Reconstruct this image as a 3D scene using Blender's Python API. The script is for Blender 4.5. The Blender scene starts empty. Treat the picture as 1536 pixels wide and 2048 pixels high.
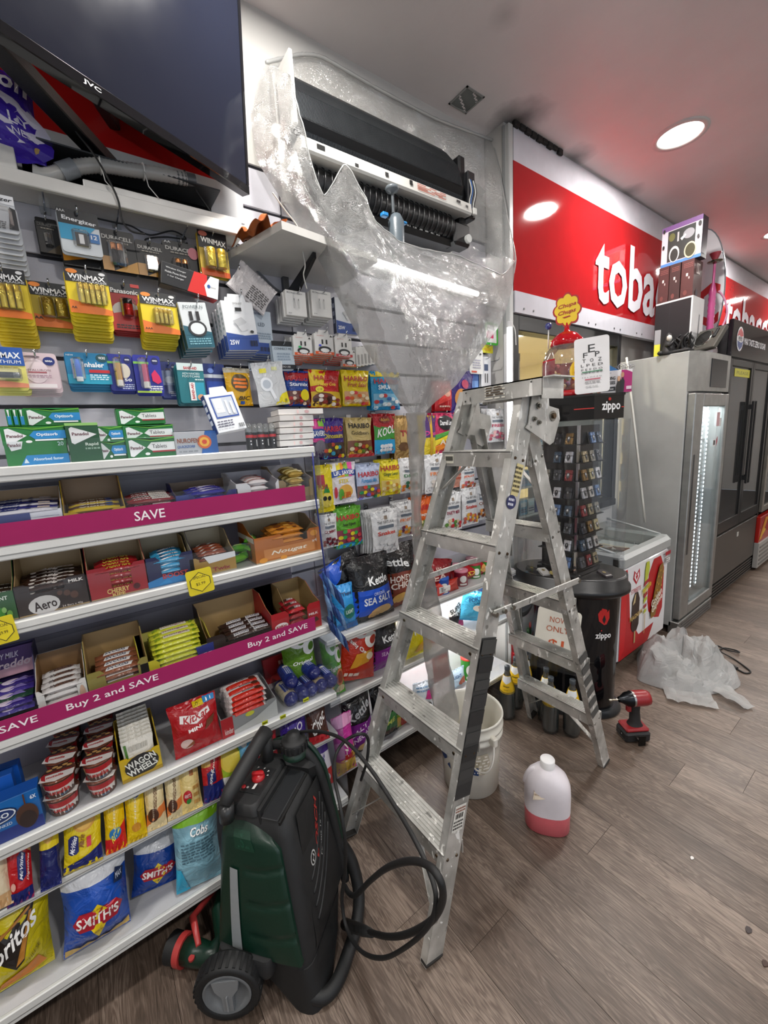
import bpy, bmesh, math, random
from mathutils import Vector, Matrix, noise
from math import sin, cos, pi, radians, sqrt
random.seed(11)
SC = bpy.context.scene
COL = SC.collection
V = Vector

# ------------------------------------------------------------------ camera
FPX = 817.0
CAM = V((1.9, 0.0, 1.6))
_y, _p, _r = radians(54.334), radians(10.335), radians(3.489)
FW = V((-sin(_y) * cos(_p), cos(_y) * cos(_p), -sin(_p)))
_rt = V((cos(_y), sin(_y), 0))
_dn = FW.cross(_rt)
RX = _rt * cos(_r) + _dn * sin(_r)
DN = _dn * cos(_r) - _rt * sin(_r)
cd = bpy.data.cameras.new('camera')
cam = bpy.data.objects.new('camera', cd)
COL.objects.link(cam)
cd.sensor_fit = 'HORIZONTAL'
cd.sensor_width = 36.0
cd.lens = 36.0 * FPX / 1536.0
cd.clip_start = 0.02
m3 = Matrix((RX, -DN, -FW)).transposed()
cam.matrix_world = Matrix.Translation(CAM) @ m3.to_4x4()
SC.camera = cam


def at(px, py, ax, v):
    """the point where a sight line of the photograph meets the plane axis=v"""
    d = RX * ((px - 768) / FPX) + DN * ((py - 1024) / FPX) + FW
    return CAM + d * ((v - CAM[ax]) / d[ax])


# ------------------------------------------------------------------ world, exposure, lamps
w = bpy.data.worlds.new('world')
SC.world = w
w.use_nodes = True
bg = w.node_tree.nodes['Background']
bg.inputs[0].default_value = (0.80, 0.88, 1.0, 1)
bg.inputs[1].default_value = 1.25
SC.view_settings.view_transform = 'Standard'
SC.view_settings.look = 'None'
SC.view_settings.gamma = 1.0
SC.view_settings.use_curve_mapping = False
SC.view_settings.exposure = 0.0
SC.cycles.max_bounces = 8
SC.cycles.transparent_max_bounces = 14
SC.cycles.caustics_reflective = False
SC.cycles.caustics_refractive = False
SC.cycles.sample_clamp_indirect = 4.0
CEIL = 3.15
LAMP_W = 30.0
LAMPS = [(x, y) for x in (0.83, 2.9) for y in (-1.6, 0.66, 2.94, 5.19, 7.45, 9.7)]


def lamp(name, kind, loc, power, size, rot=(0, 0, 0), color=(1, 1, 1), shape='DISK', size_y=None):
    l = bpy.data.lights.new(name, kind)
    l.energy = power
    l.color = color
    if kind == 'AREA':
        l.shape = shape
        l.size = size
        if size_y:
            l.size_y = size_y
    o = bpy.data.objects.new(name, l)
    o.location = loc
    o.rotation_euler = rot
    COL.objects.link(o)
    return o


pl_ = lamp('added_opening_portal', 'AREA', (4.24, .6, 1.45), 1, 4.6, (0, pi / 2, 0), shape='RECTANGLE', size_y=4.6)  # portal for the added opening in the unseen right wall
pl_.data.size = 2.3
pl_.data.cycles.is_portal = True


# ------------------------------------------------------------------ materials
def lin(h):
    h = h.lstrip('#')
    if len(h) == 3:
        h = ''.join(c * 2 for c in h)
    r = []
    for i in (0, 2, 4):
        c = int(h[i:i + 2], 16) / 255.0
        r.append(c / 12.92 if c <= 0.04045 else ((c + 0.055) / 1.055) ** 2.4)
    return (r[0], r[1], r[2], 1.0)


_mats = {}


def newmat(key):
    m = bpy.data.materials.new(key)
    m.use_nodes = True
    nt = m.node_tree
    b = nt.nodes['Principled BSDF']
    return m, nt, b


def N(nt, t, **kw):
    n = nt.nodes.new(t)
    for k, v in kw.items():
        if k in n.inputs:
            n.inputs[k].default_value = v
        else:
            setattr(n, k, v)
    return n


def mat(hexc, kind='card'):
    """one cached procedural material per colour and finish"""
    key = kind + '_' + hexc.lstrip('#')
    if key in _mats:
        return _mats[key]
    m, nt, b = newmat(key)
    L = nt.links.new
    c = lin(hexc)
    b.inputs['Base Color'].default_value = c
    P = {'card': (.42, 0, .0), 'ink': (.38, 0, 0), 'foil': (.24, .0, .0), 'plastic': (.33, 0, 0), 'rubber': (.6, 0, 0), 'metal': (.3, 1, 0),
         'paint': (.3, 0, 0), 'gloss': (.06, 0, 0), 'matte': (.8, 0, 0), 'alu': (.42, .85, 0), 'chrome': (.16, 1, 0), 'emit': (.5, 0, 0), 'foilm': (.28, .55, 0)}
    ro, me, _ = P[kind]
    b.inputs['Roughness'].default_value = ro
    b.inputs['Metallic'].default_value = me
    if kind == 'emit':
        b.inputs['Emission Color'].default_value = c
        b.inputs['Emission Strength'].default_value = 6.0
    if kind not in ('ink', 'emit'):
        tc = N(nt, 'ShaderNodeTexCoord')
        nz = N(nt, 'ShaderNodeTexNoise', Scale=14.0, Detail=4.0)
        L(tc.outputs['Object'], nz.inputs['Vector'])
        mx = N(nt, 'ShaderNodeMixRGB', blend_type='MULTIPLY')
        mx.inputs[1].default_value = c
        rp = N(nt, 'ShaderNodeValToRGB')
        rp.color_ramp.elements[0].position = .3
        lo = {'card': .9, 'foil': .93, 'foilm': .93, 'alu': .7, 'metal': .8}.get(kind, .88)
        rp.color_ramp.elements[0].color = (lo, lo, lo, 1)
        rp.color_ramp.elements[1].color = (1, 1, 1, 1)
        L(nz.outputs['Fac'], rp.inputs['Fac'])
        mx.inputs[0].default_value = 1.0
        L(rp.outputs['Color'], mx.inputs[2])
        L(mx.outputs['Color'], b.inputs['Base Color'])
        if kind in ('foil', 'foilm'):
            n2 = N(nt, 'ShaderNodeTexNoise', Scale=22.0, Detail=3.0, Distortion=1.2)
            L(tc.outputs['Object'], n2.inputs['Vector'])
            bp = N(nt, 'ShaderNodeBump', Strength=.75, Distance=.012)
            L(n2.outputs['Fac'], bp.inputs['Height'])
            L(bp.outputs['Normal'], b.inputs['Normal'])
        elif kind in ('rubber', 'paint', 'alu', 'plastic'):
            n2 = N(nt, 'ShaderNodeTexNoise', Scale=180.0, Detail=2.0)
            L(tc.outputs['Object'], n2.inputs['Vector'])
            bp = N(nt, 'ShaderNodeBump', Strength=.06, Distance=.004)
            L(n2.outputs['Fac'], bp.inputs['Height'])
            L(bp.outputs['Normal'], b.inputs['Normal'])
    _mats[key] = m
    return m


def clear(name, tint='#ffffff', haze=.06, gloss=.14, rough=.05, bump=0., bscale=20.):
    """thin clear plastic or glass sheet: see-through, some gloss, some milky haze"""
    if name in _mats:
        return _mats[name]
    m, nt, b = newmat(name)
    L = nt.links.new
    out = nt.nodes['Material Output']
    nt.nodes.remove(b)
    tr = N(nt, 'ShaderNodeBsdfTransparent')
    tr.inputs[0].default_value = lin(tint)
    gl = N(nt, 'ShaderNodeBsdfGlossy')
    gl.inputs['Roughness'].default_value = rough
    df = N(nt, 'ShaderNodeBsdfDiffuse')
    df.inputs[0].default_value = (.86, .87, .86, 1)
    tl = N(nt, 'ShaderNodeBsdfTranslucent')
    tl.inputs[0].default_value = (.86, .87, .86, 1)
    add = N(nt, 'ShaderNodeMixShader')
    add.inputs[0].default_value = .3
    L(df.outputs[0], add.inputs[1])
    L(tl.outputs[0], add.inputs[2])
    m1 = N(nt, 'ShaderNodeMixShader')
    m1.inputs[0].default_value = haze
    L(tr.outputs[0], m1.inputs[1])
    L(add.outputs[0], m1.inputs[2])
    lw = N(nt, 'ShaderNodeLayerWeight')
    lw.inputs['Blend'].default_value = .35
    mr = N(nt, 'ShaderNodeMapRange')
    mr.inputs['To Min'].default_value = gloss * .45
    mr.inputs['To Max'].default_value = min(.9, gloss * 3.2)
    L(lw.outputs['Fresnel'], mr.inputs['Value'])
    m2 = N(nt, 'ShaderNodeMixShader')
    L(mr.outputs[0], m2.inputs[0])
    L(m1.outputs[0], m2.inputs[1])
    L(gl.outputs[0], m2.inputs[2])
    L(m2.outputs[0], out.inputs['Surface'])
    if bump:
        tc = N(nt, 'ShaderNodeTexCoord')
        nz = N(nt, 'ShaderNodeTexNoise', Scale=bscale, Detail=5.0, Distortion=1.6)
        L(tc.outputs['Object'], nz.inputs['Vector'])
        vo = N(nt, 'ShaderNodeTexVoronoi', Scale=bscale * 1.7, feature='DISTANCE_TO_EDGE')
        L(nz.outputs['Color'], vo.inputs['Vector'])
        ad = N(nt, 'ShaderNodeMath', operation='ADD')
        L(nz.outputs['Fac'], ad.inputs[0])
        L(vo.outputs['Distance'], ad.inputs[1])
        bp = N(nt, 'ShaderNodeBump', Strength=bump, Distance=.02)
        L(ad.outputs[0], bp.inputs['Height'])
        L(bp.outputs['Normal'], gl.inputs['Normal'])
        L(bp.outputs['Normal'], df.inputs['Normal'])
        L(bp.outputs['Normal'], tl.inputs['Normal'])
    _mats[name] = m
    return m


# ------------------------------------------------------------------ mesh building
class MB:
    def __init__(s):
        s.v = []; s.f = []; s.m = []; s.s = []; s.mats = []

    def mi(s, m):
        if m not in s.mats:
            s.mats.append(m)
        return s.mats.index(m)

    def add(s, vs, fs, m, smooth=False, X=None):
        o = len(s.v)
        s.v += [tuple(X @ V(p)) if X is not None else tuple(p) for p in vs]
        k = s.mi(m) if not isinstance(m, (list, tuple)) else None
        for i, f in enumerate(fs):
            s.f.append([o + j for j in f])
            s.m.append(k if k is not None else s.mi(m[i]))
            s.s.append(smooth)
        return s

    def box(s, lo, hi, m, X=None, bev=0.0):
        if bev <= 0:
            (a, b, c), (d, e, f) = lo, hi
            vs = [(a, b, c), (d, b, c), (d, e, c), (a, e, c), (a, b, f), (d, b, f), (d, e, f), (a, e, f)]
            fs = [(3, 2, 1, 0), (4, 5, 6, 7), (0, 1, 5, 4), (1, 2, 6, 5), (2, 3, 7, 6), (3, 0, 4, 7)]
            return s.add(vs, fs, m, False, X)
        vs = []; ids = {}
        for i in (0, 1):
            for j in (0, 1):
                for k in (0, 1):
                    c = [(lo, hi)[q][n] for n, q in enumerate((i, j, k))]
                    sg = [(1, -1)[q] for q in (i, j, k)]
                    for ax in range(3):
                        p = [c[n] + (0 if n == ax else sg[n] * bev) for n in range(3)]
                        ids[(i, j, k, ax)] = len(vs); vs.append(p)
        fs = []
        q4 = ((0, 0), (1, 0), (1, 1), (0, 1))
        for ax in range(3):
            o1, o2 = (ax + 1) % 3, (ax + 2) % 3
            for sd in (0, 1):
                def key(a, b):
                    t = [0, 0, 0]; t[ax] = sd; t[o1] = a; t[o2] = b
                    return tuple(t)
                f = [ids[key(a, b) + (ax,)] for a, b in q4]
                fs.append(f if sd else f[::-1])
            for a, b in q4:
                t0 = [0, 0, 0]; t0[o1] = a; t0[o2] = b
                t1 = list(t0); t1[ax] = 1
                t0, t1 = tuple(t0), tuple(t1)
                f = [ids[t0 + (o1,)], ids[t1 + (o1,)], ids[t1 + (o2,)], ids[t0 + (o2,)]]
                fs.append(f if a == b else f[::-1])
        for i in (0, 1):
            for j in (0, 1):
                for k in (0, 1):
                    f = [ids[(i, j, k, 0)], ids[(i, j, k, 1)], ids[(i, j, k, 2)]]
                    fs.append(f if (i + j + k) % 2 else f[::-1])
        return s.add(vs, fs, m, False, X)

    def beam(s, p0, p1, wd, ht, m, up=(0, 0, 1), bev=0.0):
        p0, p1 = V(p0), V(p1)
        d = p1 - p0
        L = d.length
        x = d.normalized()
        y = V(up).cross(x)
        if y.length < 1e-5:
            y = V((0, 1, 0)).cross(x)
        y.normalize()
        z = x.cross(y)
        X = Matrix((x, y, z)).transposed().to_4x4()
        X.translation = p0
        return s.box((0, -wd / 2, -ht / 2), (L, wd / 2, ht / 2), m, X, bev)

    def tube(s, pts, r, m, n=8, closed=False, X=None):
        pts = [V(p) for p in pts]
        rr = r if isinstance(r, (list, tuple)) else [r] * len(pts)
        vs = []; fs = []
        nrm = None
        K = len(pts)
        for i, p in enumerate(pts):
            if closed:
                d = pts[(i + 1) % K] - pts[i - 1]
            else:
                d = pts[min(i + 1, K - 1)] - pts[max(i - 1, 0)]
            d.normalize()
            if nrm is None:
                nrm = d.orthogonal().normalized()
            nrm = (nrm - d * nrm.dot(d))
            if nrm.length < 1e-6:
                nrm = d.orthogonal()
            nrm.normalize()
            b = d.cross(nrm)
            for k in range(n):
                a = 2 * pi * k / n
                vs.append(p + (nrm * cos(a) + b * sin(a)) * rr[i])
        for i in range(K if closed else K - 1):
            for k in range(n):
                a, b = i * n + k, i * n + (k + 1) % n
                c, d = ((i + 1) % K) * n + (k + 1) % n, ((i + 1) % K) * n + k
                fs.append((a, b, c, d))
        if not closed:
            fs.append(tuple(range(n))[::-1])
            fs.append(tuple((K - 1) * n + k for k in range(n)))
        return s.add(vs, fs, m, True, X)

    def cyl(s, p0, p1, r, m, n=16, r1=None):
        p0, p1 = V(p0), V(p1)
        x = (p1 - p0).normalized()
        a0 = x.orthogonal().normalized(); b0 = x.cross(a0)
        r1 = r if r1 is None else r1
        vs = []
        for p, q in ((p0, r), (p1, r1)):
            for k in range(n):
                a = 2 * pi * k / n
                vs.append(p + (a0 * cos(a) + b0 * sin(a)) * q)
        s.add(vs, [(k, (k + 1) % n, n + (k + 1) % n, n + k) for k in range(n)], m, True)
        return s.add(vs, [tuple(range(n))[::-1], tuple(range(n, 2 * n))], m, False)

    def lathe(s, prof, m, n=24, X=None, smooth=True, cap=True, a0=0.0, a1=2 * pi, sx=1.0, sy=1.0):
        full = abs(a1 - a0 - 2 * pi) < 1e-6
        k = n if full else n + 1
        vs = []
        for r, z in prof:
            for i in range(k):
                a = a0 + (a1 - a0) * i / n
                vs.append((r * cos(a) * sx, r * sin(a) * sy, z))
        fs = []
        for j in range(len(prof) - 1):
            for i in range(n):
                a, b = j * k + i, j * k + (i + 1) % k
                fs.append((a, b, b + k, a + k))
        s.add(vs, fs, m, smooth, X)
        if cap and full:
            if prof[0][0] > 1e-6:
                s.add(vs[:k], [tuple(range(k))[::-1]], m, False, X)
            if prof[-1][0] > 1e-6:
                s.add(vs[-k:], [tuple(range(k))], m, False, X)
        return s

    def prism(s, poly, t0, t1, m, X=None):
        """polygon in the local (y,z) plane extruded along x from t0 to t1"""
        n = len(poly)
        vs = [(t0, a, b) for a, b in poly] + [(t1, a, b) for a, b in poly]
        fs = [tuple(range(n))[::-1], tuple(range(n, 2 * n))] + [(i, (i + 1) % n, n + (i + 1) % n, n + i) for i in range(n)]
        return s.add(vs, fs, m, False, X)

    def loft(s, rings, m, cap0=True, cap1=True, smooth=True, X=None):
        n = len(rings[0])
        vs = [p for r in rings for p in r]
        fs = []
        for j in range(len(rings) - 1):
            for i in range(n):
                a, b = j * n + i, j * n + (i + 1) % n
                fs.append((a, b, b + n, a + n))
        s.add(vs, fs, m, smooth, X)
        if cap0:
            s.add(rings[0], [tuple(range(n))[::-1]], m, False, X)
        if cap1:
            s.add(rings[-1], [tuple(range(n))], m, False, X)
        return s

    def grid(s, fn, nu, nv, m, smooth=True, flip=False, X=None):
        vs = [fn(i / nu, j / nv) for j in range(nv + 1) for i in range(nu + 1)]
        fs = []; ms = []
        for j in range(nv):
            for i in range(nu):
                a = j * (nu + 1) + i
                f = (a, a + 1, a + nu + 2, a + nu + 1)
                fs.append(f[::-1] if flip else f)
                ms.append(m((i + .5) / nu, (j + .5) / nv) if callable(m) else m)
        return s.add(vs, fs, ms, smooth, X)

    def build(s, name, parent=None, loc=None, mw=None):
        me = bpy.data.meshes.new(name)
        me.from_pydata(s.v, [], s.f)
        for m in s.mats:
            me.materials.append(m)
        me.polygons.foreach_set('material_index', s.m)
        me.polygons.foreach_set('use_smooth', s.s)
        me.update()
        o = bpy.data.objects.new(name, me)
        COL.objects.link(o)
        if parent is not None:
            o.parent = parent
        if loc is not None:
            o.location = loc
        if mw is not None:
            o.matrix_world = mw
        return o


def tag(o, label=None, cat=None, group=None, kind=None):
    if label: o['label'] = label
    if cat: o['category'] = cat
    if group: o['group'] = group
    if kind: o['kind'] = kind
    return o


def empty(name, label, cat, mw=None, loc=None, group=None):
    o = bpy.data.objects.new(name, None)
    o.empty_display_size = .05
    COL.objects.link(o)
    if mw is not None:
        o.matrix_world = mw
    if loc is not None:
        o.location = loc
    return tag(o, label, cat, group)


def copy_tree(o, parent=None, mw=None):
    c = o.copy()
    COL.objects.link(c)
    if parent is not None:
        c.parent = parent
    for ch in o.children:
        copy_tree(ch, c)
    if mw is not None:
        c.matrix_world = mw
    return c


def euler(yaw=0, tilt=0, roll=0):
    return Matrix.Rotation(radians(yaw), 4, 'Z') @ Matrix.Rotation(radians(-tilt), 4, 'Y') @ Matrix.Rotation(radians(roll), 4, 'X')


def pose(p, yaw=0, tilt=0, roll=0):
    return Matrix.Translation(V(p)) @ euler(yaw, tilt, roll)


def spline(pts, k=6, closed=False):
    pts = [V(p) for p in pts]
    n = len(pts)
    out = []
    for i in range(n if closed else n - 1):
        p0 = pts[i - 1] if (closed or i > 0) else pts[0]
        p1, p2 = pts[i], pts[(i + 1) % n]
        p3 = pts[(i + 2) % n] if (closed or i + 2 < n) else pts[-1]
        for j in range(k):
            t = j / k
            out.append(.5 * ((2 * p1) + (p2 - p0) * t + (2 * p0 - 5 * p1 + 4 * p2 - p3) * t * t + (3 * p1 - p0 - 3 * p2 + p3) * t ** 3))
    if not closed:
        out.append(pts[-1])
    return out


# ------------------------------------------------------------------ lettering and flat print
_glyph = {}


def letters(txt, bold=.0, shear=0.):
    k = (txt, bold, shear)
    if k not in _glyph:
        c = bpy.data.curves.new('lettering', 'FONT')
        c.body = txt
        c.resolution_u = 2
        c.offset = bold
        c.shear = shear
        c.space_line = .8
        c.align_x = 'CENTER'
        o = bpy.data.objects.new('lettering', c)
        me = o.to_mesh()
        vs = [(v.co.x, v.co.y) for v in me.vertices]
        fs = [tuple(p.vertices) for p in me.polygons]
        o.to_mesh_clear()
        bpy.data.objects.remove(o)
        bpy.data.curves.remove(c)
        x0 = min(v[0] for v in vs); x1 = max(v[0] for v in vs)
        y0 = min(v[1] for v in vs); y1 = max(v[1] for v in vs)
        _glyph[k] = ([((a - x0) / (x1 - x0), (b - y0) / (y1 - y0)) for a, b in vs], fs)
    return _glyph[k]


def fan(b, surf, off, pts, m, sub):
    n = len(pts)
    pts = [(pts[i][0] + (pts[(i + 1) % n][0] - pts[i][0]) * k / sub, pts[i][1] + (pts[(i + 1) % n][1] - pts[i][1]) * k / sub) for i in range(n) for k in range(sub)]
    n = len(pts)
    cx = sum(p[0] for p in pts) / n; cy = sum(p[1] for p in pts) / n
    big = max(abs(x - cx) + abs(y - cy) for x, y in pts)
    R = (1,) if big < .1 else (.5, 1) if big < .25 else (.25, .5, .75, 1)
    vs = [surf(cx, cy, off)]
    for q in R:
        vs += [surf(cx + (x - cx) * q, cy + (y - cy) * q, off) for x, y in pts]
    fs = [(0, 1 + i, 1 + (i + 1) % n) for i in range(n)]
    for k in range(len(R) - 1):
        o = 1 + k * n
        fs += [(o + i, o + n + i, o + n + (i + 1) % n, o + (i + 1) % n) for i in range(n)]
    b.add(vs, fs, m)


def ink(b, surf, spec, kind='ink', step=.00045, base=.0008):
    """lay a list of flat printed shapes on a surface: surf(u,v,off) -> point.
    r x0 y0 x1 y1 col | e cx cy rx ry col | p col x y x y ... | t cx cy w h ang col text | b = bold text | i = slanted"""
    off = base
    for op in spec.split(';'):
        op = op.strip()
        if not op:
            continue
        a = op.split(' ')
        k = a[0]
        off += step
        if k == 'r':
            x0, y0, x1, y1 = map(float, a[1:5])
            nu = max(1, int(abs(x1 - x0) * 9 + .99)); nv = max(1, int(abs(y1 - y0) * 12 + .99))
            b.grid(lambda u, v: surf(x0 + (x1 - x0) * u, y0 + (y1 - y0) * v, off), nu, nv, mat(a[5], kind), False)
        elif k == 'e':
            cx, cy, rx, ry = map(float, a[1:5])
            fan(b, surf, off, [(cx + rx * cos(2 * pi * i / 18), cy + ry * sin(2 * pi * i / 18)) for i in range(18)], mat(a[5], kind), 1)
        elif k == 'p':
            f = list(map(float, a[2:]))
            pts = [(f[i], f[i + 1]) for i in range(0, len(f), 2)]
            fan(b, surf, off, pts, mat(a[1], kind), 3)
        elif k == 'q':
            f = list(map(float, a[2:]))
            b.add([surf(f[i], f[i + 1], off) for i in range(0, len(f), 2)], [tuple(range(len(f) // 2))], mat(a[1], kind))
        elif k in 'tbi':
            cx, cy, w_, h_, an = map(float, a[1:6])
            txt = ' '.join(a[7:]).replace('|', '\n')
            vs, fs = letters(txt, {'t': .0, 'b': .025, 'i': .02}[k], .3 if k == 'i' else 0.)
            ca, sa = cos(radians(an)), sin(radians(an))
            P = []
            for x, y in vs:
                dx, dy = (x - .5) * w_, (y - .5) * h_
                P.append(surf(cx + dx * ca - dy * sa, cy + dx * sa + dy * ca, off))
            b.add(P, fs, mat(a[6], kind))
        elif k == 'x':      # a block of small print: rows of short dashes
            x0, y0, x1, y1 = map(float, a[1:5]); n = int(a[6])
            rnd = random.Random(n * 7 + int(x0 * 100))
            for i in range(n):
                y = y1 - (y1 - y0) * (i + .5) / n
                hh = (y1 - y0) / n * .26
                x = x0
                while x < x1 - .02:
                    wd = min(rnd.uniform(.04, .13), x1 - x)
                    b.add([surf(x, y - hh, off), surf(x + wd, y - hh, off), surf(x + wd, y + hh, off), surf(x, y + hh, off)], [(0, 1, 2, 3)], mat(a[5], kind))
                    x += wd + .025
        elif k == 'c':      # a row of vertical bars, as in a barcode
            x0, y0, x1, y1 = map(float, a[1:5])
            for i in range(9):
                xa = x0 + (x1 - x0) * i / 9; xb = xa + (x1 - x0) / 9 * (.35 + .35 * ((i * 5) % 3) / 2)
                b.add([surf(xa, y0, off), surf(xb, y0, off), surf(xb, y1, off), surf(xa, y1, off)], [(0, 1, 2, 3)], mat('#222', kind))
    return b
# ================================================================== the setting
WX = 0.25      # slatted wall face
FY = 2.0       # where the slatted wall ends and the fascia starts
FX = 0.40      # fascia face


def planks_mat():
    m, nt, b = newmat('vinyl_oak')
    L = nt.links.new
    tc = N(nt, 'ShaderNodeTexCoord')
    oi = N(nt, 'ShaderNodeObjectInfo')
    mul = N(nt, 'ShaderNodeVectorMath', operation='SCALE')
    mul.inputs[0].default_value = (37., 11., 5.)
    L(oi.outputs['Random'], mul.inputs['Scale'])
    add = N(nt, 'ShaderNodeVectorMath', operation='ADD')
    L(tc.outputs['Object'], add.inputs[0])
    L(mul.outputs[0], add.inputs[1])
    mp = N(nt, 'ShaderNodeMapping')
    mp.inputs['Scale'].default_value = (1.3, 11., 1.)
    L(add.outputs[0], mp.inputs['Vector'])
    n1 = N(nt, 'ShaderNodeTexNoise', Scale=2.2, Detail=3.0, Distortion=.9)
    L(mp.outputs[0], n1.inputs['Vector'])
    # cathedral rings
    ml = N(nt, 'ShaderNodeMath', operation='MULTIPLY')
    ml.inputs[1].default_value = 70.
    L(n1.outputs['Fac'], ml.inputs[0])
    sn = N(nt, 'ShaderNodeMath', operation='SINE')
    L(ml.outputs[0], sn.inputs[0])
    mp2 = N(nt, 'ShaderNodeMapping')
    mp2.inputs['Scale'].default_value = (9., 150., 1.)
    L(add.outputs[0], mp2.inputs['Vector'])
    n2 = N(nt, 'ShaderNodeTexNoise', Scale=1.5, Detail=6.0, Roughness=.7)
    L(mp2.outputs[0], n2.inputs['Vector'])
    n3 = N(nt, 'ShaderNodeTexNoise', Scale=1.1, Detail=2.0)
    L(mp.outputs[0], n3.inputs['Vector'])
    r1 = N(nt, 'ShaderNodeMapRange')
    r1.inputs['From Min'].default_value = -1; r1.inputs['To Min'].default_value = .0; r1.inputs['To Max'].default_value = .17
    L(sn.outputs[0], r1.inputs['Value'])
    s1 = N(nt, 'ShaderNodeMath', operation='MULTIPLY_ADD')
    s1.inputs[1].default_value = .75
    L(n2.outputs['Fac'], s1.inputs[0]); L(r1.outputs[0], s1.inputs[2])
    s2 = N(nt, 'ShaderNodeMath', operation='MULTIPLY_ADD')
    s2.inputs[1].default_value = .45
    L(n3.outputs['Fac'], s2.inputs[0]); L(s1.outputs[0], s2.inputs[2])
    s3 = N(nt, 'ShaderNodeMath', operation='MULTIPLY_ADD')
    s3.inputs[1].default_value = .16
    L(oi.outputs['Random'], s3.inputs[0]); L(s2.outputs[0], s3.inputs[2])
    cr = N(nt, 'ShaderNodeValToRGB')
    cr.color_ramp.elements[0].position = .38; cr.color_ramp.elements[0].color = lin('#30271f')
    cr.color_ramp.elements[1].position = 1.08; cr.color_ramp.elements[1].color = lin('#85766a')
    e = cr.color_ramp.elements.new(.74); e.color = lin('#5c4e44')
    L(s3.outputs[0], cr.inputs['Fac'])
    L(cr.outputs['Color'], b.inputs['Base Color'])
    # worn and wet patches change the gloss
    n4 = N(nt, 'ShaderNodeTexNoise', Scale=3.0, Detail=4.0)
    geo = N(nt, 'ShaderNodeNewGeometry')
    L(geo.outputs['Position'], n4.inputs['Vector'])
    r4 = N(nt, 'ShaderNodeMapRange')
    r4.inputs['To Min'].default_value = .24; r4.inputs['To Max'].default_value = .52
    L(n4.outputs['Fac'], r4.inputs['Value'])
    L(r4.outputs[0], b.inputs['Roughness'])
    bp = N(nt, 'ShaderNodeBump', Strength=.12, Distance=.004)
    L(s1.outputs[0], bp.inputs['Height'])
    L(bp.outputs['Normal'], b.inputs['Normal'])
    return m


def plaster(name, hexc, dirt=None, rough=.75):
    m, nt, b = newmat(name)
    L = nt.links.new
    geo = N(nt, 'ShaderNodeNewGeometry')
    n = N(nt, 'ShaderNodeTexNoise', Scale=1.6, Detail=6.0, Roughness=.6)
    L(geo.outputs['Position'], n.inputs['Vector'])
    r = N(nt, 'ShaderNodeValToRGB')
    c = lin(hexc)
    r.color_ramp.elements[0].position = .25
    r.color_ramp.elements[0].color = tuple(x * .9 for x in c[:3]) + (1,)
    r.color_ramp.elements[1].position = .6
    r.color_ramp.elements[1].color = c
    L(n.outputs['Fac'], r.inputs['Fac'])
    src = r.outputs['Color']
    for (p, rad, st) in dirt or ():
        d = N(nt, 'ShaderNodeVectorMath', operation='DISTANCE')
        L(geo.outputs['Position'], d.inputs[0])
        d.inputs[1].default_value = p
        n2 = N(nt, 'ShaderNodeTexNoise', Scale=9.0, Detail=5.0)
        L(geo.outputs['Position'], n2.inputs['Vector'])
        ad = N(nt, 'ShaderNodeMath', operation='MULTIPLY_ADD')
        ad.inputs[1].default_value = rad * .9
        L(n2.outputs['Fac'], ad.inputs[0]); L(d.outputs['Value'], ad.inputs[2])
        mr = N(nt, 'ShaderNodeMapRange')
        mr.inputs['From Min'].default_value = rad * .5; mr.inputs['From Max'].default_value = rad * 1.5
        mr.inputs['To Min'].default_value = st; mr.inputs['To Max'].default_value = 0
        L(ad.outputs[0], mr.inputs['Value'])
        mx = N(nt, 'ShaderNodeMixRGB')
        L(mr.outputs[0], mx.inputs[0]); L(src, mx.inputs[1])
        mx.inputs[2].default_value = lin('#3a3530')
        src = mx.outputs['Color']
    L(src, b.inputs['Base Color'])
    b.inputs['Roughness'].default_value = rough
    n3 = N(nt, 'ShaderNodeTexNoise', Scale=60.0, Detail=3.0)
    L(geo.outputs['Position'], n3.inputs['Vector'])
    bp = N(nt, 'ShaderNodeBump', Strength=.05, Distance=.01)
    L(n3.outputs['Fac'], bp.inputs['Height'])
    L(bp.outputs['Normal'], b.inputs['Normal'])
    return m


WHITE = plaster('white_wall', '#c3c1bd')
CEILM = plaster('ceiling_paint', '#e8e0de', [((.42, 2.06, 3.15), .16, .9), ((.42, 2.6, 3.15), .12, .7), ((.42, 3.3, 3.15), .10, .6), ((.72, 1.55, 3.15), .07, .25)], .38)

# floor: a slab with the vinyl planks laid on it one by one
b = MB()
b.box((-.3, -3, -.06), (4.2, 11.5, -.004), mat('#2a231f', 'matte'))
floor = tag(b.build('floor'), kind='structure')
pm = planks_mat()
PW, PL = .19, 1.22
pb = MB(); pb.box((0, 0, -.004), (PL - .0012, PW - .0012, 0), pm); pmesh = pb.build('plank', floor)
first = True
for j in range(44):
    off = (-.9, -.5, -.1)[j % 3] + .07 * ((j * 7) % 5)
    for i in range(3):
        x = off + i * PL
        if x + PL < .2 or x > 2.7:
            continue
        o = pmesh if first else pmesh.copy()
        if not first:
            COL.objects.link(o); o.parent = floor
        first = False
        o.location = (x, -.78 + j * PW, 0)

b = MB(); b.box((-.3, -3, CEIL), (4.2, 11.5, CEIL + .08), CEILM)
ceiling = tag(b.build('ceiling'), kind='structure')
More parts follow.
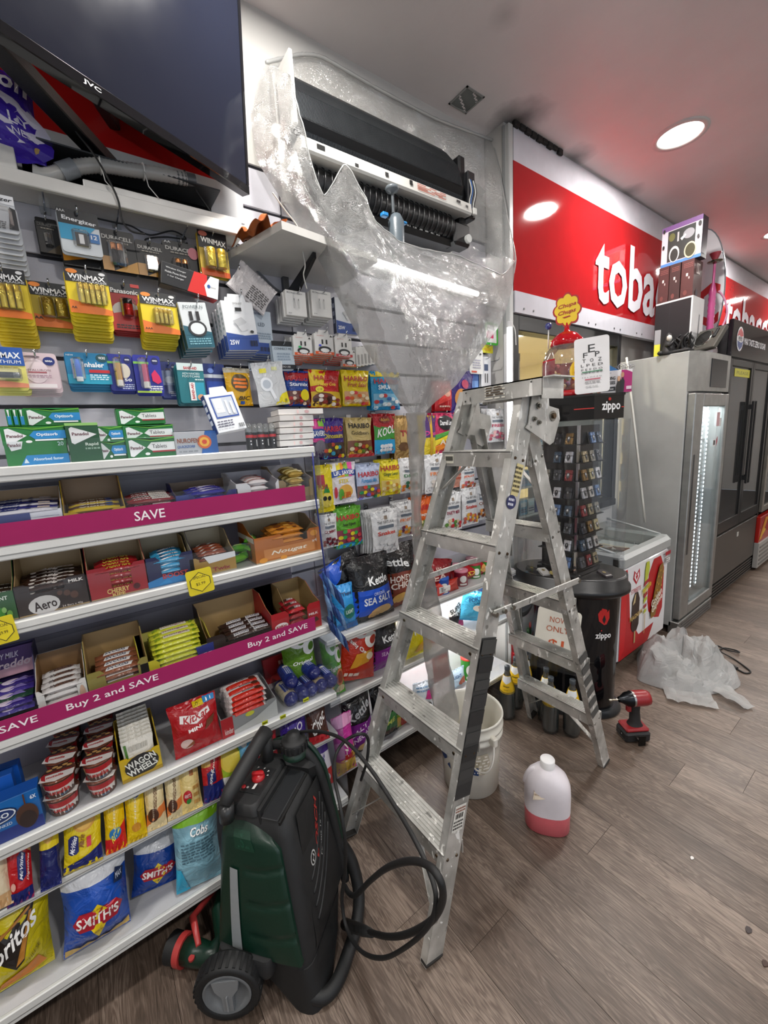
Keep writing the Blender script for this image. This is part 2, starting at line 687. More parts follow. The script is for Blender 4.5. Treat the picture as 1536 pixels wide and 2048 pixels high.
# cut-out hatch in the ceiling
h = at(933, 200, 2, CEIL)
t = empty('ceiling_access_hatch', 'small square access hatch set in the ceiling above the air conditioner', 'hatch', loc=(h.x, h.y, CEIL))
b = MB()
for q in range(4):
    b.box((-.06, -.06, -.004), (.06, -.052, .0), mat('#9a9a96', 'paint'), Matrix.Rotation(q * pi / 2, 4, 'Z'))
b.build('frame', t)
b = MB(); b.grid(lambda u, v: (-.052 + .104 * u, -.052 + .104 * v, -.0015 - .002 * sin(9 * u + 5 * v)), 8, 8, mat('#6f736f', 'gloss')); b.build('cover', t)
# blackened ragged gap at the top corner of the fascia
b = MB()
for i in range(9):
    b.box((FX - .01 + .012 * random.random(), FY + .03 + i * .05, CEIL - .02 - .012 * random.random()), (FX + .018, FY + .03 + i * .05 + .045, CEIL - .001), mat('#1d1a18', 'matte'), None, .004)
tag(b.build('trim_1'), kind='structure')

# walls
b = MB(); b.box((.10, -3, 0), (WX - .012, FY, CEIL), WHITE)
wall = tag(b.build('wall_left'), kind='structure')
slat = mat('#c4c3cb', 'paint')
for k in range(15):
    z0 = .46 + k * .1445
    for y0, y1 in ((-1.3, .775), (.779, 1.992)):
        p = MB(); p.box((WX - .012, y0, z0), (WX, y1, z0 + .1325), slat, None, .002); p.build('slat_panel', wall)
b = MB()
b.box((WX - .012, -1.3, 2.63), (WX, 1.992, CEIL), WHITE)
b.build('upper_panel', wall)
b = MB()
b.box((WX - .0119, -1.3, .44), (WX - .009, 1.99, 2.63), mat('#3b3a40', 'matte'))
b.build('groove_backing', wall)
b = MB(); b.box((.10, FY, 0), (FX - .03, FY + .05, CEIL), WHITE); tag(b.build('wall_return'), kind='structure')
b = MB()
b.box((FX - .03, FY - .005, 0), (FX + .006, FY + .03, CEIL - .02), mat('#b9bab8', 'paint'), None, .004)
b.box((FX - .036, FY - .012, 0), (FX - .02, FY + .0, CEIL - .02), mat('#8e908f', 'paint'), None, .003)
tag(b.build('trim_2'), kind='structure')
b = MB()
for lo, hi in (((4.2, -3, 0), (4.3, -1.7, CEIL)), ((4.2, 2.9, 0), (4.3, 11.5, CEIL)), ((4.2, -1.7, 0), (4.3, 2.9, .3)), ((4.2, -1.7, 2.6), (4.3, 2.9, CEIL))):  # unseen wall; its opening is added to let in light and lift the ceiling
    b.box(lo, hi, WHITE)
tag(b.build('wall_right'), kind='structure')
b = MB()
for y in (-1.7, -.2, 1.35, 2.85):  # mullions of the added opening, out of view
    b.box((4.2, y, .3), (4.26, y + .05, 2.6), mat('#3a3c3e', 'plastic'))
tag(b.build('added_window_frame'), kind='structure')
b = MB(); b.box((-.3, -3.1, 0), (4.3, -3, CEIL), WHITE); tag(b.build('wall_back'), kind='structure')
b = MB(); b.box((-.3, 11.5, 0), (4.3, 11.6, CEIL), WHITE); tag(b.build('wall_far'), kind='structure')
# wall behind the fridges, below and beyond the fascia
b = MB(); b.box((.12, 3.33, 0), (.28, 11.5, CEIL), WHITE); tag(b.build('wall_fridge_side'), kind='structure')
b = MB(); b.box((.28, FY + .05, 0), (.37, 3.33, .98), WHITE); tag(b.build('wall_counter_side'), kind='structure')

# back room seen through the shop window
cream = plaster('cream_wall', '#e6d9ae')
b = MB()
b.box((-2.2, FY + .05, 2.42), (.1, 5.0, 2.46), plaster('cream_ceiling', '#e8dcc2'))
tag(b.build('ceiling_back_room'), kind='structure')
b = MB(); b.box((-2.3, FY + .05, 0), (-2.2, 5.0, 2.46), cream); b.box((-2.2, 5.0, 0), (.1, 5.1, 2.46), cream); b.box((-2.2, FY + .0, 0), (.1, FY + .05, 2.46), cream)
tag(b.build('wall_back_room'), kind='structure')
b = MB(); b.box((-2.2, FY + .05, -.05), (.1, 5.0, 0), mat('#8b7f74', 'matte')); tag(b.build('floor_back_room'), kind='structure')
win = empty('window_1', None, None); win['kind'] = 'structure'
fr = mat('#17181a', 'plastic')
for nm, lo, hi in (('window_frame', (.31, 2.05, .98), (.39, 2.10, 2.235)), ('window_frame', (.31, 3.28, .98), (.39, 3.33, 2.235)), ('window_frame', (.31, 2.10, 2.15), (.39, 3.28, 2.235)), ('window_frame', (.31, 2.1, .98), (.42, 3.28, 1.03))):
    b = MB(); b.box(lo, hi, fr, None, .004); b.build(nm, win)
b = MB(); b.box((.35, 2.10, 1.03), (.354, 3.28, 2.15), clear('window_glass', '#f4f8f6', .02, .10)); b.build('window_pane', win)

# downlights
def downlight(x, y, z, label, r=.105):
    t = empty('recessed_downlight', label, 'ceiling light', loc=(x, y, z), group='recessed downlights')
    b = MB(); b.lathe([(r + .028, 0), (r + .026, -.007), (r + .004, -.009), (r, -.004), (r, .0)], mat('#d9d5d2', 'paint'), 32, None, True, False); b.build('trim_ring', t)
    b = MB(); b.lathe([(.0001, -.004), (r, -.003)], mat('#fffaf0', 'emit'), 32, None, True, False); b.build('diffuser', t)
    return t

for i, (x, y) in enumerate(LAMPS):
    if (x, y) == (0.83, 2.94): lab = 'round recessed downlight in the ceiling in front of the red fascia'
    elif (x, y) == (0.83, 5.19): lab = 'round recessed downlight at the right edge, further along the ceiling'
    else: lab = 'round recessed ceiling downlight beyond the edge of the view'
    downlight(x, y, CEIL, lab)
    lamp('downlight_glow', 'AREA', (x, y, CEIL - .014), LAMP_W, .2, color=(1, .965, .92))
for x, y in ((-.5, 2.55), (-.45, 3.25), (-1.3, 3.2)):
    downlight(x, y, 2.42, 'warm round downlight in the back room behind the shop window', .09)
    lamp('back_room_glow', 'AREA', (x, y, 2.40), 45, .16, color=(1, .9, .72))

# ------------------------------------------------------------------ fascia sign
fas = empty('fascia_sign', 'long red and white tobacconist fascia sign under the ceiling', 'sign', loc=(FX, FY, 0))
red = mat('#a5181d', 'gloss'); wht = mat('#c9c8d0', 'gloss')
for y0, y1 in ((.04, 1.50), (1.503, 3.3), (3.303, 5.6), (5.603, 8.0)):
    b = MB()
    b.box((-.03, y0, 2.975), (0, y1, CEIL - .012), wht)
    b.box((-.03, y0, 2.345), (0, y1, 2.975), red)
    b.box((-.03, y0, 2.235), (.008, y1, 2.345), wht)
    b.build('sign_panel', fas)
for i in range(10):
    for dy in (.12, .21):
        b = MB(); b.cyl((.008, dy + i * .35, 2.26), (.011, dy + i * .35, 2.26), .006, mat('#777', 'metal'), 10); b.build('screw', fas)

def wall_text(parent, name, txt, px0, px1, py0, py1, X, m, depth=.006, bold=.03):
    """raised letters on the fascia plane"""
    a = at(px0, py0, 0, X); c = at(px1, py1, 0, X)
    return a, c

def letters3d(parent, name, txt, y0, y1, z0, z1, m, x0=0, x1=.006, bold=.02):
    b = MB()
    vs, fs = letters(txt, bold)
    b.add([(x1, y0 + (y1 - y0) * u, z0 + (z1 - z0) * v) for u, v in vs], fs, m)
    return b.build(name, parent)

wl = mat('#e4e3ea', 'gloss')
ya = at(1190, 520, 0, FX).y - FY; yb = at(1310, 600, 0, FX).y - FY + .42
letters3d(fas, 'lettering', 'tobacc', ya, ya + 1.36, 2.40, 2.40 + .44, wl)
yc = at(1452, 600, 0, FX).y - FY
letters3d(fas, 'lettering', 'tobacco', yc, yc + 1.9, 2.42, 2.86, wl)
# ================================================================== packaging kit
def proj(p):
    d = V(p) - CAM
    z = d.dot(FW)
    return 768 + FPX * d.dot(RX) / z, 1024 + FPX * d.dot(DN) / z


ORD = ['second', 'third', 'fourth', 'fifth', 'sixth', 'seventh', 'eighth', 'ninth', 'tenth', 'eleventh', 'twelfth']


def cut(t, n=10):
    t = t.split(',')[0]
    return ' '.join(t.split()[:n])


def yat(px, X, z):
    """Y of the point at height z on the plane x=X seen at column px"""
    py = 1200.0
    for _ in range(8):
        y = at(px, py, 0, X).y
        py = proj((X, y, z))[1]
    return at(px, py, 0, X).y


def rectp(r, X):
    x0, y0, x1, y1 = r
    c = at((x0 + x1) / 2, (y0 + y1) / 2, 0, X)
    w_ = abs(at(x1, (y0 + y1) / 2, 0, X).y - at(x0, (y0 + y1) / 2, 0, X).y)
    h_ = abs(at((x0 + x1) / 2, y0, 0, X).z - at((x0 + x1) / 2, y1, 0, X).z)
    return c, w_, h_


def pillow(w_, h_, d, seal=.055):
    sd = w_ * 977 + h_ * 531
    def f(u, v, side=1, off=0.):
        vv = min(1, max(0, (v - seal) / (1 - 2 * seal)))
        e = max(0., sin(pi * u)) ** .6 * max(0., sin(pi * vv)) ** .5
        rip = (1 - abs(2 * vv - 1) ** 2) * 0 + (abs(2 * vv - 1) ** 5) * .0045 * sin(u * 31 + 2 * vv)
        nz = noise.noise(V((u * 2.6 + sd, v * 3.4, side))) * .22 + noise.noise(V((u * 6 + sd, v * 8, side))) * .10
        return V((side * (d / 2 * e * (1 + nz) + rip * (1 if e > 0 else 0) + off), (u - .5) * w_ * (1 - .07 * sin(pi * vv)) + w_ * .018 * noise.noise(V((sd, v * 4, .5))), (v - .5) * h_ + h_ * .012 * noise.noise(V((u * 4, sd, 2)))))
    return f


def bag(name, label, cat, r, X, col, spec='', d=.05, tilt=0, yaw=0, roll=0, group=None, bands=(), behind=0, gap=.012, kind='foil', wh=None, p=None, back=None, seal=True, blabel=None):
    if wh is None:
        c, w_, h_ = rectp(r, X)
        w_ *= .95
        h_ /= max(.5, cos(radians(tilt)))
    else:
        w_, h_ = wh
        c = p
    f = pillow(w_, h_, d)
    m0 = mat(col, kind)
    bm = [(t, mat(cc, kind)) for t, cc in bands]

    def mf(u, v):
        m = m0
        for t, mm in bm:
            if v > t:
                m = mm
        return m
    b = MB()
    b.grid(lambda u, v: f(u, v, 1), 12, 16, mf)
    b.grid(lambda u, v: f(u, v, -1), 12, 16, mat(back, kind) if back else mf, True, True)
    o = b.build(name, mw=pose(c, yaw, tilt, roll))
    tag(o, label, cat, group)
    if spec:
        pb_ = MB()
        ink(pb_, lambda u, v, off: f(u, v, 1, off), spec, 'ink', .00045, .0014)
        pb_.build('print', o)
    if seal:
        sm = bm[-1][1] if bm and bm[-1][0] > .5 else m0
        s = MB()
        for z0, z1, mm in ((.945, 1.0, sm), (0., .05, m0)):
            s.grid(lambda u, v: ((.0012 if int(v * 6 + .5) % 2 else -.0004) + .0016, (u - .5) * w_ * .995, (z0 + (z1 - z0) * v - .5) * h_), 8, 6, mm, False)
            s.build('crimped_seal', o)
            s = MB()
    for k in range(behind):
        q = o.copy()
        COL.objects.link(q)
        q.matrix_world = pose(c + V((-d * .66 - .007 - k * gap, -.002 * (k % 2), .002 * ((k * 3) % 4) - .004 * k * .3)), yaw, tilt, roll) @ Matrix.Diagonal((min(1, gap * .55 / d), .97, 1, 1))
        tag(q, '%s bag back behind the %s' % (ORD[k], cut(label)), cat, 'bags behind the ' + cut(label))
    return o


def card(name, label, cat, r, X, col, spec='', d=.004, tilt=0, yaw=0, roll=0, group=None, behind=0, gap=.011, blister=None, cells=None, hookn=True, blabel=None, drop=.004, wh=None, p=None, kind='card', parts=()):
    """a hanging card: backing board, print, clear blister and what is in it"""
    if wh is None:
        c, w_, h_ = rectp(r, X)
    else:
        (w_, h_), c = wh, p
    b = MB()
    n = 5
    rr = min(w_, h_) * .09
    poly = []
    for cx, cz, a0 in ((w_ / 2 - rr, h_ / 2 - rr, 0), (-w_ / 2 + rr, h_ / 2 - rr, 90), (-w_ / 2 + rr, -h_ / 2 + rr, 180), (w_ / 2 - rr, -h_ / 2 + rr, 270)):
        for i in range(n):
            a = radians(a0 + 90 * i / (n - 1))
            poly.append((cx + rr * cos(a), cz + rr * sin(a)))
    b.prism(poly, -d, 0, mat(col, kind))
    o = b.build(name, mw=pose(c, yaw, tilt, roll))
    tag(o, label, cat, group)
    f = lambda u, v, off: V((off, (u - .5) * w_, (v - .5) * h_))
    if spec:
        pb_ = MB(); ink(pb_, f, spec); pb_.build('print', o)
    if blister:
        x0, y0, x1, y1, dep = blister
        bb = MB()
        bb.box((.002, (x0 - .5) * w_, (y0 - .5) * h_), (dep, (x1 - .5) * w_, (y1 - .5) * h_), clear('blister', '#ffffff', .03, .16), None, min(.006, dep * .4))
        bb.build('blister', o)
    if cells:
        k, x0, y0, x1, y1, c1, c2, vert = cells
        for i in range(k):
            q = MB()
            if vert:
                rad = (x1 - x0) * w_ / k / 2 * .92
                yy = ((x0 + (x1 - x0) * (i + .5) / k) - .5) * w_
                za, zb = (y0 - .5) * h_, (y1 - .5) * h_
                X_ = Matrix.Translation((rad + .003, yy, za))
            else:
                rad = (y1 - y0) * h_ / k / 2 * .92
                zz = ((y0 + (y1 - y0) * (i + .5) / k) - .5) * h_
                za, zb = (x0 - .5) * w_, (x1 - .5) * w_
                X_ = Matrix.Translation((rad + .003, za, zz)) @ Matrix.Rotation(-pi / 2, 4, 'X')
            L_ = zb - za
            q.lathe([(rad * .96, 0), (rad, .0012), (rad, L_ * .68)], mat(c1, 'foilm'), 14, X_)
            q.lathe([(rad, L_ * .68), (rad, L_ * .97), (rad * .9, L_)], mat(c2, 'foilm'), 14, X_)
            q.lathe([(rad * .34, L_), (rad * .34, L_ * 1.04)], mat('#c9c9c6', 'chrome'), 8, X_)
            q.build('battery', o)
    for nm, fn in parts:
        q = MB(); fn(q, w_, h_); q.build(nm, o)
    for k in range(behind):
        q = o.copy()
        COL.objects.link(q)
        q.matrix_world = pose(c + V((-(k + 1) * gap, .002 * ((k * 5) % 3 - 1), -drop * (k + 1) + .001 * ((k * 7) % 3))), yaw, tilt, roll)
        tag(q, '%s pack back behind the %s' % (ORD[k], cut(label)), cat, 'packs behind the ' + cut(label))
    if hookn:
        hook(c + V((0, 0, h_ / 2 - .012)), label)
    return o


_hk = None


def hook(p, what, out=.025, name='peg_hook'):
    """chrome peg hook from the slatted wall out through the pack"""
    p = V(p)
    b = MB()
    x1 = p.x + out
    L_ = max(.05, x1 - WX)
    b.tube([(0, 0, .016), (.006, 0, 0), (L_ - .012, 0, 0), (L_ - .003, 0, .004), (L_, 0, .016)], .0022, mat('#b9bcc0', 'chrome'), 7)
    b.box((.0, -.012, -.01), (.004, .012, .026), mat('#b9bcc0', 'chrome'))
    o = b.build(name, loc=(WX, p.y, p.z))
    return tag(o, 'chrome peg hook of the ' + cut(what), 'hook', 'chrome peg hooks on the slatted wall')


def carton(name, label, cat, r, X, d, col, front='', top='', left='', right='', yaw=0, tilt=0, roll=0, group=None, bev=.0015, wh=None, p=None, tab=None, base=None, bottom='', behind=0, gap=None, blabel=None, kind='card'):
    """closed carton; X is the plane of its front face"""
    if wh is None:
        c, w_, h_ = rectp(r, X)
    else:
        (w_, h_), c = wh, V(p)
    if base is not None:
        c = V((c.x, c.y, base + h_ / 2))
    b = MB()
    b.box((-d, -w_ / 2, -h_ / 2), (0, w_ / 2, h_ / 2), mat(col, kind), None, bev)
    if tab:
        tw = w_ * .3
        b.prism([(-tw, h_ / 2 - .002), (tw, h_ / 2 - .002), (tw * .8, h_ / 2 + tab), (-tw * .8, h_ / 2 + tab)], -.003, 0, mat(col, kind))
    o = b.build(name, mw=pose(c, yaw, tilt, roll))
    tag(o, label, cat, group)
    pb_ = MB()
    if front: ink(pb_, lambda u, v, off: V((off, (u - .5) * w_, (v - .5) * h_)), front)
    if top: ink(pb_, lambda u, v, off: V((-d * v, (u - .5) * w_, h_ / 2 + off)), top)
    if left: ink(pb_, lambda u, v, off: V((-d * (1 - u), -w_ / 2 - off, (v - .5) * h_)), left)
    if right: ink(pb_, lambda u, v, off: V((-d * u, w_ / 2 + off, (v - .5) * h_)), right)
    if bottom: ink(pb_, lambda u, v, off: V((-d * (1 - v), (u - .5) * w_, -h_ / 2 - off)), bottom)
    if pb_.v: pb_.build('print', o)
    for k in range(behind):
        q = copy_tree(o, mw=pose(c + V((-(k + 1) * (gap or d + .002), .003 * ((k * 5) % 3 - 1), -.003 * (k + 1))), yaw, tilt, roll))
        tag(q, '%s box back behind the %s' % (ORD[k], cut(label)), cat, 'boxes behind the ' + cut(label))
    return o


def tray(name, label, x0, x1, zs, X, d, hf, hb, out, inn, spec='', cut=(.2, .8, .4), yaw=0, group=None, left='', cat='display box', y01=None, tilt=0):
    """open display box on a shelf: back wall, sloping sides, low cut-out front"""
    if y01 is None:
        ya, yb = yat(x0, X, zs), yat(x1, X, zs)
    else:
        ya, yb = y01
    if yb > YE - .003 > ya: ya, yb = ya - (yb - YE + .003), YE - .003
    w_ = yb - ya
    o = empty(name, label, cat, mw=pose((X, (ya + yb) / 2, zs + .0005), yaw, tilt, 0), group=group)
    mo, mi_ = mat(out, 'card'), mat(inn, 'card')
    t = .003
    b = MB(); b.box((-d, -w_ / 2, 0), (0, w_ / 2, t), mi_); b.build('base', o)
    b = MB(); b.box((-d, -w_ / 2, t), (-d + t / 2, w_ / 2, hb), mo); b.box((-d + t / 2, -w_ / 2, t), (-d + t, w_ / 2, hb - .0005), mi_); b.build('back_panel', o)
    for sgn in (-1, 1):
        b = MB()
        pr_ = [(-d + t, t), (-t, t), (-t, hf), (-d * .28, hf + (hb - hf) * .25), (-d * .62, hb), (-d + t, hb)]
        for k_, (ya_, yb_, mm) in enumerate(((0, t / 2, mo), (t / 2, t, mi_))):
            n = len(pr_)
            a0, a1 = sgn * (w_ / 2 - ya_), sgn * (w_ / 2 - yb_)
            vs = [(px_, a0, pz) for px_, pz in pr_] + [(px_, a1, pz) for px_, pz in pr_]
            b.add(vs, [tuple(range(n)), tuple(range(n, 2 * n))[::-1]] + [(i, (i + 1) % n, n + (i + 1) % n, n + i) for i in range(n)], mm)
        b.build('side_panel', o)
    c0, c1, cd_ = cut
    poly = [(-w_ / 2, t), (w_ / 2, t), (w_ / 2, hf)]
    if cd_ > 0:
        poly += [((c1 - .5) * w_ + .01, hf), ((c1 - .5) * w_, hf - .012 * min(1, cd_ * 2)), ((c1 - .5) * w_, hf * (1 - cd_)), ((c0 - .5) * w_, hf * (1 - cd_)), ((c0 - .5) * w_, hf - .012 * min(1, cd_ * 2)), ((c0 - .5) * w_ - .01, hf)]
    poly += [(-w_ / 2, hf)]
    b = MB(); b.prism(poly, -t, 0, mo)
    fp = b.build('front_panel', o)
    pb_ = MB()
    if spec: ink(pb_, lambda u, v, off: V((off, (u - .5) * w_, v * hf)), spec)
    if left: ink(pb_, lambda u, v, off: V((-d * (1 - u), -w_ / 2 - off, v * hf)), left)
    if pb_.v: pb_.build('print', fp)
    o['dim'] = (w_, d, hf, hb)
    return o


def wrapper(name, label, cat, L_, wd, ht, col, spec='', mw=None, group=None, kind='foil', rnd=False, axis='y', endcol=None):
    """a flow-wrapped bar lying along local y, flat crimped ends, printed on top"""
    b = MB()
    e = .07

    def f(u, v, off=0., side=1):
        # u along y, v across x
        uu = min(1, max(0, (u - e) / (1 - 2 * e)))
        prof = min(1, max(0., sin(pi * uu)) ** (.22)) if 0 < uu < 1 else 0
        s = max(0., sin(pi * v)) ** (.5 if rnd else .3)
        return V(((.5 - v) * wd * (.96 if 0 < uu < 1 else 1.0), (u - .5) * L_, ht / 2 + side * (ht / 2 * prof * s + .0004 + off)))
    m0 = mat(col, kind); m1 = mat(endcol or col, kind)
    mf = lambda u, v: m1 if (u < e or u > 1 - e) else m0
    b.grid(lambda u, v: f(u, v), 14, 6, mf)
    b.grid(lambda u, v: f(u, v, 0, -1), 14, 6, mf, True, True)
    o = b.build(name, mw=mw)
    tag(o, label, cat, group)
    if spec:
        pb_ = MB(); ink(pb_, lambda u, v, off: f(u, v, off + .0006), spec); pb_.build('print', o)
    return o


def fill(o, n, cols, label, spec, rows=1, bar=None, cat='chocolate bar', tiltx=8, name='wrapped_bar', step=None, lift=.004, jit=3, kind='foil', group=None, base=.004, slope=0., rnd=False, endcol=None, axis='y'):
    """pile wrapped bars into a display box o: n deep from front to back, rows side by side, stacked in layers"""
    w_, d, hf, hb = o['dim']
    bl, bw, bh = bar
    bl = min(bl, w_ - .014)
    bw = min(bw, (d - .02) / 1.07 / max(n if isinstance(n, (list, tuple)) else [n]))
    M0 = o.matrix_world
    protos = {}
    g = group or label
    lay = list(n) if isinstance(n, (list, tuple)) else [n]
    base += .016
    ex = int((base - .004) / (bh * 1.06))
    lay = [lay[0]] * ex + lay
    base = .004
    rnd_ = random.Random(int(w_ * 1e5))
    for li, k in enumerate(lay):
        for r in range(rows):
            for i in range(k):
                x = -bw / 2 - i * bw * 1.07
                mw = M0 @ Matrix.Translation((-.007, 0, .006)) @ Matrix.Rotation(radians(tiltx), 4, 'Y') @ Matrix.Translation((x, rnd_.uniform(-1, 1) * .0015, .002 + li * bh * 1.06)) @ Matrix.Rotation(radians(rnd_.uniform(-.8, .8)), 4, 'Z')
                if axis == 'x':
                    mw = mw @ Matrix.Rotation(-pi / 2, 4, 'Z')
                lb = '%s, %s layer, %s from front' % (cut(label, 11), (['lowest'] + ORD)[li], (['first'] + ORD)[i])
                cc = cols[(i + r + li) % len(cols)] if isinstance(cols, (list, tuple)) else cols
                sp = spec[(i + r + li) % len(spec)] if isinstance(spec, (list, tuple)) else spec
                kk = (cc, sp)
                if kk not in protos:
                    q = wrapper(name, lb, cat, bl, bw, bh, cc, sp, mw, g, kind, rnd, endcol=endcol)
                    protos[kk] = q
                else:
                    tag(copy_tree(protos[kk], mw=mw), lb)


def roundpack(name, label, cat, p, prof, m, wrapspec='', lidspec='', n=24, wr=None, group=None, lid=None, face=0., sx=1., mw=None):
    """tapered cup, can or bottle: lathed body, printed band round it, printed lid"""
    b = MB()
    b.lathe(prof, m, n)
    o = b.build(name, mw=mw if mw is not None else Matrix.Translation(V(p)) @ Matrix.Rotation(radians(face), 4, 'Z'))
    tag(o, label, cat, group)
    if wrapspec:
        (r0, z0), (r1, z1) = wr

        def f(u, v, off):
            a = (u - .5) * 2.6
            r_ = r0 + (r1 - r0) * v + off
            return V((r_ * cos(a), r_ * sin(a), z0 + (z1 - z0) * v))
        q = MB(); ink(q, f, wrapspec, step=.0003, base=.0004); q.build('print', o)
    if lid:
        q = MB(); lid(q); q.build('lid', o)
    if lidspec:
        R_, zt = lidspec[0]
        q = MB(); ink(q, lambda u, v, off: V(((.5 - v) * 2 * R_, (u - .5) * 2 * R_, zt + off)), lidspec[1], step=.0003, base=.0004); q.build('lid_print', o)
    return o
# ================================================================== what hangs on the slatted wall
WM = "r 0 .70 1 1 #111214;p #e8761c 0 .3 1 .12 1 0 0 0;e .17 .93 .13 .05 #e8862a;b .5 .82 .86 .11 0 #f2f2f0 WINMAX;t .56 .735 .8 .045 0 #e8e8e8 SUPER ALKALINE;e .87 .93 .08 .035 #dcdcdc"
card('battery_card', 'yellow and black card of four batteries at the left edge, second hook row', 'batteries', (-30, 537, 57, 635), .40, '#e3c610', WM, behind=9, gap=.013, drop=.006, blister=(.12, .14, .88, .68, .02), cells=(4, .16, .18, .84, .66, '#d9c24e', '#cfae3a', True))
card('battery_card', 'dim yellow and black card of two large batteries on the second hook row', 'batteries', (62, 567, 148, 655), .33, '#c8ae14', WM + ';b .14 .2 .2 .06 0 #222 AA', behind=2, blister=(.2, .2, .9, .66, .02), cells=(2, .25, .22, .85, .62, '#a8923a', '#8a7226', True))
card('battery_card', 'bright yellow and black card of five slim batteries on a thick stack', 'batteries', (136, 541, 220, 628), .42, '#f0d411', WM + ';b .1 .12 .13 .05 0 #222 AA', behind=9, gap=.013, drop=.006, blister=(.22, .2, .92, .68, .018), cells=(5, .25, .22, .9, .67, '#e2cd6a', '#d2b24a', True))
card('battery_card', 'red and black card with one red battery between two yellow cards', 'batteries', (222, 568, 284, 662), .33, '#b3231c', "r 0 .78 1 1 #18181a;e .5 .42 .46 .2 #c9c4bf;p #c4261d 0 0 1 0 1 .5 0 .34;b .5 .83 .86 .1 0 #f0f0f0 Panasonic;r .72 .93 1 1 #d02a22;x .1 .04 .9 .14 #222 2", behind=3, blister=(.3, .25, .8, .68, .022), cells=(1, .36, .3, .7, .64, '#9e1f1c', '#1a1a1a', True))
card('battery_card', 'yellow and black card of four thin batteries beside the red charger box', 'batteries', (284, 587, 356, 667), .40, '#f0d411', WM + ';b .14 .1 .2 .05 0 #222 AAA', behind=7, gap=.012, drop=.005, blister=(.3, .2, .85, .62, .016), cells=(4, .34, .24, .82, .6, '#dcc766', '#d2b24a', True))
card('battery_card', 'silver and white battery card with a thick stack at the left edge, top hook row', 'batteries', (-45, 388, 32, 462), .42, '#cfd2d6', "r 0 .76 1 1 #dfe1e4;i .5 .87 .92 .14 0 #17181a Energizer;r 0 .4 .45 .6 #a01d2a;b .3 .5 .2 .1 0 #eee 10;p #2a2b2e .75 .1 1 .1 1 .65 .85 .7;x .1 .08 .7 .3 #55585c 4", behind=9, gap=.014, drop=.008, blister=(.1, .1, .9, .65, .02))
DUR = "r 0 .0 .3 .34 #b98a4c;p #c28a1e .3 0 1 0 1 .3;b .5 .8 .86 .1 0 #b9b6b0 DURACELL;x .2 .66 .8 .73 #8f877a 1"
card('battery_card', 'dull dark battery card hanging far back on its hook', 'batteries', (76, 438, 118, 506), .29, '#232120', DUR.replace('#b98a4c', '#2b2622').replace('#c28a1e', '#4a3a1c').replace('#b9b6b0', '#5c5954'), behind=1, blister=(.3, .15, .7, .6, .014), cells=(2, .32, .2, .68, .52, '#1b1a19', '#5b4a33', True))
card('battery_card', 'black and pale blue battery card marked with a large 1 on the top hook row', 'batteries', (121, 424, 200, 508), .36, '#dfe6ea', "r 0 .66 1 1 #14161a;p #2b9ac4 0 .3 .5 .3 .9 .66 0 .66;b .52 .76 .84 .12 -4 #e8eaec Energizer;t .1 .94 .2 .06 0 #e0e0e0 AAA;r .36 .18 .66 .5 #1a1b1d;b .51 .35 .12 .22 0 #eee 1;r .7 .3 .96 .52 #2a6fb0;b .83 .43 .16 .1 0 #eee 12", blister=(.28, .12, .72, .56, .014), behind=1)
card('battery_card', 'black and amber card below the pale blue battery card', 'batteries', (128, 500, 202, 534), .315, '#1c1a18', "p #d08a1c 0 .2 1 .7 1 1 0 1;r 0 0 1 .22 #141210", behind=1, hookn=False)
card('battery_card', 'black and copper card of two bulky batteries, left of two smaller black cards', 'batteries', (203, 462, 272, 543), .345, '#191818', DUR, blister=(.2, .1, .7, .72, .022), cells=(2, .26, .14, .62, .64, '#18181a', '#b9794a', True), behind=1)
card('battery_card', 'black and copper card of three thin batteries above the red charger box', 'batteries', (275, 484, 330, 553), .345, '#1c1a19', DUR, blister=(.25, .1, .75, .6, .016), cells=(3, .32, .14, .72, .56, '#18181a', '#c0854e', True), behind=1)
card('battery_card', 'black and copper card with a pink corner just above the red charger box', 'batteries', (330, 486, 398, 560), .33, '#1c1a19', DUR + ';e .85 .75 .15 .16 #c06a74;t .14 .95 .18 .06 0 #ddd AA', blister=(.2, .12, .7, .55, .018), cells=(2, .26, .16, .64, .5, '#18181a', '#b47a48', True), behind=1)
card('battery_card', 'golden card of two fat batteries at the right end of the top hook row', 'batteries', (400, 466, 456, 553), .36, '#cfae34', "r 0 .62 1 1 #151416;e .18 .93 .15 .06 #c7705c;b .52 .78 .86 .12 -3 #f4f2ea WINMAX;p #d1571c 0 0 1 0 1 .12 0 .16", blister=(.12, .12, .9, .62, .026), cells=(2, .16, .16, .86, .58, '#d8bf52', '#c9a637', True), behind=1)
# third hook row
card('battery_card', 'blue and pale yellow card with one lithium cell at the left edge', 'batteries', (-40, 694, 52, 775), .42, '#e6dc7a', "r 0 .55 1 1 #2456a8;b .5 .8 .86 .15 0 #f2f4f6 WINMAX;t .62 .64 .6 .08 0 #f2f4f6 LITHIUM;p #e08a6a 0 0 1 0 1 .1 0 .22", behind=3, gap=.014, drop=.006, blister=(.3, .14, .9, .5, .02), cells=(1, .4, .22, .85, .38, '#3a3b3c', '#77797a', False))
card('face_mask_sachet', 'pale pink sachet with a round blue badge on the third hook row', 'skincare', (36, 706, 118, 778), .40, '#dcc5cb', "e .45 .5 .3 .34 #e3d0d6;e .8 .78 .15 .12 #1b2a72;b .8 .78 .18 .05 0 #fff NIVEA;r 0 .88 .2 .97 #c42a6a;t .12 .925 .14 .05 0 #fff NEW;t .5 .52 .6 .06 0 #8a6a70 HYALURON;r .25 .44 .7 .475 #a8505a;x .25 .3 .8 .4 #b090a0 2;e .4 .88 .2 .03 #6a5a60;r .1 .03 .9 .14 #e8dde0", behind=4, gap=.012, drop=.004)
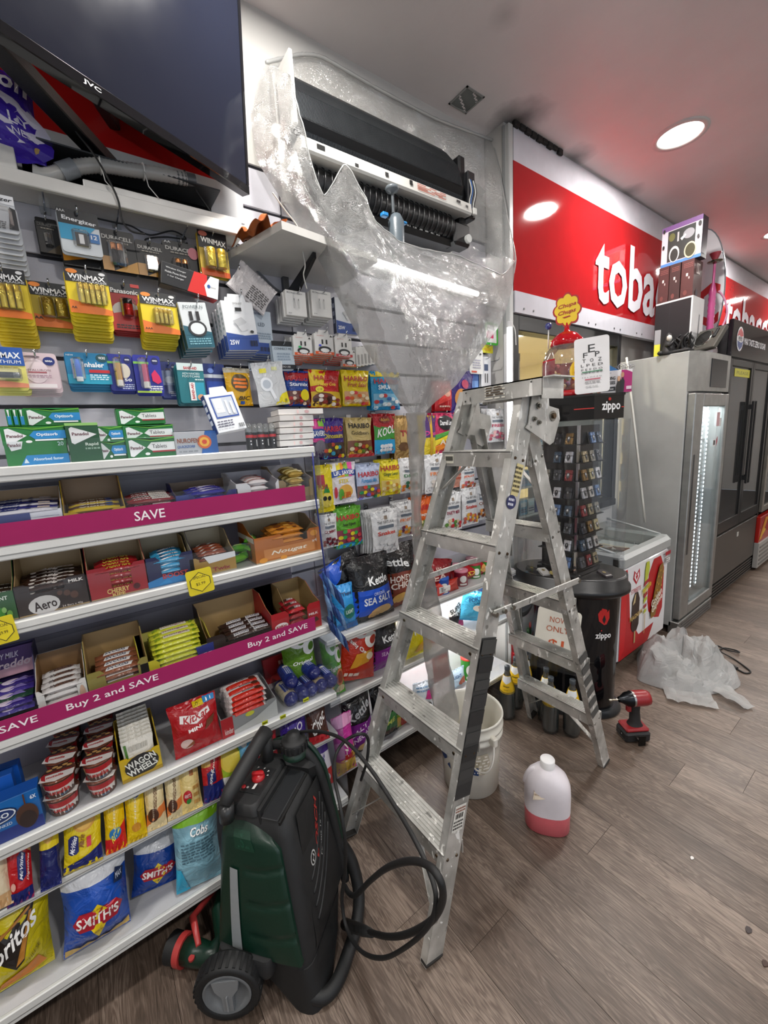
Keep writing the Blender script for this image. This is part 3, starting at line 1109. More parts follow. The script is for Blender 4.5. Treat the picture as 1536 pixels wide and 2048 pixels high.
card('inhaler_pack', 'turquoise pack with a clear blue nasal stick in a blister', 'medicine', (134, 706, 221, 768), .38, '#1c86b8', "r 0 .0 1 .3 #27a3c4;e .84 .85 .14 .13 #0d4a52;b .84 .85 .16 .08 0 #eee VICKS;b .62 .62 .5 .16 0 #f4f6f6 Inhaler;r .5 .36 .98 .46 #c2242c;x .5 .12 .95 .32 #d8eef4 3;t .12 .9 .16 .05 0 #e8f4f4 NEW", behind=3, drop=.007, blister=(.12, .08, .4, .82, .022), parts=(('inhaler_stick', lambda q, w_, h_: (q.lathe([(.004, 0), (.007, .004), (.007, h_ * .45), (.004, h_ * .62)], mat('#3a6fd0', 'plastic'), 14, Matrix.Translation((.011, -.24 * w_, -.36 * h_))), q.lathe([(.008, 0), (.008, h_ * .14)], mat('#e8ecf0', 'plastic'), 14, Matrix.Translation((.011, -.24 * w_, -.44 * h_))))),))
NV = "e .8 .86 .13 .09 #16205c;b .8 .86 .18 .04 0 #fff NIVEA;x .45 .04 .95 .2 #c9cfe8 3"
stick = lambda c1, txt: (('balm_stick', lambda q, w_, h_: (q.lathe([(.0085, 0), (.0085, h_ * .46)], mat(c1, 'plastic'), 16, Matrix.Translation((.012, -.12 * w_, -.22 * h_))), q.lathe([(.0092, 0), (.0092, h_ * .16)], mat('#efe9e0', 'plastic'), 16, Matrix.Translation((.012, -.12 * w_, -.38 * h_))))),)
card('lip_balm_card', 'blue lip balm card with a golden stick', 'lip balm', (218, 709, 268, 782), .38, '#1d2a8e', NV + ";e .62 .55 .24 .2 #d8cfc0;r 0 .74 .5 .8 #6aa84a;b .72 .3 .3 .08 0 #f0f0f8 50", behind=2, blister=(.2, .08, .55, .9, .022), parts=stick('#c8973c', ''))
card('lip_balm_card', 'blue lip balm card with a pink stick and a pink drop', 'lip balm', (270, 711, 324, 786), .39, '#232c9c', NV + ";p #d8245c .6 .5 .75 .62 .9 .46 .95 .3 .8 .24 .62 .32;r 0 .76 .55 .82 #7fc24a;r 0 0 .9 .05 #b9d84a;x .5 .08 .95 .2 #eee 2", behind=2, blister=(.15, .1, .5, .92, .022), parts=stick('#d04a74', ''))
card('lip_balm_card', 'dull blue and grey lip balm card half behind the pink one', 'lip balm', (322, 724, 357, 796), .34, '#3a468e', NV + ";r 0 .35 1 .75 #9aa6c8;e .5 .5 .3 .1 #dfe4ee", behind=1, blister=(.2, .1, .7, .8, .018))
carton('charger_box', 'long black, red and white charger box hung on its side', 'box', (326, 541, 437, 583), .40, .055, '#1a1a1c', "p #d92a24 .45 0 .8 0 .78 1 .55 1;p #f4f4f4 .8 0 1 0 1 1 .84 1 .74 .5;e .82 .5 .03 .09 #2a5aa0;t .9 .5 .1 .08 0 #666 Guest;t .24 .78 .34 .09 0 #e8e8e8 Wireless Charger;t .24 .6 .36 .09 0 #e8e8e8 Mobile Phone Holder;t .24 .42 .28 .09 0 #e8e8e8 + Car Charger", bottom="r 0 0 .62 1 #59514f;r .62 0 1 1 #b01c20;r .2 .3 .7 .7 #2b2624;c .7 .2 .9 .7", tilt=-6, roll=-9)
hook(at(400, 560, 0, .36), 'long black, red and white charger box')
carton('cable_box', 'white and teal cable box with two black plugs, on a stack', 'box', (366, 606, 421, 695), .41, .024, '#dfe5e6', "r 0 0 1 .28 #1c5a6a;p #1c5a6a 0 .28 1 .28 1 .34 0 .5;t .5 .9 .7 .07 0 #4a5a60 POWER.N;r .3 .6 .42 .8 #1a1b1c;r .55 .6 .67 .8 #1a1b1c;e .5 .42 .34 .18 #26282a;e .5 .42 .26 .13 #dfe5e6;x .1 .06 .9 .22 #7fb4c0 3", left="r 0 0 1 .4 #1b4a50;x .1 .45 .9 .9 #99a6a8 4", roll=6, behind=4)
hook(at(394, 603, 0, .41), 'white and teal cable box')
CH = "r 0 0 1 .25 #2a4a94;p #2a4a94 0 .25 1 .25 1 .33 .6 .3 0 .36;b .22 .16 .3 .1 0 #e8ecf4 25W;t .5 .95 .3 .04 0 #666 SMART;r .4 .8 .6 .87 #1c1c1e;p #c4c6c8 .28 .6 .55 .68 .7 .58 .44 .46;p #d4d6d8 .4 .48 .62 .54 .7 .42 .5 .38;c .7 .08 .95 .2;e .82 .38 .06 .03 #333"
carton('charger_box', 'tall white and blue plug charger box with a white hang tab', 'box', (450, 604, 513, 700), .42, .022, '#eef0f2', CH, left="r 0 0 1 .3 #2a4a94;x .2 .4 .8 .9 #9aa 5", tab=.022, roll=4, behind=4)
hook(at(479, 592, 0, .42), 'tall white and blue plug charger box')
carton('charger_box', 'grey and blue box with a bar code half behind the tall charger box', 'box', (503, 622, 545, 708), .36, .022, '#c3ced8', "r 0 0 1 .26 #2a4a94;t .5 .68 .3 .08 0 #3a4a5a LED;c .3 .06 .8 .16;t .3 .92 .5 .05 0 #557 POWER;x .1 .34 .9 .5 #8a9aa8 3", behind=3)
b_ = bag('clear_pouch', 'empty clear plastic pouch with a block of fine print hanging askew', 'pouch', (462, 545, 548, 610), .38, '#c9c4c4', "x .45 .1 .95 .6 #55514f 7", d=.012, roll=-36, kind='foil')
hook(at(475, 545, 0, .36), 'empty clear plastic pouch hanging askew')
WB = "t .2 .9 .3 .05 0 #777 o;x .3 .86 .8 .93 #b0b0b0 1;r .34 .3 .42 .6 #c8c8c6;r .56 .3 .64 .6 #c8c8c6;r .36 .6 .4 .68 #888;r .58 .6 .62 .68 #888;x .06 .06 .2 .12 #aaa 1"
carton('cable_box', 'left small plain white cable box of two under the corner shelf', 'box', (573, 582, 613, 632), .40, .02, '#e6e5e2', WB, behind=4, gap=.02)
hook(at(595, 586, 0, .40), 'left plain white cable box')
carton('cable_box', 'right small plain white cable box of two under the corner shelf', 'box', (624, 582, 663, 634), .40, .02, '#e9e8e5', WB, behind=4, gap=.02)
hook(at(646, 586, 0, .40), 'right plain white cable box')
carton('charger_box', 'white and blue charger box partly behind the plastic sheet', 'box', (672, 598, 716, 668), .37, .024, '#e4e8ee', CH, left="r 0 0 1 1 #39405a;r .2 .72 .8 .84 #9aa2b8;r .2 .5 .8 .62 #9aa2b8;r .2 .28 .8 .4 #9aa2b8", tab=.016)
hook(at(690, 594, 0, .37), 'white and blue charger box partly behind the plastic sheet')
SB = "r 0 0 1 .14 #d8571f;b .5 .07 .7 .06 0 #fff CABLE;r .36 .5 .44 .72 #222;r .58 .5 .66 .72 #222;e .5 .24 .34 .16 #26282a;e .5 .2 .24 .1 #e6e6e4;t .3 .9 .36 .05 0 #c0392b borofone;p #333 .78 .85 .94 .85 .86 .95"
for i, (r, e) in enumerate((((588, 672, 624, 711), ';e .3 .42 .09 .05 #2fbf6a'), ((630, 668, 667, 709), ';e .25 .42 .07 .05 #3a4ad0'), ((671, 675, 704, 714), ''))):
    carton('cable_box', ('white and orange cable box with a green dot', 'white and orange cable box, middle of three', 'white and red cable box, right of three')[i], 'box', r, .40, .02, '#e8e7e4', SB.replace('#d8571f', '#c23a3a') if i == 2 else SB + e, tab=.014, behind=5, gap=.022)
    hook(at((r[0] + r[2]) / 2, r[1] - 3, 0, .40), ('green-dotted cable box', 'middle white and orange cable box', 'white and red cable box')[i])
carton('cable_box', 'small white and orange box below the three cable boxes', 'box', (685, 700, 711, 733), .36, .02, '#e8e7e4', SB)
for i in range(6):
    carton('cable_box', 'slim white cable box in a row seen edge on beside the plastic sheet', 'box', (712 + i * 7, 694 - i, 722 + i * 7, 733 - i), .36 - .012 * i, .05, '#d9d9d6', "r .3 .1 .7 .6 #9a9a98", yaw=12, group='slim white cable boxes in a row')
card('cable_card', 'pale blue cable card with a black band at top and bottom', 'cable pack', (546, 683, 588, 738), .38, '#c6d4de', "r 0 .82 1 1 #1b1d20;r 0 0 1 .16 #14161c;t .5 .73 .8 .08 0 #2a3a4a CONNECT ME;x .2 .3 .8 .6 #9ab 3;t .5 .08 .5 .06 0 #e8e8e8 MICRO USB", d=.012, behind=1, roll=2)
card('plaster_pack', 'teal foot plaster pack with a white label, front of its stack', 'plasters', (358, 727, 410, 806), .42, '#1d7680', "r 0 .82 1 1 #cfe0de;b .5 .88 .5 .07 0 #c0272d BAND-AID;t .5 .74 .66 .05 0 #e4f0ee ADVANCED;t .5 .67 .66 .05 0 #e4f0ee FOOTCARE;r .38 .06 .6 .52 #f0f0ee;b .49 .3 .4 .1 90 #c0272d BAND-AID;r .6 .06 .95 .52 #2a9ab4;e .78 .14 .14 .08 #d8a07a;x .62 .56 .95 .62 #d0e6e4 1", d=.014, behind=3, gap=.018, drop=.002)
card('razor_blue_pack', 'dark blue razor pack beside the teal plaster pack', 'razors', (408, 728, 452, 798), .35, '#16327e', "r 0 .6 1 .7 #c9cfd8;e .35 .8 .14 .07 #6a86c8;r .1 .1 .9 .5 #2247a4", d=.012, behind=1)
bag('razor_bag', 'yellow bag of orange razors with an oval window', 'razors', (449, 737, 504, 812), .37, '#e8b21c', "e .55 .6 .36 .24 #5a4a2a;r .3 .66 .8 .72 #e87a22;r .26 .56 .84 .62 #e87a22;r .3 .46 .78 .52 #e87a22;i .66 .2 .5 .1 0 #1d1a18 BIC;r .5 .04 .66 .12 #2a5aa8", d=.035, bands=((.9, '#cfc8b4'),))
hook(at(478, 738, 0, .37), 'yellow bag of orange razors')
bag('cable_pouch', 'white and yellow zip pouch holding a coiled white cable', 'cable pack', (508, 725, 574, 812), .41, '#d5d8da', "p #e0d21c .5 0 1 0 1 .3 .8 .26;r .2 .76 .42 .86 #e3d838;r .6 .8 .78 .88 #d6d9a0;e .32 .5 .2 .16 #eef2f6;e .32 .5 .13 .1 #b9c2cc;p #eef2f6 .36 .4 .5 .12 .6 .14 .44 .44;r .52 .08 .64 .16 #c8ccd0;e .88 .1 .05 .04 #8a8420", d=.02, roll=7)
hook(at(532, 722, 0, .41), 'white and yellow zip pouch')
o = carton('accessory_box', 'white and blue phone accessory box with a window, leaning at the shelf edge', 'box', (420, 784, 484, 864), .575, .026, '#e9edf2', "r .12 .36 .9 .92 #3d5aa6;r .16 .4 .86 .88 #c3cbd6;r .2 .5 .48 .86 #f4f5f7;r .26 .6 .4 .8 #e0e3e8;r .56 .44 .64 .8 #e8ebf0;r .72 .44 .8 .76 #e8ebf0;x .08 .12 .6 .3 #667 3;c .74 .06 .94 .16", left="r 0 0 1 1 #27407e;r .2 .78 .8 .9 #e4e8f0;r .2 .6 .8 .72 #e4e8f0;r .2 .42 .8 .54 #e4e8f0;r .2 .24 .8 .36 #e4e8f0", tab=.02, roll=9, tilt=14, yaw=8)

# sweets bags
HB = 'b .5 .80 .86 .12 0 '
def sweet(label, r, col, spec, X=.335, d=.03, behind=2, **k):
    o = bag('sweets_bag', label, 'sweets', r, X, col, spec, d=d, behind=behind, **k)
    hook(V((X, o.location.y, rectp(r, X)[0].z + rectp(r, X)[2] / 2 - .006)), label)
    return o
blobs = lambda cs, y0=.06, y1=.36: ''.join(';e %.2f %.2f .085 .05 %s' % (.13 + .145 * (i % 6), y0 + (y1 - y0) * ((i * 7) % 5) / 4, c) for i, c in enumerate((cs * 12)[:12]))
sweet('blue and red sweets bag with a yellow round badge, first of the top bag row', (570, 742, 620, 812), '#1f4aa0', "r 0 .04 1 .42 #7a4a44;p #b01f28 0 .72 1 .8 1 .95 0 .95" + blobs(['#c9302a', '#e8d0b8', '#6a2a1a']) + ";b .48 .76 .9 .13 0 #c2202a HARIBO;b .5 .6 .8 .11 0 #e8ecf4 Starmix;e .72 .3 .2 .16 #e6d21c")
sweet('yellow and red sweets bag with a gold name, second of the top bag row', (618, 741, 682, 815), '#c8252a', "p #e8c81a 0 1 .55 1 .4 .6 0 .56;r 0 .0 1 .42 #d9b21c;e .4 .22 .38 .17 #6a3a2c" + blobs(['#3c1d14', '#f0e6da', '#8a2a1c'], .08, .3) + ";b .52 .78 .8 .13 0 #b81f2a HARIBO;i .5 .6 .6 .11 0 #f0cf3a Happy Cola;e .24 .47 .13 .08 #efe02a;t .24 .47 .14 .05 0 #333 £1.25")
sweet('lemon yellow sweets bag with red name, third of the top bag row', (682, 741, 740, 812), '#efd51c', "r .04 .06 .96 .4 #d9a878" + blobs(['#e8d8b0', '#e0662a', '#d8404a', '#f2e4c4']) + ";b .48 .75 .86 .14 0 #b3202a HARIBO;i .5 .58 .74 .12 0 #a8232c Fruit Salad", back='#e0c21c')
sweet('sky blue sweets bag with a yellow top, fourth of the top bag row', (740, 744, 800, 820), '#2f9fd4', "r 0 .86 1 1 #e6d01e;r .04 .08 .96 .42 #7ab8d8" + blobs(['#d8ecf4', '#2a6ab0', '#c83a3a', '#eee']) + ";b .5 .74 .88 .14 0 #c0222c HARIBO;b .5 .58 .66 .12 0 #e8f4fa SMURFS")
sweet('small pink and white sweets bag behind the shelf end, middle bag row', (622, 838, 652, 915), '#e34a9a', "p #8ac83c .5 .8 1 .8 1 1 .5 1;r 0 .5 1 .74 #2d4a9c;b .5 .62 .9 .14 0 #fff SAVERS;r 0 0 1 .4 #4a3a5a;e .5 .25 .4 .2 #7a7480", behind=1)
sweet('purple sweets bag with a red name and blue shapes, middle bag row', (640, 837, 690, 918), '#3a2580', "r 0 .04 1 .4 #4c3a34;b .5 .74 .9 .14 0 #c0222c HARIBO;b .5 .57 .84 .12 0 #d8c63a Dinosaurs" + blobs(['#3aa0c0', '#e2d22a', '#c84a2a', '#4a2a1a']))
sweet('gold sweets bag with a black name, middle bag row', (692, 836, 746, 914), '#d6bf7c', "r 0 .1 1 .42 #7c4a34;b .5 .8 .84 .13 0 #1b1a1c HARIBO;t .5 .62 .7 .1 0 #2a2420 Goldbears" + blobs(['#c8a02a', '#b83a2a', '#e2d6b0', '#6a8a2a'], .1, .32) + ";r 0 0 1 .08 #b02a2c")
sweet('red, green and blue mints bag with white bubbles, middle bag row', (746, 828, 792, 908), '#b3232c', "p #3f9a3a 0 .34 1 .34 1 .62 0 .72;r 0 0 1 .36 #2aa0d6;e .5 .86 .26 .09 #7c1c1c;t .5 .86 .4 .08 0 #e8c44a Allen's;i .5 .57 .84 .2 8 #f4f6f4 KOOL" + ''.join(';e %.2f %.2f .09 .05 #f0f4f8' % (.3 + .13 * (i % 4), .1 + .1 * (i // 4)) for i in range(8)))
sweet('metallic gold sweets bag beside the plastic tube', (786, 832, 822, 920), '#b3925a', "r .3 .4 1 .62 #c9a868;b .6 .6 .6 .14 0 #a0202a TV;e .5 .3 .3 .1 #6a4a2a", kind='foilm')
sweet('yellow and purple sweets bag right of the plastic tube', (846, 832, 872, 918), '#d9c22a', "r 0 .5 1 1 #4a2a6a;b .5 .6 .9 .1 0 #d83a8a Dino;r .4 0 .6 1 #c9a02a")
sweet('rainbow liquorice bag with a black label, behind the ladder', (866, 826, 912, 908), '#c02a5a', "p #e2821c 0 0 1 .3 1 .45 0 .2;p #e8d02a 0 .2 1 .45 1 .55 0 .35;p #4a9a3a 0 .35 1 .55 1 .62 0 .48;e .5 .76 .36 .18 #17171a;i .5 .76 .56 .12 0 #eee Darrell Lea;b .5 .3 .6 .12 0 #efe6d0 ARE")
sweet('bright red pouch half behind the plastic sheet', (868, 762, 906, 822), '#b81c22', "p #d83a34 .1 .2 .9 .4 .8 .9 .3 .8;e .6 .6 .2 .14 #d8a08a;x .2 .1 .8 .2 #e8c0b0 1", behind=1)
sweet('deep purple chocolate pouch beside the ladder top', (898, 742, 948, 832), '#33206e', "e .4 .4 .26 .2 #c88a4a;e .6 .7 .16 .1 #b03a5a;p #4a3a9a .1 .1 .5 .1 .3 .3", behind=1)
sweet('yellow pineapple lollies bag behind the blue strip', (632, 930, 668, 1025), '#e2cf1e', "e .5 .26 .34 .16 #dccb58;p #2a8a3c .3 .42 .5 .62 .7 .42;e .36 .3 .12 .05 #1a1a1c;e .64 .3 .12 .05 #1a1a1c;r 0 .6 .4 .8 #b02a3a;b .3 .55 .5 .1 0 #b02a3a POPS", behind=1)
sweet('striped sweets bag with a blue curved name, third bag row', (661, 925, 713, 1007), '#ece8ee', "r 0 .66 .2 1 #f0f0f0;r .2 .66 .36 1 #e8d82a;r .36 .66 .5 1 #f0962a;r .5 .66 .66 1 #8ac83c;r .66 .66 .84 1 #e34a9a;p #24479c 0 .66 .5 .72 1 .66 1 .8 .5 .86 0 .8;b .5 .76 .84 .1 0 #fff LIFE SAVERS;b .44 .56 .4 .1 0 #d8c41a STIX;e .5 .3 .3 .17 #d8a84a;r .3 .14 .7 .28 #c86a2a;e .3 .24 .1 .14 #5aa83a;e .1 .3 .06 .14 #c02a3a")
sweet('pale blue sweets bag with red name, third bag row', (711, 928, 762, 998), '#b9c6e2', "r 0 .06 1 .4 #7c5a54;b .5 .72 .88 .14 0 #b8202c HARIBO;i .5 .54 .7 .12 0 #3a8ac0 Funtastic Mix" + blobs(['#6a5ac0', '#e2d22a', '#2a8a5a', '#d84a3a']))
sweet('yellow sweets bag with green base, third bag row', (757, 920, 803, 990), '#e6d626', "r .04 .12 .96 .44 #d8c06a;b .5 .78 .9 .15 0 #a82a2a HARIBO;i .5 .6 .7 .12 0 #3a5a2a Ginger Lemon" + blobs(['#e8d8a0', '#c88a2a', '#e8e04a']))
NAT = "r .44 .8 .56 .88 #8a7a6a;t .5 .74 .66 .06 0 #3a3c40 THE NATURAL;r .2 .6 .8 .67 #5a6470"
def natural(label, r, word, wc, cs, X=.34, **k):
    return sweet(label, r, '#dedfe0', NAT + ";b .5 .5 .7 .09 0 %s %s" % (wc, word) + blobs(cs, .1, .3), X=X, **k)
natural('white sweets bag with green word behind the plastic tube', (797, 915, 842, 985), 'DINO', '#2a6a3a', ['#d87a2a', '#2a6a4a'])
natural('white sweets bag with orange word left of the ladder stile', (848, 908, 896, 985), 'FRUIT', '#d87a3a', ['#dedfe0', '#d8d0c8'], behind=3)
natural('white and peach sweets bag with orange figures between the ladder stiles', (918, 925, 952, 980), 'JELLY', '#d8623a', ['#d8744a', '#c25a6a', '#8a4a2a'])
sweet('peach sweets bag behind the ladder stile', (900, 900, 924, 975), '#d89a86', "x .1 .2 .9 .5 #c0604a 3;b .5 .7 .8 .1 0 #b0403a GUMMY")
natural('white sweets bag with dark red word behind the blue strip', (640, 1028, 676, 1096), 'GUMMY', '#7a2030', ['#8a2a3a', '#5a1a2a'])
sweet('green sweets bag with red and blue base, bottom bag row', (668, 1014, 725, 1094), '#5aa02c', "r 0 0 1 .12 #2a9ac8;r 0 .12 1 .46 #8a3a4c;b .5 .76 .86 .13 0 #b8202c HARIBO;b .5 .58 .5 .1 0 #2a2420 Sour S'ghetti" + blobs(['#d8c42a', '#3aa84a', '#c8424a'], .14, .42))
natural('white sweets bag with a red snake, front of a thick stack', (742, 1020, 798, 1108), 'Snakes', '#c0392b', ['#dedfe0'], X=.40, behind=5, gap=.02)
natural('white sweets bag with mixed fruit, right of the snake bag', (790, 1003, 830, 1074), 'FRUITY', '#d87a3a', ['#d8a83a', '#6a2a4a', '#e0882a'], X=.36)
sweet('orange sweets bag behind the plastic tube and ladder', (826, 995, 866, 1068), '#e0641c', "b .5 .74 .9 .14 0 #c0222c HARIBO;b .5 .55 .8 .1 0 #f4e8d8 Happy;r 0 .04 1 .36 #7a8a3a" + blobs(['#c83a2a', '#e8d8a0', '#5a8a2a']))
natural('white sweets bag with maroon word between the ladder stiles', (884, 986, 924, 1062), 'PARTY MIX', '#8a2440', ['#5a8a3a', '#d8c4a0', '#c0303a'], X=.37)
natural('white sweets bag with red word behind the rear ladder stile', (922, 975, 957, 1050), 'Snakes', '#c0392b', ['#c05a4a', '#e0a83a'], X=.35, behind=4)
natural('white sweets bag with brown base, last of its row before the return wall', (950, 970, 978, 1040), 'COLA', '#8a4a2a', ['#6a3420', '#d8904a'], X=.33, behind=3)
natural('white sweets bag with pink fruit hanging alone high beside the light tube', (973, 818, 1012, 884), 'FRESH', '#b0405a', ['#c05a6a', '#d8a0a0', '#8a3a5a'], X=.36)
card('cable_pack', 'green edged pink pack behind the plastic sheet, high by the return wall', 'cable pack', (972, 646, 996, 690), .33, '#4ab83a', "r .1 .1 .86 .9 #e8e8e4;r 0 .3 .6 .6 #d83a6a;e .7 .7 .12 .06 #222")
card('cable_pack', 'small yellow pack under the green edged pack', 'cable pack', (964, 690, 986, 706), .32, '#d8d02a', "r .2 .3 .8 .6 #c8a01c")
card('cable_pack', 'white cable card at the edge of the plastic sheet', 'cable pack', (940, 698, 966, 748), .34, '#dfe0dc', "e .8 .8 .08 .04 #222;x .2 .2 .8 .6 #99a 4;r .1 .05 .5 .12 #c84a2a")
card('cable_pack', 'tall white cable card with a picture of plugs near the light tube', 'cable pack', (963, 714, 982, 806), .33, '#e6e8ea', "r .3 .7 .7 .84 #3a4a6a;r .34 .44 .44 .64 #444;r .56 .44 .66 .64 #444;x .2 .08 .8 .3 #9ab 4", behind=2)
for i in range(3):
    card('cable_pack', 'blue cable card in a row of three beside the ladder top', 'cable pack', (938 + i * 9, 742, 948 + i * 9, 808), .33 - i * .01, '#2a62b0', "r .1 .5 .9 .7 #6a9ad8;x .2 .1 .8 .4 #9cc0e8 4", hookn=False, group='blue cable cards beside the ladder top')
# bare hooks
for p, nm in (((86, 392), 'first'), ((237, 425), 'second'), ((312, 425), 'third'), ((372, 460), 'fourth'), ((485, 490), 'fifth'), ((508, 565), 'sixth'), ((600, 520), 'seventh'), ((990, 722), 'last')):
    q = at(p[0], p[1], 0, .34)
    hook(q, '', .03)['label'] = 'bare chrome peg hook, %s along the upper slats from the left' % nm
# ================================================================== shelving
XF = .60       # front plane of the first shelving run
XG = .48       # front plane of the second run, which is shallower
Y0, YE = -1.2, .655
grey = mat('#a9a7b4', 'paint'); rail_m = mat('#dcdcd8', 'paint'); acr = clear('acrylic', '#fdfefe', .008, .02)
dirtyrail = mat('#cfcdc6', 'paint')


def zrail(pts, X):
    return sum(at(x, y, 0, X).z for x, y in pts) / len(pts)


ZT = zrail(((0, 961.7), (626, 911)), XF) + .03
Z1 = zrail(((0, 1123), (641, 1015.6)), XF) + .03
Z2 = zrail(((0, 1278), (645, 1119)), XF) + .03
Z3 = zrail(((100, 1469), (647, 1274)), XF) + .03
Z4 = zrail(((200, 1622), (645, 1417)), XF) + .03
Z5 = zrail(((213, 1720), (373, 1664)), XF) + .02
ZB = zrail(((17, 2048), (458, 1773)), XF + .02) + .035
gon = empty('shelving_unit', 'white and grey metal shelving run nearest the camera with five shelves and a base', 'shelving', loc=(0, 0, 0))
b = MB(); b.box((WX + .001, Y0, .02), (WX + .018, YE, ZT + .02), grey); b.build('back_panel', gon)
for z in (Z1, Z2, Z3, Z4):
    b = MB(); b.box((WX + .018, Y0, z + .115), (WX + .026, YE, z + .13), mat('#8a8894', 'paint')); b.build('back_rib', gon)


def shelf(par, z, xf, y0, y1, th=.03, guard=.085, strip=None, depth0=None, name='shelf', gy=None):
    s = bpy.data.objects.new(name, None); COL.objects.link(s); s.parent = par
    x0 = depth0 or WX + .019
    b = MB(); b.box((x0, y0, z - .016), (xf - .012, y1, z), mat('#c9c9cc', 'paint')); b.build('board', s)
    b = MB()
    b.box((xf - .012, y0, z - th), (xf, y1, z + .002), rail_m, None, .003)
    b.box((xf - .001, y0, z - th * .62), (xf + .0012, y1, z - th * .52), mat('#8f8f8c', 'paint'))
    b.build('price_rail', s)
    if guard:
        b = MB(); b.box((xf - .004, y0, z + .003), (xf - .0015, gy or y1, z + guard), acr); b.build('front_guard', s)
    if strip:
        ya, yb, zh = strip
        b = MB(); b.box((xf - .0012, ya, z + .004), (xf + .0004, yb, z + zh), mat('#a0125a', 'matte')); b.build('promotion_strip', s)
    return s


sT = shelf(gon, ZT, XF, Y0, YE, .034, .06)
s1 = shelf(gon, Z1, XF, Y0, YE, .032, .085, (Y0, yat(612, XF, Z1), .058))
s2 = shelf(gon, Z2, XF, Y0, YE, .03, .085)
s3 = shelf(gon, Z3, XF, Y0, YE, .03, .085, (Y0, yat(632, XF, Z3), .055))
s4 = shelf(gon, Z4, XF, Y0, YE, .032, .09)
s5 = shelf(gon, Z5, XF - .02, Y0, YE, .02, 0)
sB = shelf(gon, ZB, XF + .02, Y0, YE, .035, .085)
b = MB(); b.box((WX + .02, Y0, 0), (WX + .10, YE, ZB - .03), mat('#1a1918', 'matte')); b.build('kick_plate', gon)


def strip_text(z, zh, px, txt, hh=.024):
    yc = yat(px, XF, z + zh / 2)
    vs, fs = letters(txt, .01)
    w_ = hh * {'SAVE': 2.9, 'Buy 2 and SAVE': 9.0}[txt]
    b = MB(); b.add([(XF + .001, yc - w_ / 2 + w_ * u, z + .004 + (zh - .004 - hh) / 2 + hh * v) for u, v in vs], fs, mat('#f0e6ea', 'ink'))
    return b


strip_text(Z1, .058, 300, 'SAVE', .026).build('lettering', s1)
strip_text(Z3, .055, 230, 'Buy 2 and SAVE').build('lettering', s3)
strip_text(Z3, .055, 558, 'Buy 2 and SAVE').build('lettering', s3)
strip_text(Z3, .055, -40, 'Buy 2 and SAVE').build('lettering', s3)
# clear end panel
b = MB(); b.box((WX + .02, YE + .004, .02), (XF + .012, YE + .007, ZT - .03), clear('acrylic_end', '#f3f6fb', .05, .06)); b.build('end_panel', gon)
# clear dividers on the fourth shelf
for px in (330, 436, 568):
    y = yat(px, XF, Z4 + .05)
    b = MB(); b.box((WX + .03, y - .001, Z4 + .001), (XF - .006, y + .001, Z4 + .11), acr); b.build('divider', gon)

# second run
g2 = empty('shelving_unit', 'grey metal crisp shelving run behind the stepladder, below the sweets bags', 'shelving', loc=(0, 0, 0))
Y2, Y3 = .68, 1.94
ZA = zrail(((673, 1295), (980, 1169)), XG + .02) + .03
ZC = zrail(((664, 1431), (900, 1290)), XG) + .03
ZD = zrail(((678, 1555), (840, 1462)), XG) + .03
b = MB(); b.box((WX + .001, Y2, .02), (WX + .012, Y3, ZA + .10), mat('#b9b9bf', 'paint')); b.build('back_panel', g2)
b = MB(); b.box((WX + .0121, 1.18, ZC + .01), (WX + .014, Y3, ZA - .03), mat('#ececec', 'paint')); b.build('back_panel', g2)
b = MB(); b.box((WX + .0121, 1.0, ZD + .01), (WX + .014, Y3, ZC - .03), mat('#ececec', 'paint')); b.build('back_panel', g2)
for z, xf in ((ZA, XG + .02), (ZC, XG), (ZD, XG)):
    shelf(g2, z, xf, Y2, Y3, .028, .075, depth0=WX + .015)
b = MB(); b.box((WX + .012, Y2, 0), (WX + .05, Y3, ZD - .02), mat('#171615', 'matte')); b.build('kick_plate', g2)
for z, xf in ((ZA, XG - .1), (ZC, XG - .12)):
    b = MB(); b.box((xf - .02, 1.15, z - .032), (xf + .02, Y3 - .05, z - .018), mat('#ffffff', 'emit')); b.build('light_tube', g2)
    lamp('shelf_tube_light', 'AREA', (xf, 1.54, z - .036), 1.6, .04, (0, 0, 0), (1, 1, 1), 'RECTANGLE', .75)

# ------------------------------------------------------------------ top shelf: tablets
PAN = "p #e7e9ea .06 .86 .12 .9 .38 .5 .12 .06 .06 .1;b .2 .5 .24 .16 0 #5a1a28 Panadol;e .4 .18 .05 .07 #eef0ee"
OPT = PAN + ";p #1f86c6 .42 .5 .5 .74 1 .74 1 .3 .5 .3;b .7 .52 .34 .2 0 #eaf2f8 Optizorb;r .5 .2 .95 .28 #f0f4f4;p #5aa42c .0 1 .5 .86 1 1 1 .92 .5 .8"
TAB = PAN + ";p #e4e6e6 .4 .5 .5 .74 .98 .74 .98 .32 .5 .32;t .66 .54 .3 .2 0 #3a2a30 Tablets;r .5 .24 .98 .32 #a02a2a;p #5aa42c .0 1 .5 .86 1 1 1 .92 .5 .8"
G = '#1c7a34'
SIDE = "r .2 .1 .8 .6 #1f86c6;p #e7e9ea .3 .95 .7 .95 .55 .55 .45 .55"
carton('tablet_box', 'green tablet box with blue band lying lowest at the front of the top shelf', 'medicine', (14, 888, 140, 936), .575, .06, G, "p #1f86c6 .2 .0 .32 .42 1 .42 1 0;" + "p #dfe3e4 .05 1 .3 1 .26 .7 .1 .62;b .16 .86 .2 .14 0 #5a1a28 Panadol;b .66 .24 .5 .12 0 #d8ecf6 Absorbed faster;t .9 .85 .1 .16 0 #cfe4ee 20;p #d8e6ee .26 .1 .34 .1 .3 .3", base=ZT)
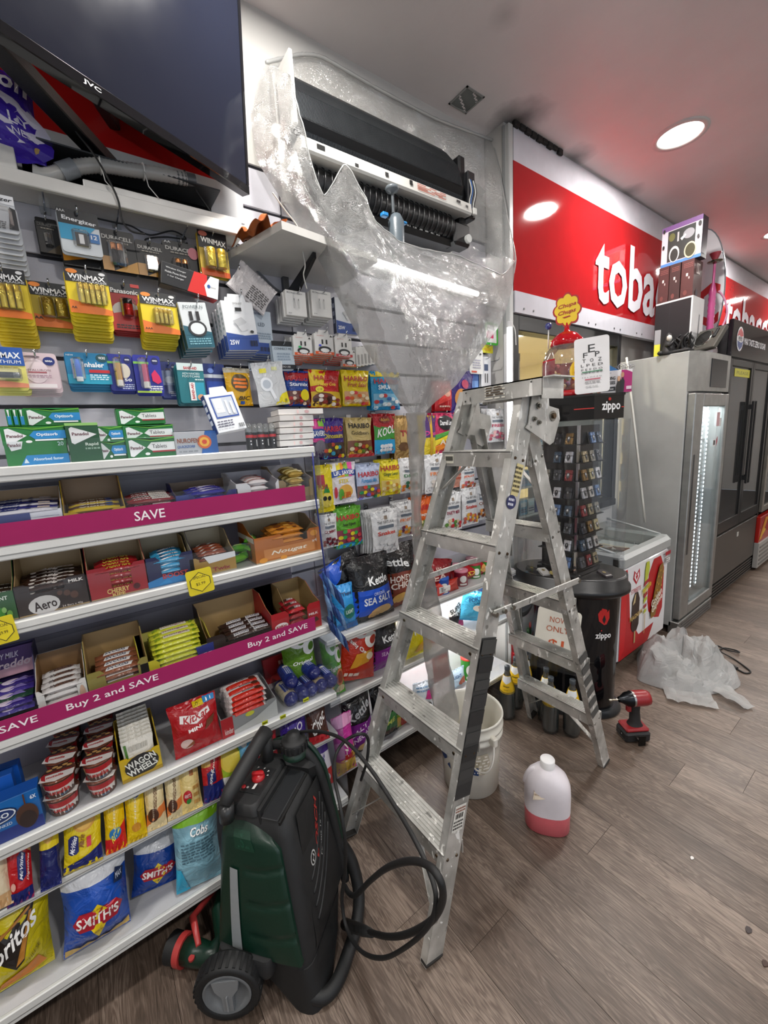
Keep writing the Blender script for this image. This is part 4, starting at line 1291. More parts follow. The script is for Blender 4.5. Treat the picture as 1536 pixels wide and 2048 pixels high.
carton('tablet_box', 'green tablet box with a blue flag, on top of the lowest front box', 'medicine', (4, 852, 134, 890), .573, .06, G, OPT, 'r 0 0 1 1 #1d7036', tilt=4)
carton('tablet_box', 'green tablet box with a blue flag at the back of the left pile', 'medicine', (50, 816, 162, 852), .50, .05, G, OPT, left=SIDE)
for i in range(3):
    carton('tablet_box', '%s of three green tablet boxes stood edge on behind the left pile' % ('left', 'middle', 'right')[i], 'medicine', (12 + i * 13, 818, 24 + i * 13, 853), .515 - i * .004, .10, G, SIDE, yaw=0, group='green tablet boxes on edge')
carton('tablet_box', 'tall dark green tablet box with a rounded top and white arrow', 'medicine', (136, 846, 202, 924), .585, .045, '#17512c', "p #e2e4e4 .1 .86 .18 .9 .92 .7 .5 .56 .2 .46 .12 .5;b .42 .72 .5 .08 0 #5a1a28 Panadol;b .72 .44 .4 .1 0 #cfdccf Rapid;x .5 .3 .95 .38 #8fae98 1;r 0 .93 1 1 #8fc46a", base=ZT)
carton('tablet_box', 'green tablet box with blue flag beside the tall one, upper', 'medicine', (194, 852, 248, 886), .55, .06, G, OPT, tilt=5)
carton('tablet_box', 'green tablet box with blue flag beside the tall one, lower', 'medicine', (200, 884, 254, 922), .565, .06, '#1a6a36', OPT, base=ZT)
carton('tablet_box', 'green tablet box with white label, topmost of three', 'medicine', (235, 817, 331, 849), .53, .06, G, TAB, 'r 0 0 1 1 #2a8a3c', roll=1)
carton('tablet_box', 'green tablet box with white label, middle of three', 'medicine', (248, 850, 349, 882), .555, .06, G, TAB, 'r 0 0 1 1 #2a8a3c')
carton('tablet_box', 'green tablet box with white label, lowest of three', 'medicine', (255, 880, 354, 920), .575, .06, '#1b7236', TAB, base=ZT)
carton('tablet_box', 'silver and blue tablet box with an orange target', 'medicine', (352, 868, 437, 914), .58, .05, '#b9bcc2', "p #1f5aa4 .58 0 1 0 1 1 .72 1;e .68 .52 .17 .3 #d8642a;e .68 .52 .12 .21 #f0b43a;e .68 .52 .06 .1 #d8421c;b .3 .6 .5 .2 0 #8a4a2a NUROFEN;i .24 .34 .4 .13 0 #2a5aa0 QUICKZORB;x .06 .08 .5 .2 #8a8e94 1", 'r 0 0 1 1 #2a7ab8', base=ZT)
for i in range(7):
    p_ = at(496 + i * 11, 842, 0, .50)
    y = yat(498 + i * 11.5, .52 - .05 * (i % 2), ZT + .05)
    roundpack('vape_pen', 'dark bottle-shaped vape pen with a clear cap, %s in its row' % (['first'] + ORD)[i], 'vape', (.52 - .05 * (i % 2), y, ZT + .001), [(.011, 0), (.012, .004), (.012, .055), (.0105, .06)], mat('#17161a', 'plastic'), 'r 0 .72 1 .9 #b3232a;e .5 .5 .06 .05 #ddd;e .5 .3 .06 .05 #ddd' if i % 2 == 0 else 'r 0 .72 1 .9 #b3232a;r .45 .15 .55 .6 #ddd', wr=((.0122, .004), (.0122, .055)), n=16, group='vape pens on the top shelf',
              lid=lambda q: q.lathe([(.0115, .058), (.0115, .078), (.006, .088)], clear('clear_cap', '#eef2f2', .12, .2), 14))
for i in range(6):
    r = (560, 880 - i * 12.5, 628 if i < 5 else 645, 891 - i * 12.5)
    carton('flat_box', ('lowest', 'second', 'third', 'fourth', 'fifth', 'topmost')[i] + ' of six flat white boxes at the end of the top shelf', 'box', r, .55, .11, '#dcd8d4', "e .62 .5 .05 .3 #c8a0a0;r .4 .2 .44 .8 #e6c8c4", 'r 0 0 1 1 #e2dedb', yaw=(2, -2, 3, -3, 1, -8)[i], bev=.001)

# ------------------------------------------------------------------ chocolate shelves
K = '#b79a6c'; K2 = '#a8885c'


def bar3(name, cols): return cols


# shelf 1
o = tray('display_box', 'white and navy chocolate box with kraft back at the left end of the upper shelf', -40, 134, Z1, XF - .03, .16, .075, .125, '#e4e6ee', K2, "p #2a3578 0 .3 .3 .42 .5 .3 .62 .5 .62 1 0 1;r 0 .0 .62 .26 #e8eaf0;b .28 .3 .5 .34 0 #26306c y Way;b .8 .36 .22 .5 0 #2a3578 2", cut=(.3, .7, 0))
fill(o, 5, ['#e4e2ea', '#3a3a86'], 'white and navy wrapped bar in the left box of the upper shelf', "r .1 .2 .5 .8 #2e3a80;t .3 .5 .36 .5 0 #fff Milky Way;b .62 .5 .08 .6 0 #26306c 2;r .74 .2 .9 .8 #e8d8d0", 1, (.15, .026, .014), base=.05)
o = tray('display_box', 'kraft box with a tall flap and yellow front on the upper shelf', 136, 258, Z1, XF - .03, .15, .06, .14, '#c9a81e', '#94734a', "r .2 .3 .8 .8 #6a4a34;b .5 .5 .5 .34 0 #f0ead8 POLISH", cut=(.25, .75, .3))
fill(o, 4, ['#5a3a26', '#d8b81e'], 'small brown and yellow bar in the kraft flap box', "b .5 .5 .6 .5 0 #f2ecd8 Violet;e .8 .5 .08 .3 #2a5aa8", 1, (.115, .024, .014), base=.035)
o = tray('display_box', 'low red and brown open box of stacked bars on the upper shelf', 258, 362, Z1, XF - .03, .15, .045, .06, '#8e1f26', '#7a5a3c', "p #3a5a2c .6 0 1 0 1 1 .7 1;x .05 .3 .5 .9 #f0e8e4 2;b .4 .25 .4 .3 0 #f0e0dc KitKat", cut=(.3, .7, .2))
fill(o, (6, 5), ['#8a2a2c', '#a02a2a', '#5a3a2a'], 'red and brown wafer bar in the low open box', "r .5 .1 .9 .9 #e8e0d8;i .3 .5 .36 .6 0 #f4eeea KitKat;t .7 .5 .3 .6 0 #4a2a1a NUTTY", 1, (.12, .022, .015), base=.02)
o = tray('display_box', 'dark blue open box with a raised kraft back on the upper shelf', 358, 480, Z1, XF - .03, .15, .07, .10, '#1f2470', '#7c6650', "r 0 0 .2 1 #24307e;e .2 .2 .1 .25 #dfe4ee;x .35 .15 .8 .5 #dfe4f0 2", cut=(.3, .8, .7))
fill(o, (4, 4, 3), '#2c2a96', 'deep blue wrapped bar in the dark blue box', "p #d8d4ea .3 .2 .7 .8 .75 .4 .4 .1;x .15 .3 .85 .7 #c8b8e0 2", 1, (.112, .026, .016), base=.012)
o = tray('display_box', 'plain white box of white and red packs on the upper shelf', 478, 562, Z1, XF - .03, .16, .085, .115, '#e2e2e4', '#cfced6', "x .3 .05 .9 .15 #c8b0b0 1", cut=(.32, .92, .75))
fill(o, (3, 3, 3), '#ece6e6', 'white and red coconut pack in the plain white box', "r 0 .3 1 .5 #d8a49c;e .8 .6 .12 .3 #c2242c;i .4 .75 .5 .3 0 #c84a4a Raffaello", 1, (.07, .03, .02), base=.012)
o = tray('display_box', 'gold and white box of round golden packs at the right end of the upper shelf', 562, 628, Z1, XF - .03, .16, .08, .125, '#8f7648', '#cbc7cc', "r 0 0 1 .2 #6a5434", cut=(.2, .9, .4))
fill(o, (3, 3, 3), '#cdae5a', 'gold foil pack in the gold and white box', "r 0 .2 .6 .8 #e2d08a;e .75 .5 .2 .4 #e8dcae;e .75 .5 .1 .2 #6a4a2a", 1, (.062, .03, .024), base=.02, kind='foilm', rnd=True)
# shelf 2
o = tray('display_box', 'green fronted mint box with tall kraft back cut by the left edge', -60, 38, Z2, XF - .03, .16, .075, .15, '#2a5a2c', K, "p #3f8a34 .3 0 .8 0 .7 .5 .3 .4;b .72 .8 .3 .13 0 #e8efe4 MINT;e .75 .4 .05 .1 #8aba6a;e .85 .25 .06 .12 #6aa04a;r 0 0 .35 1 #d9d5ce", cut=(.1, .5, .3))
fill(o, 5, '#3a2a1c', 'dark bar in the mint box at the left edge', "x .1 .3 .9 .7 #e8e8e0 1", 1, (.11, .024, .014), base=.03)
o = tray('display_box', 'wide dark brown box with a white oval name and tall kraft back', 40, 180, Z2, XF - .03, .17, .082, .155, '#2b1a15', K, "e .36 .26 .22 .3 #cfcac8;i .36 .26 .34 .3 10 #2a1814 Aero;b .86 .86 .22 .1 0 #efe8e2 MILK;t .75 .08 .3 .08 0 #d8ccc4 24 Bars x 40g;e .7 .5 .05 .1 #54362a;e .8 .4 .06 .12 #54362a;e .6 .55 .04 .08 #54362a", cut=(.2, .68, .35))
fill(o, (6, 5), '#3a241c', 'brown and white bubbly bar in the wide dark brown box', ''.join("e %.2f %.2f .05 .18 #e6ddd6;" % (.2 + .09 * i, .3 + .4 * ((i * 3) % 4) / 3) for i in range(8)) + "i .5 .5 .4 .5 0 #f2ece8 Aero", 1, (.15, .024, .015), base=.02)
o = tray('display_box', 'bright red box with a square cut-out showing gold lettered bars', 184, 300, Z2, XF - .03, .16, .088, .155, '#9b1420', '#b9a27c', "b .46 .2 .38 .16 0 #d8b86a CHERRY;b .46 .06 .22 .1 0 #d8b86a RIPE;e .78 .2 .06 .1 #4a0a10", cut=(.36, .72, .7))
fill(o, (5, 5, 4), '#a01a22', 'red bar with gold lettering in the bright red box', "b .5 .5 .6 .7 0 #e8c84a CHERRY RIPE", 1, (.105, .022, .018), base=.015)
o = tray('display_box', 'navy box with blue base and a square cut-out', 298, 392, Z2, XF - .03, .16, .088, .15, '#171a4a', '#b0a488', "p #2a7ab8 0 0 1 0 1 .1 .4 .34 0 .2;b .58 .3 .54 .17 0 #b83a3a BOOST;p #2a8ac8 .2 .05 .5 .05 .4 .2", cut=(.3, .7, .6))
fill(o, (5, 4, 4), '#3aa0d0', 'sky blue and white bar in the navy box', "p #f0f4f6 .2 .1 .8 .9 .85 .4 .3 .05;b .5 .5 .5 .5 0 #1a3a6a BOOST", 1, (.085, .024, .017), base=.015)
o = tray('display_box', 'gold box with sloping kraft sides, half behind the yellow price card', 384, 474, Z2, XF - .03, .16, .06, .12, '#a5803a', '#b8aa8c', "p #e2e2e4 .3 1 1 1 1 .7 .4 .6;b .66 .24 .4 .2 0 #8a2430 Twix", cut=(.2, .9, .25))
fill(o, (5, 4), '#8f4a30', 'brown and red striped bar in the gold box', "p #e8ddd6 .1 .2 .3 .8 .4 .8 .2 .2;p #e8ddd6 .5 .2 .7 .8 .8 .8 .6 .2;r .3 .4 .5 .6 #a8222c", 1, (.085, .022, .015), base=.03)
for i, (px, z, yw, rl) in enumerate(((470, .002, 10, 5), (500, .004, -14, -4), (530, .002, 6, 8), (486, .03, -20, 4), (518, .032, 12, -6), (505, .056, 70, 0))):
    x = XF - .09 - .03 * (i % 2)
    wrapper('wrapped_sweet', 'bright green sweet bar, %s of the loose pile beside the orange box' % (['first'] + ORD)[i], 'sweet', .09, .042, .026, ('#7cc83a', '#5fb02e')[i % 2], "p #b8e07a .2 .2 .7 .3 .8 .7 .3 .8;e .6 .5 .1 .2 #2a7ac0", pose((x, yat(px, x, Z2), Z2 + z), yw, rl, 0), 'loose green sweet bars', rnd=True)
o = tray('display_box', 'orange box of caramel packs at the right end of the second shelf', 514, 642, Z2, XF - .02, .17, .088, .125, '#b9681a', '#b8a888', "r .12 .1 .9 .5 #c98244;i .5 .3 .56 .2 0 #f2e6d2 Nougat;e .1 .1 .06 .1 #d8902a;e .4 .06 .05 .09 #d8902a;e .9 .8 .06 .12 #d8902a;t .9 .5 .08 .14 0 #f0e8d8 x4", cut=(.42, .8, .4), left="c .2 .1 .8 .7;r 0 .8 1 1 #e4e0d8")
fill(o, (4, 4, 3), '#d98c30', 'orange and brown caramel pack in the orange box', "e .3 .5 .12 .4 #7a4218;r .5 .2 .8 .8 #f0b44a;e .75 .5 .08 .3 #7a3a14", 1, (.115, .028, .018), base=.03)
# shelf 3
o = tray('display_box', 'dark purple chocolate box with an open header at the left edge', -70, 84, Z3, XF - .03, .18, .05, .17, '#1d1640', '#2a1e52', "p #33246e .2 0 1 0 1 .6 .6 .5", cut=(.05, .95, .3))
q_ = MB(); ink(q_, lambda u, v, off: V((-.17 + .004 + off, (u - .5) * o['dim'][0] * .96, .085 + v * .08)), "r 0 0 1 1 #4a2a6a;p #d8a8b8 0 0 1 0 1 .5 .5 .3 0 .2;i .5 .74 .5 .2 0 #cfc4d8 DAIRY MILK;i .6 .42 .6 .3 0 #e8d0d8 Freddo"); q_.build('header_print', o)
fill(o, (5, 5, 4), ['#3a2a7c', '#2a4a3a', '#4a3a94'], 'purple and green foil chocolate in the dark purple box', "e .3 .5 .14 .4 #5a9a5a;e .6 .4 .12 .3 #e0d0e4;p #8a7ac0 .6 .2 .9 .3 .8 .8", 1, (.13, .036, .016), base=.012, jit=14)
o = tray('display_box', 'white box of pale bars beside the dark purple box', 84, 182, Z3, XF - .03, .15, .085, .13, '#dedcd6', '#8f6d48', "i .5 .08 .6 .12 8 #2a1c18 SNICKERS;e .9 .5 .06 .3 #c8a48a", cut=(.15, .8, .55))
fill(o, (5, 4, 4), '#d9d5d2', 'white and brown wrapped bar in the white box', "p #7a5a4a .3 .2 .8 .3 .9 .8 .4 .7;i .5 .5 .6 .5 0 #3a2a28 SNICKERS", 1, (.085, .024, .018), base=.015)
o = tray('display_box', 'olive gold box of brown bars with a cut-out front', 184, 304, Z3, XF - .03, .16, .09, .15, '#8f8440', '#a98a5a', "i .4 .12 .5 .16 8 #2a1c18 SNICKERS;e .82 .28 .1 .14 #c8a06a;e .7 .2 .07 .1 #d8b888", cut=(.28, .82, .5))
fill(o, (4, 4, 4), '#8a5238', 'brown bar with a white slanted name in the olive gold box', "p #eeeae6 .2 .15 .8 .15 .86 .85 .26 .85;i .5 .5 .5 .5 0 #26305a SNICKERS", 1, (.105, .026, .018), base=.012)
o = tray('display_box', 'yellow box overfilled with stacked lime bars', 288, 432, Z3, XF - .03, .16, .07, .10, '#c9bc1c', '#d8d070', "p #1a2a7a .8 0 1 0 1 1 .74 1;x .84 .3 .96 .7 #e8e8f0 1", cut=(.24, .78, .8))
fill(o, (5, 5, 5, 4, 4, 3), '#d2d43a', 'lime yellow striped bar in the overfilled yellow box', "r .06 .2 .18 .8 #9ab02a;r .24 .2 .8 .8 #e2e0c0;t .52 .5 .5 .4 0 #a03a6a nougat;p #7a9a1e .84 .2 .9 .8 .96 .8 .9 .2", 1, (.132, .026, .0165), base=.006, step=.021)
o = tray('display_box', 'long dark brown box of bars with a tall kraft back', 420, 586, Z3, XF - .03, .17, .085, .15, '#27170f', '#ab8d5d', "i .5 .16 .66 .26 8 #2a3a78 SNICKERS;i .505 .165 .66 .26 8 #dfe2ea SNICKERS;e .87 .5 .1 .2 #a8784a;e .8 .35 .05 .1 #c89a6a", cut=(.2, .8, .4))
fill(o, (5, 4), '#3a241c', 'dark brown bar with white slanted name in the long box', "p #f0ecea .12 .15 .44 .15 .46 .85 .14 .85;i .29 .5 .3 .55 0 #2a2a5a SNICKERS;p #f0ecea .55 .15 .87 .15 .89 .85 .57 .85;i .72 .5 .3 .55 0 #2a2a5a SNICKERS", 1, (.155, .026, .018), base=.02)
o = tray('display_box', 'red box with tall kraft sides at the right end of the third shelf', 548, 644, Z3, XF - .02, .18, .10, .15, '#a8141c', '#ad9160', "e .18 .5 .13 .12 #efe6e2;b .18 .5 .2 .1 0 #b0202a KitKat;b .84 .6 .2 .09 0 #f0d8d4 MILK;p #4a2418 .75 .2 .95 .3 .9 .45 .74 .36", cut=(.34, .72, .8))
fill(o, (3, 3, 3), '#a01c22', 'small red and brown wafer bar in the red box', "r .1 .2 .5 .8 #4a2a1e;i .6 .5 .4 .5 0 #f0e6e2 KitKat", 1, (.062, .03, .022), base=.012)
# shelf 4
BL = "p #1a5ab8 0 .5 1 .7 1 1 0 1;r 0 .3 1 .34 #c84a8a"
carton('biscuit_carton', 'bright blue carton leaning at the back of the left end of the fourth shelf', 'biscuits', (-30, 1506, 42, 1600), .47, .03, '#1c62c4', BL + ";i .6 .3 .5 .1 0 #dfe8f4 TIM", base=Z4, yaw=-4)
carton('biscuit_carton', 'second bright blue carton, lower and in front of the leaning one', 'biscuits', (-30, 1542, 34, 1640), .51, .03, '#1a5cbc', BL + ";i .6 .6 .6 .14 0 #1a2a7a Tam's", base=Z4)
carton('biscuit_carton', 'blue box with a chocolate coated biscuit picture and a white oval name', 'biscuits', (-28, 1586, 88, 1668), .58, .045, '#1569b4', "r 0 0 1 .3 #1a2f7c;e .14 .66 .42 .2 #10244e;e .14 .66 .39 .17 #e8ecf2;e .14 .66 .36 .14 #15306a;b .14 .66 .52 .13 0 #f0f4f8 OREO;t .24 .42 .36 .07 0 #e8f0f8 DUNKED;e .72 .44 .22 .3 #4a2816;e .72 .34 .17 .22 #2a1610;r .71 .7 .74 1 #5a3018;b .9 .86 .12 .1 0 #e8f0f8 6X", "r .5 .3 .8 .6 #7a3a1a;p #1a5ab8 0 0 1 0 1 1 0 1", base=Z4)


def cup(x, y, z, lab, top=False):
    c = mat('#5a3426', 'plastic')
    return roundpack('spread_cup', lab, 'snack cup', (x, y, z), [(.030, 0), (.0315, .002), (.036, .046), (.038, .05), (.038, .053)], c,
                     "r 0 .0 1 1 #d9d2cc;r 0 .62 1 1 #b02026;p #c8a070 0 .3 .1 .3 .2 .95 0 .95;b .5 .42 .64 .3 0 #c0241f nutella;b .23 .42 .1 .28 0 #17151a n;t .68 .16 .2 .14 8 #3a8ab8 &GO!;e .32 .14 .13 .12 #4a2a1a", ((.038, .0545), "p #efe9e4 0 .5 0 .2 .5 .06 1 .2 1 .5;p #b3242a 0 .5 .06 .3 .2 .2 .1 .6;r .1 .52 .9 .56 #b02026;b .45 .34 .5 .12 0 #c0241f nutella;" + ''.join('e %.2f %.2f .09 .06 #c89a5a;' % (.2 + .15 * i, .72 + .1 * (i % 2)) for i in range(5))),
                     wr=((.0305, .002), (.0362, .046)), group='hazelnut spread cups on the fourth shelf', face=-12 + random.uniform(-8, 8),
                     lid=lambda q: q.lathe([(.0001, .0542), (.039, .054), (.0395, .053)], mat('#6a3a28', 'foil'), 24))


for ci, px in enumerate((128, 205)):
    for k in range(4):
        x = XF - .05 - k * .079
        y = yat(px, XF - .06, Z4 + .03) + .004 * k
        for lv in range(2 if k < 3 else 2):
            lab = 'hazelnut spread cup, %s stack, %s from the front, %s' % (('left', 'right')[ci], ('first', 'second', 'third', 'fourth')[k], ('bottom', 'top')[lv])
            cup(x, y, Z4 + .001 + lv * .0555, lab)
o = tray('display_box', 'yellow box of upright biscuits with a large black and white name', 246, 326, Z4, XF - .035, .17, .075, .11, '#d8b416', '#c8a83a', "e .52 .5 .42 .48 #1c1a1a;b .5 .68 .74 .3 12 #f4f2ea WAGON;b .52 .36 .74 .28 12 #f4f2ea WHEELS;r 0 0 1 .12 #a8861a", cut=(.2, .8, .08))
for k in range(9):
    w0, d0 = o['dim'][:2]
    bag('wrapped_biscuit', 'white and yellow wrapped biscuit, %s in the yellow box' % (['first'] + ORD)[k], 'biscuit', None, 0, '#e4e0d4', "r 0 0 1 .2 #d8b81e;r .06 .5 .14 .9 #4a7a2a;x .2 .6 .8 .9 #b8b4a8 1", d=.016, wh=(w0 * .8, .10), p=o.matrix_world @ V((-.02 - k * .0165, 0, .06 + .003 * k)), tilt=16, group='wrapped biscuits in the yellow box', seal=False)
bag('chocolate_pouch', 'large red wafer pouch with a yellow flag on the fourth shelf', 'chocolates', (338, 1406, 446, 1500), .55, '#b3161e', "p #f0eae6 .16 .66 .5 .58 .82 .7 .8 .8 .5 .74 .2 .8;i .5 .7 .56 .14 5 #b3161e KitKat;b .46 .5 .3 .07 5 #f0e6e2 MINI;p #6a3a22 .66 .4 .86 .48 .92 .62 .72 .56;r .5 .86 .72 .96 #e8c81e;t .61 .91 .18 .06 0 #222 LOTS;r .72 .88 .96 .99 #2a8ac8;b .84 .935 .12 .07 0 #fff 11;e .26 .26 .13 .09 #d8b8b0;p #8a4a2a .2 .18 .4 .22 .4 .3", d=.06, tilt=12)
o = tray('display_box', 'grey and red box of red and white bars stacked high', 446, 556, Z4, XF - .03, .17, .07, .09, '#8f8f8f', '#c0c0c0', "r 0 0 .2 1 #a8141c;p #b8b8b6 .2 .2 .6 .4 1 .9 1 0 .2 0;t .12 .3 .14 .3 0 #f0e0dc kinder;e .5 .75 .08 .12 #c8c43a", cut=(.25, .8, .15))
fill(o, (5, 5, 5, 4, 3), '#cf2f1f', 'red and white hazelnut bar in the high stacked box', "r .02 .45 .98 .95 #ece6e2;b .55 .68 .34 .3 0 #1c1a1c bueno;e .8 .5 .1 .3 #5a2a1a;t .26 .7 .16 .2 0 #c0241f kinder", 1, (.125, .028, .02), base=.01, endcol='#e8dcd8', jit=7)
for i, (px, z, c, tl) in enumerate(((572, 0, '#d8c8a8', 0), (592, 0, '#24307e', 3), (612, .0, '#3a3478', 0), (631, 0, '#c9b48c', 0), (650, .0, '#24307e', 0), (586, .052, '#2a3a88', -6), (618, .052, '#2c3c8c', 6))):
    y = yat(px, XF - .1, Z4)
    b = MB()
    L_ = .15; R_ = .026
    prof = [(.004, 0), (.012, .004), (.02, .012), (R_, .018), (R_, L_ - .018), (.02, L_ - .012), (.012, L_ - .004), (.004, L_)]
    mw = Matrix.Translation((XF - .17 - .02 * (z > .04), y, Z4 + R_ + z)) @ Matrix.Rotation(radians(tl), 4, 'Z') @ Matrix.Rotation(pi / 2, 4, 'Y')
    b.lathe(prof, mat('#1e2668', 'foil'), 18)
    b.lathe([(R_ + .0004, .03), (R_ + .0004, L_ - .03)], mat(c, 'foil'), 18, None, True, False)
    o = b.build('biscuit_roll', mw=mw)
    tag(o, 'dark blue biscuit roll %s on the fourth shelf' % ('with a cream band, first from left', 'second of the lower row', 'third of the lower row', 'with a tan band, fourth of the lower row', 'last of the lower row', 'left one on top', 'right one on top')[i], 'biscuits', 'biscuit rolls on the fourth shelf')
    q = MB(); ink(q, lambda u, v, off: V(((R_ + .0006 + off) * -cos((v - .5) * 1.8), (R_ + .0006 + off) * sin((v - .5) * 1.8), .035 + u * (L_ - .07))), "r .1 .2 .9 .8 #3a4a9a;x .3 .3 .9 .7 #cfd4e8 3;r .1 .3 .25 .7 #e8e4da"); q.build('print', o)
carton('chocolate_box', 'flat red box leaning against the back behind the biscuit rolls', 'box', (530, 1312, 590, 1380), .36, .02, '#a3141c', "p #c83a3a .1 .3 .9 .4 .8 .6 .2 .5;x .5 .5 .9 .9 #e8b0a8 2", tilt=10)

# ------------------------------------------------------------------ biscuit shelf
def pack(label, r, col, spec, X=.555, d=.04, tilt=22, roll=0, **k):
    roll *= .35
    m_ = (r[2] - r[0]) * .05
    r = (r[0] + m_, r[1], r[2] - m_, r[3])
    return bag('biscuit_pack', label, 'biscuits', r, X, col, spec, d=d, tilt=tilt, roll=roll, **k)
NB = "e .5 .3 .3 .1 #16206a;b .5 .3 .5 .07 90 #eef0f6 McVities"
pack('cream packet with red letters cut by the left edge of the biscuit shelf', (-50, 1700, 28, 1795), '#e0cfae', "b .7 .6 .5 .12 70 #a8202a OTTIS;r 0 0 1 .2 #c8a070")
pack('red packet with navy badge and navy end, left of the biscuit row', (6, 1696, 76, 1800), '#c01c24', "p #d8ae78 .4 1 1 1 1 .7 .8 .8;r 0 0 1 .2 #1a2468;p #1a2468 .5 .4 .66 .34 .82 .4 .82 .72 .66 .78 .5 .72;i .66 .56 .4 .12 80 #eef0f6 McVities;i .9 .5 .4 .09 80 #f0d8d0 Digestives;e .3 .3 .1 .06 #e8b0a0", roll=-12, bands=())
pack('half yellow and half navy packet with one round biscuit on the biscuit row', (80, 1668, 134, 1790), '#1a2260', "r 0 .52 1 1 #e8cf2a;e .5 .74 .34 .15 #d8a84a;p #f2ecc8 .1 .9 .6 1 .9 .96 .3 .8", roll=-14)
pack('yellow packet with a large biscuit and navy badge in the biscuit row', (122, 1660, 222, 1750), '#e6cc1c', "p #1a2468 0 0 1 0 1 .32 .7 .24 0 .12;e .56 .8 .3 .16 #d39a3a;e .56 .8 .24 .12 #e0b050;p #1a2468 .12 .34 .2 .3 .34 .3 .4 .34 .4 .58 .32 .62 .2 .62 .12 .58;i .26 .46 .3 .13 70 #eef0f6 McVities;i .48 .5 .22 .16 80 #8a5a1a Marie;r .62 .36 .74 .54 #d83a4a", roll=-18)
pack('yellow packet with red base and blue oval in the biscuit row', (206, 1616, 260, 1706), '#ecc514', "r 0 0 1 .26 #cf1f22;p #cf1f22 .4 .26 1 .26 1 .5;e .5 .34 .3 .1 #2a78b8;b .52 .34 .42 .14 30 #f4e84a RITZ;t .5 .62 .4 .1 80 #f4f0c8 CHEESE;e .5 .86 .22 .07 #c88a2a", roll=-14)
pack('second yellow packet with a blue oval at its top in the biscuit row', (250, 1602, 300, 1690), '#ecc91a', "e .5 .84 .32 .09 #24509a;b .5 .84 .4 .12 20 #f4e84a RITZ;t .5 .56 .5 .1 80 #f4f0d0 CHEESE;e .5 .26 .24 .08 #c88a2a;r 0 0 1 .06 #c8a818", roll=-14)
pack('cream and orange packet with a brown oval, left of two alike', (290, 1594, 340, 1672), '#ecd9a8', "p #dd7a3a 0 .34 1 .5 1 .3 0 .12;e .34 .32 .28 .14 #4a2a1a;t .34 .32 .3 .07 80 #f0e0c8 ARNOTTS;i .55 .74 .7 .2 75 #6a3a1a Golden|Gaytime", roll=-14)
pack('cream and orange packet with a brown oval, right of two alike', (330, 1568, 372, 1644), '#eddcae', "p #dd7a3a 0 .3 1 .46 1 .26 0 .1;e .34 .3 .28 .14 #4a2a1a;t .34 .3 .3 .07 80 #f0e0c8 ARNOTTS;i .55 .72 .7 .2 75 #6a3a1a Golden|Gaytime", roll=-14)
pack('pale yellow packet with a red and green badge in the biscuit row', (358, 1545, 408, 1632), '#eed68c', "e .3 .3 .22 .12 #c0242c;t .3 .32 .3 .06 0 #fff ARNOTTS;e .34 .22 .12 .05 #3a8a3a;r .5 .66 .7 .8 #a8642a;x .6 .1 .9 .5 #c0904a 3", roll=-12)
pack('red and navy packet with cracker picture in the biscuit row', (402, 1520, 455, 1612), '#c4202a', "p #d8ac5a 0 1 .5 1 .4 .6 0 .6;r 0 0 1 .3 #1a2468;p #1a2468 .2 .3 .6 .34 .6 .56 .2 .5;b .4 .43 .3 .1 60 #f0f0f4 SPAR;b .6 .72 .5 .1 70 #f4e8d8 Nuggets", roll=-16)
pack('lime and yellow packet with navy rim near the pressure washer handle', (430, 1496, 500, 1566), '#a8c832', "e .4 .66 .36 .28 #e8d24a;p #1a2468 .5 0 1 0 1 .6 .8 .3;r .1 .1 .4 .3 #e8e8e2", roll=-20)
pack('sky blue and white packet behind the pressure washer handle', (470, 1478, 520, 1530), '#6ab4dc', "b .5 .5 .6 .3 40 #f0f6fa SO;r 0 0 1 .14 #1a2468;e .3 .8 .14 .1 #e8eef0", roll=-20)
pack('red striped packet behind the black filler cap', (505, 1465, 560, 1530), '#c0303a', "r 0 .4 1 .6 #f0e8e4;b .5 .5 .8 .14 30 #3a2a2a SNACKS", roll=-20)
pack('purple packet with a white ring by the filler cap', (556, 1445, 620, 1510), '#3f2490', "e .2 .3 .24 .2 #e8e4f0;e .2 .3 .14 .12 #3f2490;b .6 .6 .5 .2 30 #e4dcf0 NO", roll=-20)
pack('brown packet with white letters at the end of the biscuit shelf', (612, 1435, 660, 1500), '#4a2a20', "i .5 .5 .8 .3 30 #f0ece8 Choc;r 0 0 1 .2 #c02a32", roll=-14)
pack('purple, white and red snake sweets packet behind the washer', (622, 1470, 664, 1560), '#c63a3a', "r 0 .3 1 .6 #ece8ee;b .5 .46 .9 .16 60 #3a2a8a Snakes;r 0 .6 1 1 #4a2a84;e .5 .14 .3 .1 #d8c8d0", roll=-10, X=.50)

# ------------------------------------------------------------------ base shelf: crisp bags
CR = dict(d=.11)
bag('crisp_bag', 'large yellow corn chip bag with a black triangle at the lower left corner', 'crisps', (-52, 1790, 128, 2000), .53, '#c9b80f', "p #1d1511 .02 .6 .8 .86 .62 .34 .5 .26;p #a8702a .08 .62 .78 .84 .74 .8 .14 .59;p #a8702a .5 .3 .62 .36 .76 .78 .72 .78;i .42 .56 .86 .2 24 #f4f2ee Doritos;p #cf7a1c .2 .04 .9 .1 .8 .26 .3 .16;t .74 .34 .22 .05 24 #6a5a10 CHEESE", yaw=6, tilt=8, roll=-6, bands=((.84, '#c8b422'),), **CR)
SM = "p #e6c81c .5 .56 .72 .4 .5 .14 .28 .4;p #a8192a .12 .4 .22 .5 .8 .5 .9 .4 .8 .28 .22 .28;b .5 .39 .66 .13 0 #f4eee8 SMITH'S;t .5 .5 .2 .03 0 #6a2a1a The Original;t .5 .24 .14 .03 0 #6a2a1a and the Best"
